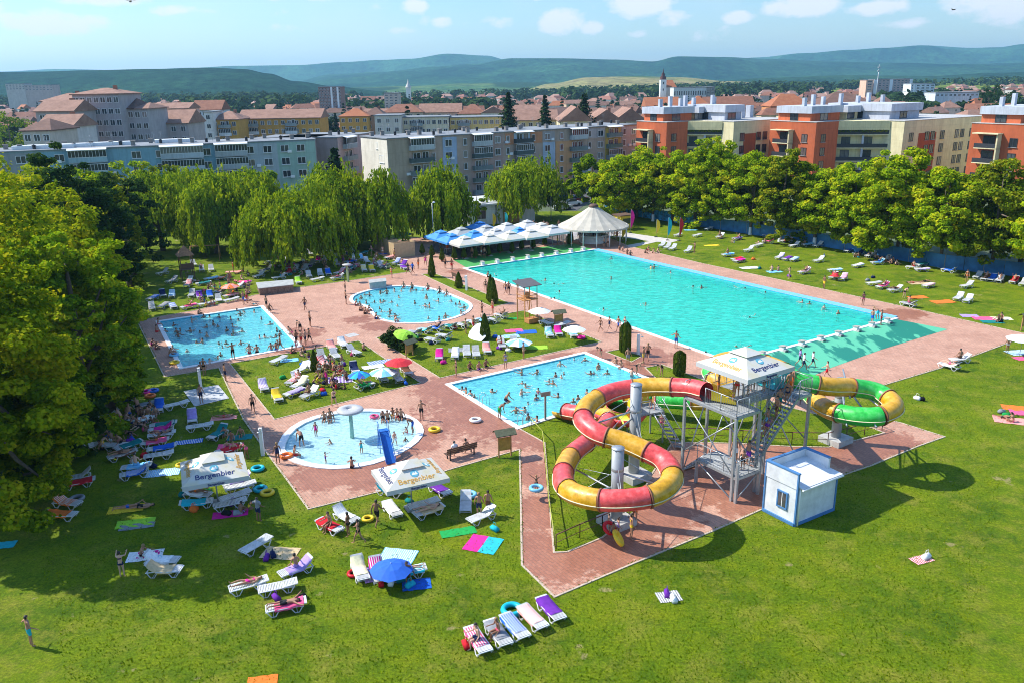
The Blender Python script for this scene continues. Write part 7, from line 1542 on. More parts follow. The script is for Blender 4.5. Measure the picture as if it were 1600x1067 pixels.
def body(kd, fem):
    key = (kd, fem)
    if key in BODY: return BODY[key]
    J = pose(kd); ks = list(J); ix = {k: i for i, k in enumerate(ks)}; vs = [J[k] for k in ks]; es = [(ix[a], ix[b]) for a, b in EDG]
    me = bpy.data.meshes.new('skel'); me.from_pydata(vs, es, []); o = bpy.data.objects.new('skel', me); COL.objects.link(o); o.modifiers.new('s', 'SKIN')
    for k in ks:
        r = RAD.get(k) or RAD[k[:2]]
        if fem: r *= {'sp': .86, 'ch': .90, 'sh': .86, 'hp': 1.06, 'pel': 1.04}.get(k if k in RAD else k[:2], .92)
        sv = me.skin_vertices[0].data[ix[k]]; f_ = .72 if k in ('pel','sp','ch') else 1.0
        sv.radius = (r*1.06, r*f_) if k in ('pel','sp','ch') else (r*.88, r); sv.use_root = (k == 'pel')
    ss = o.modifiers.new('u', 'SUBSURF'); ss.levels = 1; ss.render_levels = 1
    dg = bpy.context.evaluated_depsgraph_get(); bm = bmesh.new(); bm.from_object(o, dg); bpy.data.objects.remove(o)
    JV = {k: Vector(v) for k, v in J.items()}
    # hands: palm end with five unequal bent fingers; face: nose, ears
    ex = MB()
    for s, sg in (('l', -1), ('r', 1)):
        w, h = JV['wr'+s], JV['ha'+s]; d = (h-w).normalized(); sd_ = d.cross(Vector((0, 1, 0))); sd_ = sd_.normalized() if sd_.length > .1 else Vector((1, 0, 0)); cu = sd_.cross(d)
        for i, ln in enumerate((.068, .078, .072, .056)): a = h+sd_*(.024-.016*i); ex.tube([a-d*.01, a+d*ln*.55+cu*.004, a+d*ln*.85+cu*.022], [.0095, .0085, .006], 5)
        a = w+d*.03+sd_*.026; ex.tube([a, a+sd_*.03+d*.028, a+sd_*.036+d*.06+cu*.01], [.012, .010, .007], 5)
    hd, tp, nk = JV['hd'], JV['tp'], JV['nk']; upv = (tp-hd).normalized(); 
    fwd = {'supine': Vector((0,0,1)), 'prone': Vector((.6,0,-.8)), 'recline': Vector((0,-.75,.65)), 'swim': Vector((0,1,.1)), 'bend': Vector((0,.5,-.85))}.get(kd, Vector((0,1,0))); fwd = (fwd-upv*fwd.dot(upv)).normalized(); rt_ = fwd.cross(upv)
    c = hd+upv*.01; ex.tube([c+fwd*.085+upv*.03, c+fwd*.118-upv*.012], [.010, .017], 5)
    for s in (-1, 1): ex.lathe([(0,-.02),(.014,-.01),(.014,.012),(0,.02)], 5, tuple(c+rt_*s*.092))
    tm = ex.mesh('x', M_SKIN); bm.from_mesh(tm)
    me = bpy.data.meshes.new('body'); bm.to_mesh(me); bm.free(); me.materials.clear(); me.materials.append(M_SKIN)
    me.polygons.foreach_set('use_smooth', [True]*len(me.polygons)); me.update()
    # clothing and hair grow out of the body surface
    segs = [(a, b, JV[a], JV[b]) for a, b in EDG]
    V = [v.co.copy() for v in me.vertices]; NV = [v.normal.copy() for v in me.vertices]; lab = []
    for p in me.polygons:
        cc = p.center; best = min(((seg_t(cc, a_, b_), a, b) for a, b, a_, b_ in segs), key=lambda q: q[0][0]/(RAD.get(q[1]) or RAD[q[1][:2]])); lab.append((best[1], best[2], best[0][1]))
    hh = hd+upv*.02
    def grow(test, off, name, m_):
        fs = [p for i, p in enumerate(me.polygons) if test(lab[i], p.center)]
        if not fs: return None
        used = {}; b = MB(); ff = []
        for p in fs:
            f = []
            for v in p.vertices:
                if v not in used: used[v] = len(used); b.v.append(tuple(V[v]+NV[v]*off))
                f.append(used[v])
            ff.append(f)
        b.f = ff; b.m = [0]*len(ff); b.sm = [True]*len(ff); return b.mesh(name, m_)
    trunks = grow(lambda l, c: (l[0] == 'pel' and l[1] in ('hpl','hpr')) or (l[:2] == ('pel','sp') and l[2] < .35) or (l[0] in ('hpl','hpr') and l[2] < .55), .012, 'swim_trunks', M_FABRIC)
    brief = grow(lambda l, c: (l[0] == 'pel' and l[1] in ('hpl','hpr')) or (l[:2] == ('pel','sp') and l[2] < .2) or (l[0] in ('hpl','hpr') and l[2] < .10), .009, 'bikini_bottom', M_FABRIC)
    top = grow(lambda l, c: (l[:2] == ('sp','ch') and l[2] > .55) or (l[0] == 'ch' and l[1] == 'nk' and l[2] < .12), .010, 'bikini_top', M_FABRIC)
    suit = grow(lambda l, c: (l[0] == 'pel') or l[0] == 'sp' or (l[0] == 'ch' and l[1] == 'nk' and l[2] < .35) or (l[0] in ('hpl','hpr') and l[2] < .10), .009, 'swimsuit', M_FABRIC)
    shirt = grow(lambda l, c: (l[0] == 'pel' and l[1] == 'sp') or l[0] in ('sp','ch') or (l[0] in ('shl','shr') and l[2] < .5), .018, 'shirt', M_FABRIC)
    hm_ = []
    for long_ in (False, True):
        def th(l, c):
            q = c-hh; return q.length < .17 and l[1] in ('tp','hd') and (q.dot(upv) > (.045 if not long_ else .03) or q.dot(fwd) < -.018 and q.dot(upv) > (-.05 if not long_ else -.12))
        hm_.append(th)
    hs_ = grow(hm_[0], .016, 'hair', M_HAIR); hl_ = grow(hm_[1], .026, 'hair', M_HAIR); hb_ = grow(hm_[1], .024, 'hair', M_HAIRB)
    BODY[key] = dict(body=me, trunks=trunks, brief=brief, top=top, suit=suit, shirt=shirt, hs=hs_, hl=hl_, hb=hb_); return BODY[key]
SK = {'fair': (.62,.36,.25), 'tan': (.42,.215,.13), 'brown': (.26,.13,.075)}
PW = {'stand':'standing','akimbo':'standing with one bent arm','walk':'walking','arms':'standing with spread arms','reach':'with arms held forward','wave':'with both arms raised','bend':'bending forward','edge':'sitting on the rim','seat':'sitting','ground':'sitting','kneel':'crouching','supine':'lying face up','prone':'lying face down','recline':'lying back','swim':'swimming'}
RK = random.Random(3)
SPECS = []
def person(P, kd='stand', face=None, cloth=None, wear=None, fem=None, sc=1.0, sk=None, hair=None, place='', grp=None, verb=None):
    fem = (RK.random() < .45) if fem is None else fem
    wear = wear or ('bikini' if fem and RK.random() < .7 else 'suit' if fem else 'trunks'); cloth = cloth or RK.choice(['black','navy','blue','red','black','teal','green','pink','purple','white','orange','turquoise','black','navy'] if not fem else ['black','pink','red','navy','purple','turquoise','white','yellow','magenta','black','blue'])
    sk = sk or RK.choice(['fair','tan','tan','tan','brown']); sc = sc*RK.uniform(.96, 1.04)
    base = ('child' if sc < .82 else 'person')+' in '+cloth+' '+{'trunks':'trunks','bikini':'bikini','suit':'swimsuit','shirt':'shirt and shorts'}[wear]+' '+(verb or PW[kd])
    h = hair or ('hl' if fem else 'hs')
    if hair is None and RK.random() < .12: h = 'hb'
    f_ = RK.uniform(0, 6.28) if face is None else face
    d = (Vector(P)-Vector((0, 0, CAMH))).length*(1.7 if (grp or '').startswith('people in') else 1.6 if (grp or '').startswith('guests') else 1.25 if kd in ('ground','kneel') else 1.0)/sc
    SPECS.append((d, tuple(P), kd, f_, cloth, wear, fem, sc, sk, h, place, grp, base))
def parts_of(B, wear, h): return [k for k in {'trunks': ('trunks',), 'bikini': ('brief','top'), 'suit': ('suit',), 'shirt': ('shirt','trunks')}[wear] if B[k]]+([h] if B[h] else [])
def flush_people(limit=296):
    SPECS.sort(key=lambda s: s[0]); co_, fl, ft, cl = [], [], [], []; cache = {}; nv = 0
    for i, (d, P, kd, f_, cloth, wear, fem, sc, sk, h, place, grp, base) in enumerate(SPECS):
        B = body(kd, fem); S3 = (sc*(1.0 if not fem else .96), sc, sc*(1.0 if not fem else .96)); c = C[cloth]
        if i < limit:
            t = ob('person', B['body'], None, P, f_, SK[sk]); t.scale = S3
            for k in parts_of(B, wear, h): o = ob(B[k].name.split('.')[0], B[k], t, (0,0,0), 0, C['navy'] if (wear == 'shirt' and k == 'trunks') else c)
            tag(t, base, 'person', grp, place)
        else:
            M_ = Matrix.Translation(P) @ Matrix.Rotation(f_, 4, 'Z') @ Matrix.Diagonal((*S3, 1)); A = np.array(M_)
            for k in ['body']+parts_of(B, wear, h):
                me = B[k]
                if me.name not in cache:
                    v = np.empty(len(me.vertices)*3); me.vertices.foreach_get('co', v); li = np.empty(len(me.loops), np.int32); me.loops.foreach_get('vertex_index', li); lt = np.empty(len(me.polygons), np.int32); me.polygons.foreach_get('loop_total', lt); cache[me.name] = (v.reshape(-1, 3), li, lt)
                v, li, lt = cache[me.name]; w = v @ A[:3, :3].T+A[:3, 3]; co_.append(w); fl.append(li+nv); ft.append(lt); nv += len(w)
                cc = SK[sk] if k == 'body' else (.022,.014,.010) if k in ('hs','hl') else (.30,.18,.07) if k == 'hb' else C['navy'] if (wear == 'shirt' and k == 'trunks') else c
                cl.append(np.tile(np.array([*cc, 1.0]), (len(w), 1)))
    if not co_: return
    V = np.concatenate(co_); L = np.concatenate(fl).astype(np.int32); T_ = np.concatenate(ft).astype(np.int32); me = bpy.data.meshes.new('crowd'); me.vertices.add(len(V)); me.vertices.foreach_set('co', V.astype(np.float32).ravel())
    me.loops.add(len(L)); me.loops.foreach_set('vertex_index', L); me.polygons.add(len(T_)); me.polygons.foreach_set('loop_start', np.concatenate([[0], np.cumsum(T_)[:-1]]).astype(np.int32)); me.polygons.foreach_set('loop_total', T_); me.polygons.foreach_set('use_smooth', np.ones(len(T_), bool))
    ca = me.color_attributes.new('tone', 'FLOAT_COLOR', 'POINT'); ca.data.foreach_set('color', np.concatenate(cl).astype(np.float32).ravel()); me.update()
    m, t, b = nodes('crowd_skin_and_cloth'); vc = N(t, 'ShaderNodeVertexColor', layer_name='tone'); t.links.new(vc.outputs[0], b.inputs['Base Color']); b.inputs['Roughness'].default_value = .6; me.materials.append(m); kind(ob('crowd', me), 'stuff')
PCEN = [sum(p, Vector((0, 0)))/len(p) for p, d in POOLS]
def toward(dx, dy):  # facing angle for a look direction on the ground; bodies face +Y
    return math.atan2(dy, dx)-math.pi/2
FOAM = []
def bathers(txt_, pool, place, deep, verb='in the water', kinds=('stand','arms','arms','reach','akimbo','walk'), small=0.0):
    """head pixels of people in the water"""
    for i, s in enumerate(txt_.split()):
        px, py = map(float, s.split(',')); kd = kinds[i % len(kinds)]; sc = RK.uniform(.6, .75) if RK.random() < small else 1.0; dz = deep+RK.uniform(-.12, .22)
        top = (1.68*sc-dz) if kd != 'swim' else .1; top = max(.26, top); g = at(px, py+1, top-.08)
        FOAM.append((g.x, g.y, 1.0 if kd == 'swim' else .6))
        if kd == 'swim': person((g.x, g.y, -.07), 'swim', None, fem=None, place=place, grp='people in the water', verb='swimming')
        else: person((g.x, g.y, top-1.68*sc), kd, None, sc=sc, place=place, grp='people in the water', verb=verb)
bathers('281,511 278,519 297,513 323,506 333,502 340,507 354,511 363,506 364,514 362,521 378,513 323,520 307,532 316,529 376,531 342,534 347,539 353,532 405,522 413,522 433,531 431,522 437,516 408,495 397,484 370,482 375,486 381,484 342,490 292,545 344,548 340,555 327,559 271,503 275,513 258,513 372,497 422,503 432,510 299,496 318,491 327,492 360,494 389,537 312,515', 1, 'in the upper left rectangular pool', 1.24, small=.15)
bathers('564,461 570,458 577,456 594,453 604,451 616,451 627,452 641,452 650,451 661,450 623,460 572,468 562,471 585,469 594,468 599,468 612,469 621,475 648,469 664,474 671,474 685,466 705,468 712,472 718,470 725,477 727,481 720,484 696,489 686,494 669,494 617,489 609,482 608,492 593,479 596,484 666,460', 3, 'in the kidney-shaped pool', 1.15, small=.4)
bathers('852,434 874,453 955,432 943,480 1009,473 1048,423 1083,445 1096,446 861,465 866,465 955,401', 0, 'in the big swimming pool', 1.45, 'in deep water', ('reach','arms','stand'))
bathers('1175,491 1157,537 1160,446 991,511 775,427 870,440', 0, 'in the big swimming pool', 1.4, 'swimming', ('swim',))
bathers('1017,413 1022,414 1196,454 1254,468 1265,471 1288,476 1310,485 1152,546 1103,547', 0, 'at the edge of the big swimming pool', 1.2)
bathers('825,646 839,649 806,635 820,635 825,626 838,616 841,604 815,608 816,595 821,597 868,580 881,580 877,586 858,592 864,594 872,614 896,622 903,617 917,607 923,613 928,580 923,579 949,579 935,567 897,558 914,557 839,577 815,577 875,564 741,616 735,609 728,606 722,602 769,607', 2, 'in the lower rectangular pool', 1.2, small=.15)
def pp(s, place, kd, sc=1.0, **k):
    for i, e in enumerate(s.split()):
        a = e.split(','); x, y = float(a[0]), float(a[1]); g = g2(x, y)
        kw = dict(k)
        if len(a) > 2 and a[2]: kw['cloth'] = a[2]
        if len(a) > 3 and a[3]: kw['wear'] = a[3]; kw['fem'] = a[3] in ('bikini','suit')
        person((g.x, g.y, kw.pop('z', .012)), kd if isinstance(kd, str) else kd[i % len(kd)], kw.pop('face', None), sc=sc, place=place, **kw)
# standing and walking people, foot pixels
pp('417,484,black,trunks 320,586,black,bikini 353,596,navy,trunks', 'on the paving by the upper left pool', 'stand')
pp('477,486,navy,trunks 485,511,black,trunks 470,522,black,trunks', 'on the wide paving between two pools', ('walk','stand','bend'))
pp('464,541,black,trunks 471,541,red,trunks 478,540,navy,trunks 484,538,black,trunks 457,526,pink,bikini', 'at the right corner of the upper left pool', ('stand','akimbo','stand','walk','kneel'))
pp('381,477,blue,trunks 388,471,black,bikini 421,489,brown,trunks 386,474,red,trunks', 'by the top edge of the upper left pool', ('stand','stand','kneel','akimbo'))
pp('540,459,black,trunks 541,476,black,trunks', 'left of the kidney-shaped pool', 'akimbo')
pp('759,456,black,bikini 790,461,navy,trunks 795,461,black,trunks 753,492,black,bikini 770,491,red,trunks 809.5,456,white,bikini', 'on the paving along the swimming pool', ('stand','walk','stand','akimbo','stand','stand'))
pp('696,420,black,trunks 706,423,red,trunks 665,417,magenta,suit 654,421,orange,trunks 645,430,blue,shirt 612,435,orange,bikini 638,430,black,shirt', 'on the paving near the cabins', ('stand','stand','walk','stand','walk','arms','walk'))
pp('938,520,black,bikini 952,519,navy,suit 966,519,blue,trunks 976,519,black,bikini', 'walking abreast beside the swimming pool', 'walk', face=toward(-.9, -.4))
pp('1056,544,blue,trunks', 'at the white edge of the swimming pool', 'akimbo', face=toward(.5,.8))
pp('1005,568,yellow,trunks 1012,564,black,trunks', 'by the white shower post', ('stand','walk'))
pp('939,560,red,bikini 981,570,grey,trunks 1034,588,black,suit 994,586,black,bikini 987,589,grey,trunks 963,571,white,bikini 972,574,pink,bikini', 'near the right corner of the lower pool', ('bend','stand','bend','bend','ground','ground','ground'))
pp('818,561,beige,suit 713,588,black,bikini 790,576,lilac,bikini', 'at the edge of the right island lawn', 'stand')
pp('728,522,black,trunks 740,518,red,trunks', 'among the sunloungers behind the tipped parasol', 'stand')
pp('1249,572,lilac,shirt 1255,580,white,shirt 1269,576,white,shirt', 'walking on the teal deck', 'walk', face=toward(.9,-.3)); pp('1291,593,red,trunks', 'walking on the paving past the teal deck', 'walk', face=toward(-.8,.2))
pp('1362,507,blue,trunks 1371,500,turquoise,trunks 1376,508,red,trunks', 'at the starting blocks', ('stand','bend','akimbo')); pp('1348,478,pink,bikini 1287,452,yellow,trunks 1233,437,beige,bikini', 'on the far side of the swimming pool', ('stand','stand','arms'))
pp('1412,467,black,bikini 1510,441,orange,bikini 1085,396,brown,trunks 1573,552,white,bikini', 'on the right lawn', ('bend','stand','arms','stand'))
pp('659,656,black,trunks', 'on the paving right of the paddling pool', 'akimbo', face=toward(-.1,-1)); pp('523,636,black,bikini', 'on the grass edge above the paddling pool', 'walk'); pp('435,724,navy,suit', 'left of the paddling pool', 'stand', hair='hb'); pp('396,645,black,trunks', 'on the path beside the left island lawn', 'walk', face=toward(.3,-.9))
pp('315,630,navy,trunks', 'under the shower on the grey slab', 'stand'); pp('387,718,pink,bikini', 'in the shade by the path', 'bend')
pp('50,1010,turquoise,trunks', 'alone on the front lawn at the left', 'akimbo', face=toward(.6,.7), sk='tan'); pp('192,902,navy,bikini', 'holding a white ring on the front lawn', 'reach', face=toward(-.2,.9)); pp('405,815,grey,shirt', 'beside the front beer parasol', 'akimbo', face=toward(.3,.9))
pp('590,822,black,trunks', 'left of the second beer parasol', 'walk', face=toward(.3,.8)); pp('545,838,black,bikini 561,850,black,bikini', 'beside the red-towelled lounger', ('stand','walk'), face=toward(-.7,.2)); pp('749,808,navy,trunks 763,804,brown,trunks', 'side by side near the upright lounger', 'stand', face=toward(.1,1), sk='tan')
pp('838,769,black,bikini', 'on the brick path wearing a blue ring', 'wave', .78, face=toward(0,-1)); ring(838,765,'lightblue','round the waist of the child on the path',1.0,.62)
pp('780,655,green,trunks', 'at the edge of the lower pool', 'bend', face=toward(.6,.4)); pp('790,633,navy,trunks', 'at the corner rim of the lower pool','kneel')
pp('986,843,yellow,bikini 992,818,orange,bikini', 'by the rail fence under the lower coil', ('stand','bend')); pp('951,830,black,bikini 966,838,lilac,suit', 'carrying a ring under the lower coil', 'stand', .75); ring(951,826,'red','held under the lower coil',.95,.55,.7); ring(963,842,'yellow','held under the lower coil',1.1,.45,1.0); pp('958,846,navy,trunks','behind the yellow ring','walk',.75)
# sitting on rims, ground, benches
def sit(s, place, dx, dy, z=.0, kd='edge', **k): pp(s, place, kd, face=toward(dx, dy), z=z, **k)
sit('314,578,black,bikini', 'at the lower rim of the upper left pool', -.3, .9, .02); sit('390,552,red,trunks 402,551,black,trunks', 'on the lower rim of the upper left pool', -.4, .9, .02); sit('424,548,lightblue,trunks 432,547,blue,trunks', 'on the lower rim of the upper left pool', -.4, .9, .02); pp('439,549,brown,trunks 365,562,black,trunks', 'stepping at the rim of the upper left pool', ('walk','arms'))
sit('247,508,pink,bikini 244,519,red,trunks', 'on the shaded left rim of the upper left pool', 1, .2, .02); sit('237,540,magenta,suit 243,546,pink,bikini 268,551,white,bikini 265,556,red,trunks 310,492,brown,trunks', 'on the shaded paving left of the pool', .9, .1, .02, 'ground')
sit('631,450,red,bikini 644,452,black,trunks 669,453,red,trunks 687,458,black,trunks 698,462,pink,bikini', 'on the far rim of the kidney-shaped pool', -.3, -.9, .06); sit('569,491,brown,trunks 562,486,black,trunks 575,487,orange,bikini 586,499,blue,trunks 555,478,pink,bikini 617,504,white,trunks', 'at the left bend of the kidney-shaped pool', .9, .1, .02, 'ground')
sit('762,434,black,bikini', 'on the near rim of the swimming pool', .6, .5, .06); sit('734,577,black,trunks 759,574,black,trunks 748,578,purple,trunks', 'on the upper rim of the lower pool', .5, -.8, .06); sit('980,397,brown,trunks 985,400,brown,trunks 973,393,black,trunks 968,391,black,bikini', 'at the far corner of the swimming pool', 0, -1, .02, 'ground')
sit('460,712,red,trunks', 'on the left rim of the paddling pool', 1, .2, .06); sit('550,731,black,bikini', 'on the near rim of the paddling pool', -.2, .9, .04, 'ground'); sit('507,656,black,bikini 516,652,navy,trunks 517,657,white,bikini 599,656,orange,bikini 606,656,black,trunks 614,650,yellow,bikini 621,652,red,trunks 627,653,black,trunks', 'on the far rim of the paddling pool', 0, -1, .04)
pp('646,678,blue,trunks', 'bending over the rim of the paddling pool', 'bend', face=toward(-1,0)); pp('637,676,pink,bikini', 'at the right rim of the paddling pool','ground',.7)
for s, kd, sc in (('494,680,magenta,suit','stand',.78),('472,696,black,trunks','bend',1),('509,722,purple,suit','arms',.6),('565,706,turquoise,suit','reach',.7),('617,694,white,trunks','walk',.75)): pp(s, 'wading in the paddling pool', kd, sc, z=-.2)
pp('518,691,black,trunks 633,687,black,bikini 585,652,red,suit', 'sitting in the paddling pool water', 'ground', .7, z=-.25); ring(585,652,'pink','round a child in the paddling pool',.8,-.05)
g = g2(603, 705); person((g.x, g.y, 1.1), 'edge', math.radians(200), 'pink', 'suit', True, .62, place='sliding down the blue slide'); person((g.x-.25, g.y+1.0, 1.72), 'stand', math.radians(200), 'black', 'trunks', False, .62, place='at the top of the blue slide')
for k, c_ in ((-.45, 'white'), (.45, 'red')): q = Vector((math.cos(brz), math.sin(brz))); n_ = Vector((-q.y, q.x)); p = bc_.to_2d()+q*k+n_*.32; person((p.x, p.y, .47), 'seat', brz, c_, 'shirt' if c_ == 'white' else 'bikini', c_ == 'red', place='on the brown bench above the front lawn')
sit('221,869,black,bikini', 'on the white towel of the front lawn', 1, .1, .02, 'ground', sk='tan'); sit('376,803,lilac,trunks', 'on the magenta towel under the beer parasol', .3, .9, .02, 'ground'); sit('390,798,yellow,suit', 'beside the magenta towel', .3, -.9, .02, 'ground', sc=.7) if False else pp('390,798,yellow,suit', 'beside the magenta towel', 'kneel', .7)
sit('351,680,black,bikini 362,686,red,bikini 377,680,green,trunks 356,702,pink,suit 366,705,grey,trunks', 'in the shaded group by the path', .2, -.9, .02, 'ground'); pp('350,652,red,bikini', 'in the shade by the path', 'supine', face=math.radians(-70)); sit('222,652,navy,trunks 232,648,yellow,trunks 240,655,white,bikini 244,648,black,trunks 226,660,blue,trunks', 'in the shaded group under the trees', .3, -.9, .02, 'ground')
sit('1206,424,black,bikini 1216,424,red,bikini', 'on the light blue towel of the right lawn', .2, .9, .02, 'ground'); sit('1012,392,red,trunks 1008,396,black,trunks 1020,396,brown,bikini 1027,395,black,trunks', 'in the dark group at the pool lawn', .5, -.5, .02, 'ground'); sit('1565,499,pink,bikini 1560,503,black,trunks', 'on the towels near the deck corner', -.6, -.5, .02, 'ground'); sit('568,548,brown,trunks', 'on the grass of the left island lawn', .2, .9, .02, 'ground', sk='tan')
pp('1426,443,red,bikini 1445,441,black,trunks', 'on the beige towel of the right lawn', ('supine','prone')); pp('1575,652,green,trunks 1583,659,pink,bikini', 'on the towels at the right edge', ('prone','ground')); pp('200,793,blue,bikini 222,793,black,trunks', 'on the yellow towel in tree shade', ('prone','supine'), face=math.radians(-75))
pp('380,425,red,bikini 372,428,orange,bikini 377,437,salmon,bikini 388,431,white,suit', 'on the upper left lawn', ('ground','supine','ground','ground')); pp('365,426,orange,suit 293,428,brown,trunks', 'on the upper left lawn', 'stand')
fam = [(490+RK.uniform(-2, 50), 575+RK.uniform(-6, 34)) for _ in range(17)]+[(505,592),(511,603),(521,606),(516,597),(533,586),(541,592),(500,590),(528,580),(483,560),(490,557),(470,556),(463,548),(476,550),(455,552)]
for i, (x, y) in enumerate(fam): pp(f'{x:.1f},{y:.1f}', 'in the crowded family group on the left island lawn', ('ground','kneel','ground','stand','ground')[i % 5], 1.0 if i % 4 else .75)
# people on sunloungers
def onl(fx, fy, hx, hy, kd, place, z=.40, **k):
    a, b = g2(fx, fy), g2(hx, hy); c = (a+b)/2; d = (b-a).normalized(); rz_ = ang(a, b)-math.pi/2
    if kd == 'recline': c = c+d*.15
    if kd == 'seat': rz_ += math.pi/2; 
    person((c.x, c.y, z+(.03 if kd == 'recline' else 0)+(.07 if kd == 'seat' else 0)), kd, rz_, place=place, **k)
for a in ((353,931,424,911,'supine','magenta','on the leftmost front lounger'),(435,907,492,885,'seat','lilac','bowed over on the lilac-towelled lounger'),(411,961,483,947,'prone','black','on the pink-towelled front lounger'),(534,837,499,819,'seat','brown','on the red-towelled lounger'),(643,813,696,796,'supine','beige','under the second beer parasol'),(632,776,588,768,'supine','red','behind the second beer parasol'),
          (760,1028,735,990,'seat','navy','on the first of the row of five loungers'),(793,1016,765,980,'seat','pink','on the second of the row of five loungers'),(587,602,551,612,'recline','green','beside the blue round parasol'),(467,629,501,612,'seat','brown','on the lounger near the paddling pool'),(477,600,461,594,'seat','white','on the white-towelled lounger of the left island'),(662,896,612,905,'supine','orange','under the blue parasol'),(652,905,620,912,'seat','black','by the blue parasol'),
          (788,552,780,534,'seat','red','on a lounger of the right island'),(1244,430,1269,426,'recline','brown','on the salmon lounger of the right lawn'),(1366,453,1391,449,'recline','white','on the pink-towelled lounger by the deck'),(1384,458,1412,455,'supine','black','on a lounger by the deck'),(1406,476,1433,482,'seat','pink','on the lounger next to the paving'),(1294,440,1309,432,'recline','red','on the red lounger of the right lawn'),(1467,572,1500,580,'supine','pink','on a lounger past the teal deck'),(1481,567,1518,565,'seat','brown','on the second lounger past the teal deck'),
          (1116,375,1134,370,'seat','black','near the fence'),(1141,377,1162,374,'recline','red','near the fence'),(1127,402,1147,400,'seat','orange','behind the red lounger on the right lawn'),(1216,380,1242,379,'recline','red','near the fence'),(1352,404,1368,401,'seat','black','in the shade of the fence trees'),(1358,414,1384,413,'recline','blue','in the shade of the fence trees'),(1414,420,1440,423,'seat','red','near the limewashed trunks'),(1531,442,1547,435,'recline','brown','in the row under the fence'),(1553,446,1569,436,'recline','white','in the row under the fence'),(1575,448,1592,438,'recline','red','in the row under the fence'),
          (229,687,277,681,'supine','purple','on the shaded loungers'),(222,699,262,693,'recline','orange','on the shaded loungers'),(187,738,240,732,'seat','lightblue','on the shaded loungers'),(336,780,282,775,'supine','orange','under the front beer parasol'),(331,772,290,768,'supine','red','under the front beer parasol'),(168,722,215,710,'supine','brown','on the shaded loungers'),
          (351,467,371,463,'seat','salmon','on the upper left lawn'),(283,485,308,480,'recline','orange','on the upper left lawn'),(336,459,352,462,'supine','navy','on the upper left lawn'),(593,418,610,421,'recline','red','on the upper left lawn'),(538,413,557,411,'seat','red','on the upper left lawn'),(517,439,538,436,'supine','pink','on the upper left lawn'),(512,396,523,393,'recline','red','on the upper left lawn'),(674,515,692,519,'recline','black','in the back row of the right island'),(746,503,761,506,'seat','brown','in the back row of the right island'),(777,495,790,499,'recline','black','in the back row of the right island'),(315,429,315,420,'recline','black','on the upper left lawn')):
    onl(*a[:5], a[6], cloth=a[5], wear='trunks' if a[5] in ('brown','navy','black','blue','green','lightblue') else 'bikini', fem=a[5] not in ('brown','navy','black','blue','green','lightblue'))
for i in range(26): x = RK.uniform(160, 250); pp(f'{x:.1f},{690-(x-160)*.45+RK.uniform(-22, 22):.1f}', 'in the tree shade on the left', ('ground','supine','ground','kneel')[i % 4])
for i in range(22): x = RK.uniform(300, 400); pp(f'{x:.1f},{RK.uniform(440, 480):.1f}', 'among loungers above the upper left pool', ('ground','stand','ground','supine')[i % 4])
for i in range(46):
    x = RK.uniform(418, 640); y = 436-(x-418)*.07-RK.uniform(0, 26); pp(f'{x:.1f},{y:.1f}', 'among the loungers of the upper left lawn', ('ground','ground','seat2','stand','kneel')[i % 5].replace('seat2', 'ground'))
for i in range(18):
    x = RK.uniform(1330, 1400); pp(f'{x:.1f},{399+(x-1330)*.2+RK.uniform(-3,3):.1f}', 'in the shade under the limewashed trees', 'ground') if i < 9 else pp(f'{RK.uniform(1110,1300):.1f},{RK.uniform(372,384):.1f}', 'on the lawn near the blue fence', 'ground')
# queue on the slide tower
def q_(u, v, z, kd, cl, we, sc=1.0, fc=None): p = tw(u, v); person((p.x, p.y, z+.01), kd, fc, cl, we, we in ('bikini','suit'), sc, 'tan', place='in the slide tower queue', grp='people queueing on the slide tower')
for a in ((.7,.6,LZ,'walk','grey','trunks',.72),(1.1,.2,LZ,'stand','black','trunks',.78),(1.75,.35,LZ,'reach','purple','trunks'),(1.5,1.2,LZ,'stand','white','trunks'),(3.0,.6,LZ+1.1,'stand','white','bikini'),(3.4,.45,LZ+1.45,'bend','purple','bikini'),(3.75,.7,LZ+1.8,'walk','lightblue','trunks',.9),(4.3,.5,LZ+2.4,'stand','brown','trunks'),(4.8,.75,LZ+2.9,'stand','teal','trunks',.9),(5.2,.5,LZ+3.3,'stand','navy','bikini'),
          (5.6,.7,PZ-.15,'stand','orange','trunks'),(6.1,.9,PZ,'akimbo','orange','trunks'),(4.6,1.9,PZ,'stand','black','trunks'),(4.1,2.4,PZ,'stand','white','bikini'),(3.2,2.0,PZ,'stand','blue','shirt'),(2.4,2.2,PZ,'stand','red','bikini'),(1.6,3.0,PZ,'akimbo','orange','bikini'),(5.4,2.2,PZ,'reach','black','trunks'),(3.6,3.2,PZ,'stand','grey','trunks',.8),(1.4,1.6,PZ,'stand','yellow','bikini',.8),(5.0,3.4,PZ,'stand','black','bikini')): q_(*a)
for dx, dy, cl in ((-.4,.5,'yellow'),(.3,.6,'green'),(.5,0,'pink')): person((A0.x+dx, A0.y+dy, 2.46), 'stand', None, cl, 'suit', True, .8, place='on the small steel tower', verb='standing')
person((A0.x+.85, A0.y-.9, 1.2), 'stand', None, 'pink', 'bikini', True, .8, place='on the stairs of the small steel tower')
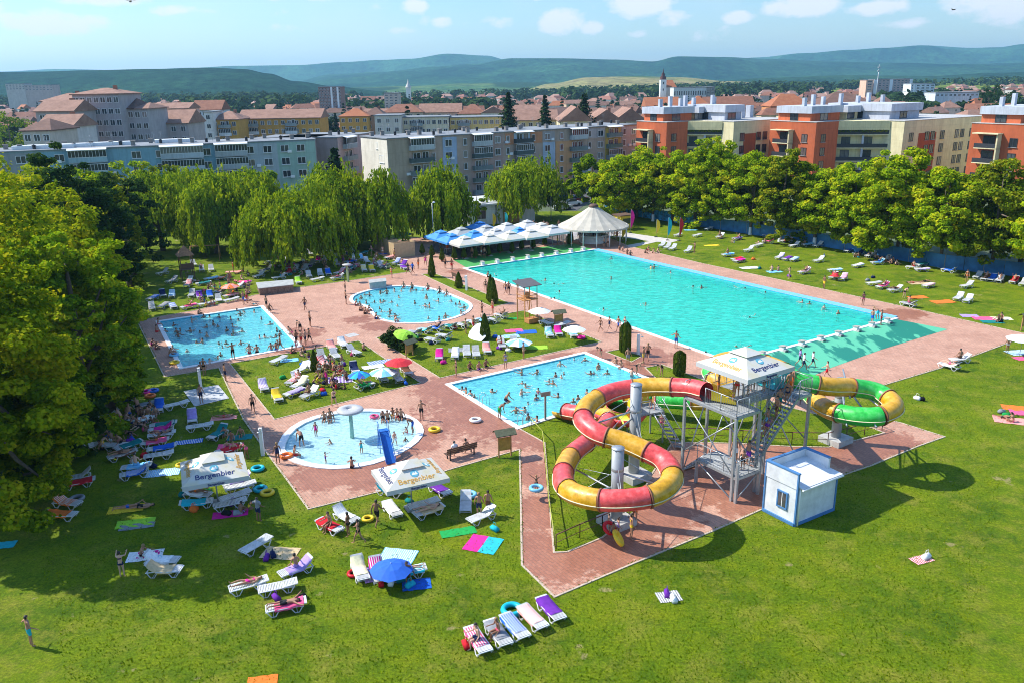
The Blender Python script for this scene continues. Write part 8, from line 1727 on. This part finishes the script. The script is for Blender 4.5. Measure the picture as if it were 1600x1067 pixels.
# cafe and tent guests
for i in range(64):
    f_ = RK.random(); x = 690+f_*185+RK.uniform(-6, 6); y = 399-f_*30-RK.uniform(0, 20); pp(f'{x:.1f},{y:.1f}', 'on the cafe terrace', ('stand','stand','akimbo','walk')[i % 4], grp='guests of the cafe')
for i in range(26): x = RK.uniform(886, 966); pp(f'{x:.1f},{RK.uniform(358,377):.1f}', 'before the beige tent', ('stand','walk','akimbo')[i % 3], grp='guests at the tent')
pp('906,377,blue,shirt 927,375,navy,shirt 931,372,white,shirt 946,371,white,shirt 950,374,red,bikini 963,377,orange,bikini 871,383,yellow,trunks 885,386,brown,bikini 738,404,black,trunks 752,402,white,trunks 757,404,black,trunks 744,400,red,trunks 950,387,brown,trunks 944,388,black,trunks', 'near the head of the swimming pool', ('stand','akimbo'))
# cafe tables
def table(x, y, i):
    g = g2(x, y); t = thing('cafe_table', 'square white cafe table', 'table', (g.x, g.y, 0), .5, 'tables of the cafe', 'on the cafe terrace'); MB().box((0,0,.73),(.8,.8,.04)).build('table_top', M_WHITE, t); [MB().box((a,b,.35),(.05,.05,.7)).build('leg', M_WHITE, t) for a in (-.35,.35) for b in (-.35,.35)]
for i in range(14): table(700+i*12.5, 396-i*2.1-(i % 2)*6, i)
# birds in the sky
for x, y, D, pl in ((204,3,30,'high on the left of the sky'),(1490,16,60,'high on the right of the sky')):
    p = atY(x, y, D); t = thing('bird', 'tiny dark bird with spread wings', 'bird', tuple(p), .6, None, pl); m = MB(); m.tube([(0,-.14,0),(0,-.05,.01),(0,.08,.01),(0,.16,0)], [.01,.035,.035,.008], 6); m.add([(0,.08,.01),(0,-.04,.01),(.30,-.05,.07),(.22,.06,.07)], [(0,1,2,3),(3,2,1,0)]); m.add([(0,.08,.01),(0,-.04,.01),(-.30,-.05,.07),(-.22,.06,.07)], [(0,1,2,3),(3,2,1,0)]); m.build('body', M_DARK, t)
# ripples and a little foam that the bathers stir up
def foam():
    L, Z = [], []
    for x, y, r in FOAM:
        q = (x, y); k = 26 if r > .8 else 14; a = RNG.uniform(0, 2*math.pi, k); d = r*RNG.uniform(.35, 1.25, k); cx_, cy_ = RNG.normal()*.25, RNG.normal()*.25
        for i in range(k):
            p = (x+cx_+d[i]*math.cos(a[i]), y+cy_+d[i]*math.sin(a[i]))
            j = [n for n, (pl, dp) in enumerate(POOLS) if inside(p, pl)]
            if j: L.append(p); Z.append(-.062 if j[0] != 4 else -.042)
    n = len(L); c = np.array([(a, b, z) for (a, b), z in zip(L, Z)]); nor = np.tile([0., 0., 1.], (n, 1))+RNG.normal(size=(n, 3))*.05
    kind(ob('water_foam', quads('water_foam', c, nor, RNG.uniform(.025, .10, n), .7, None, mat('foam', (.62,.78,.80), .5))), 'stuff')
foam()
flush_people()
finish_labels()
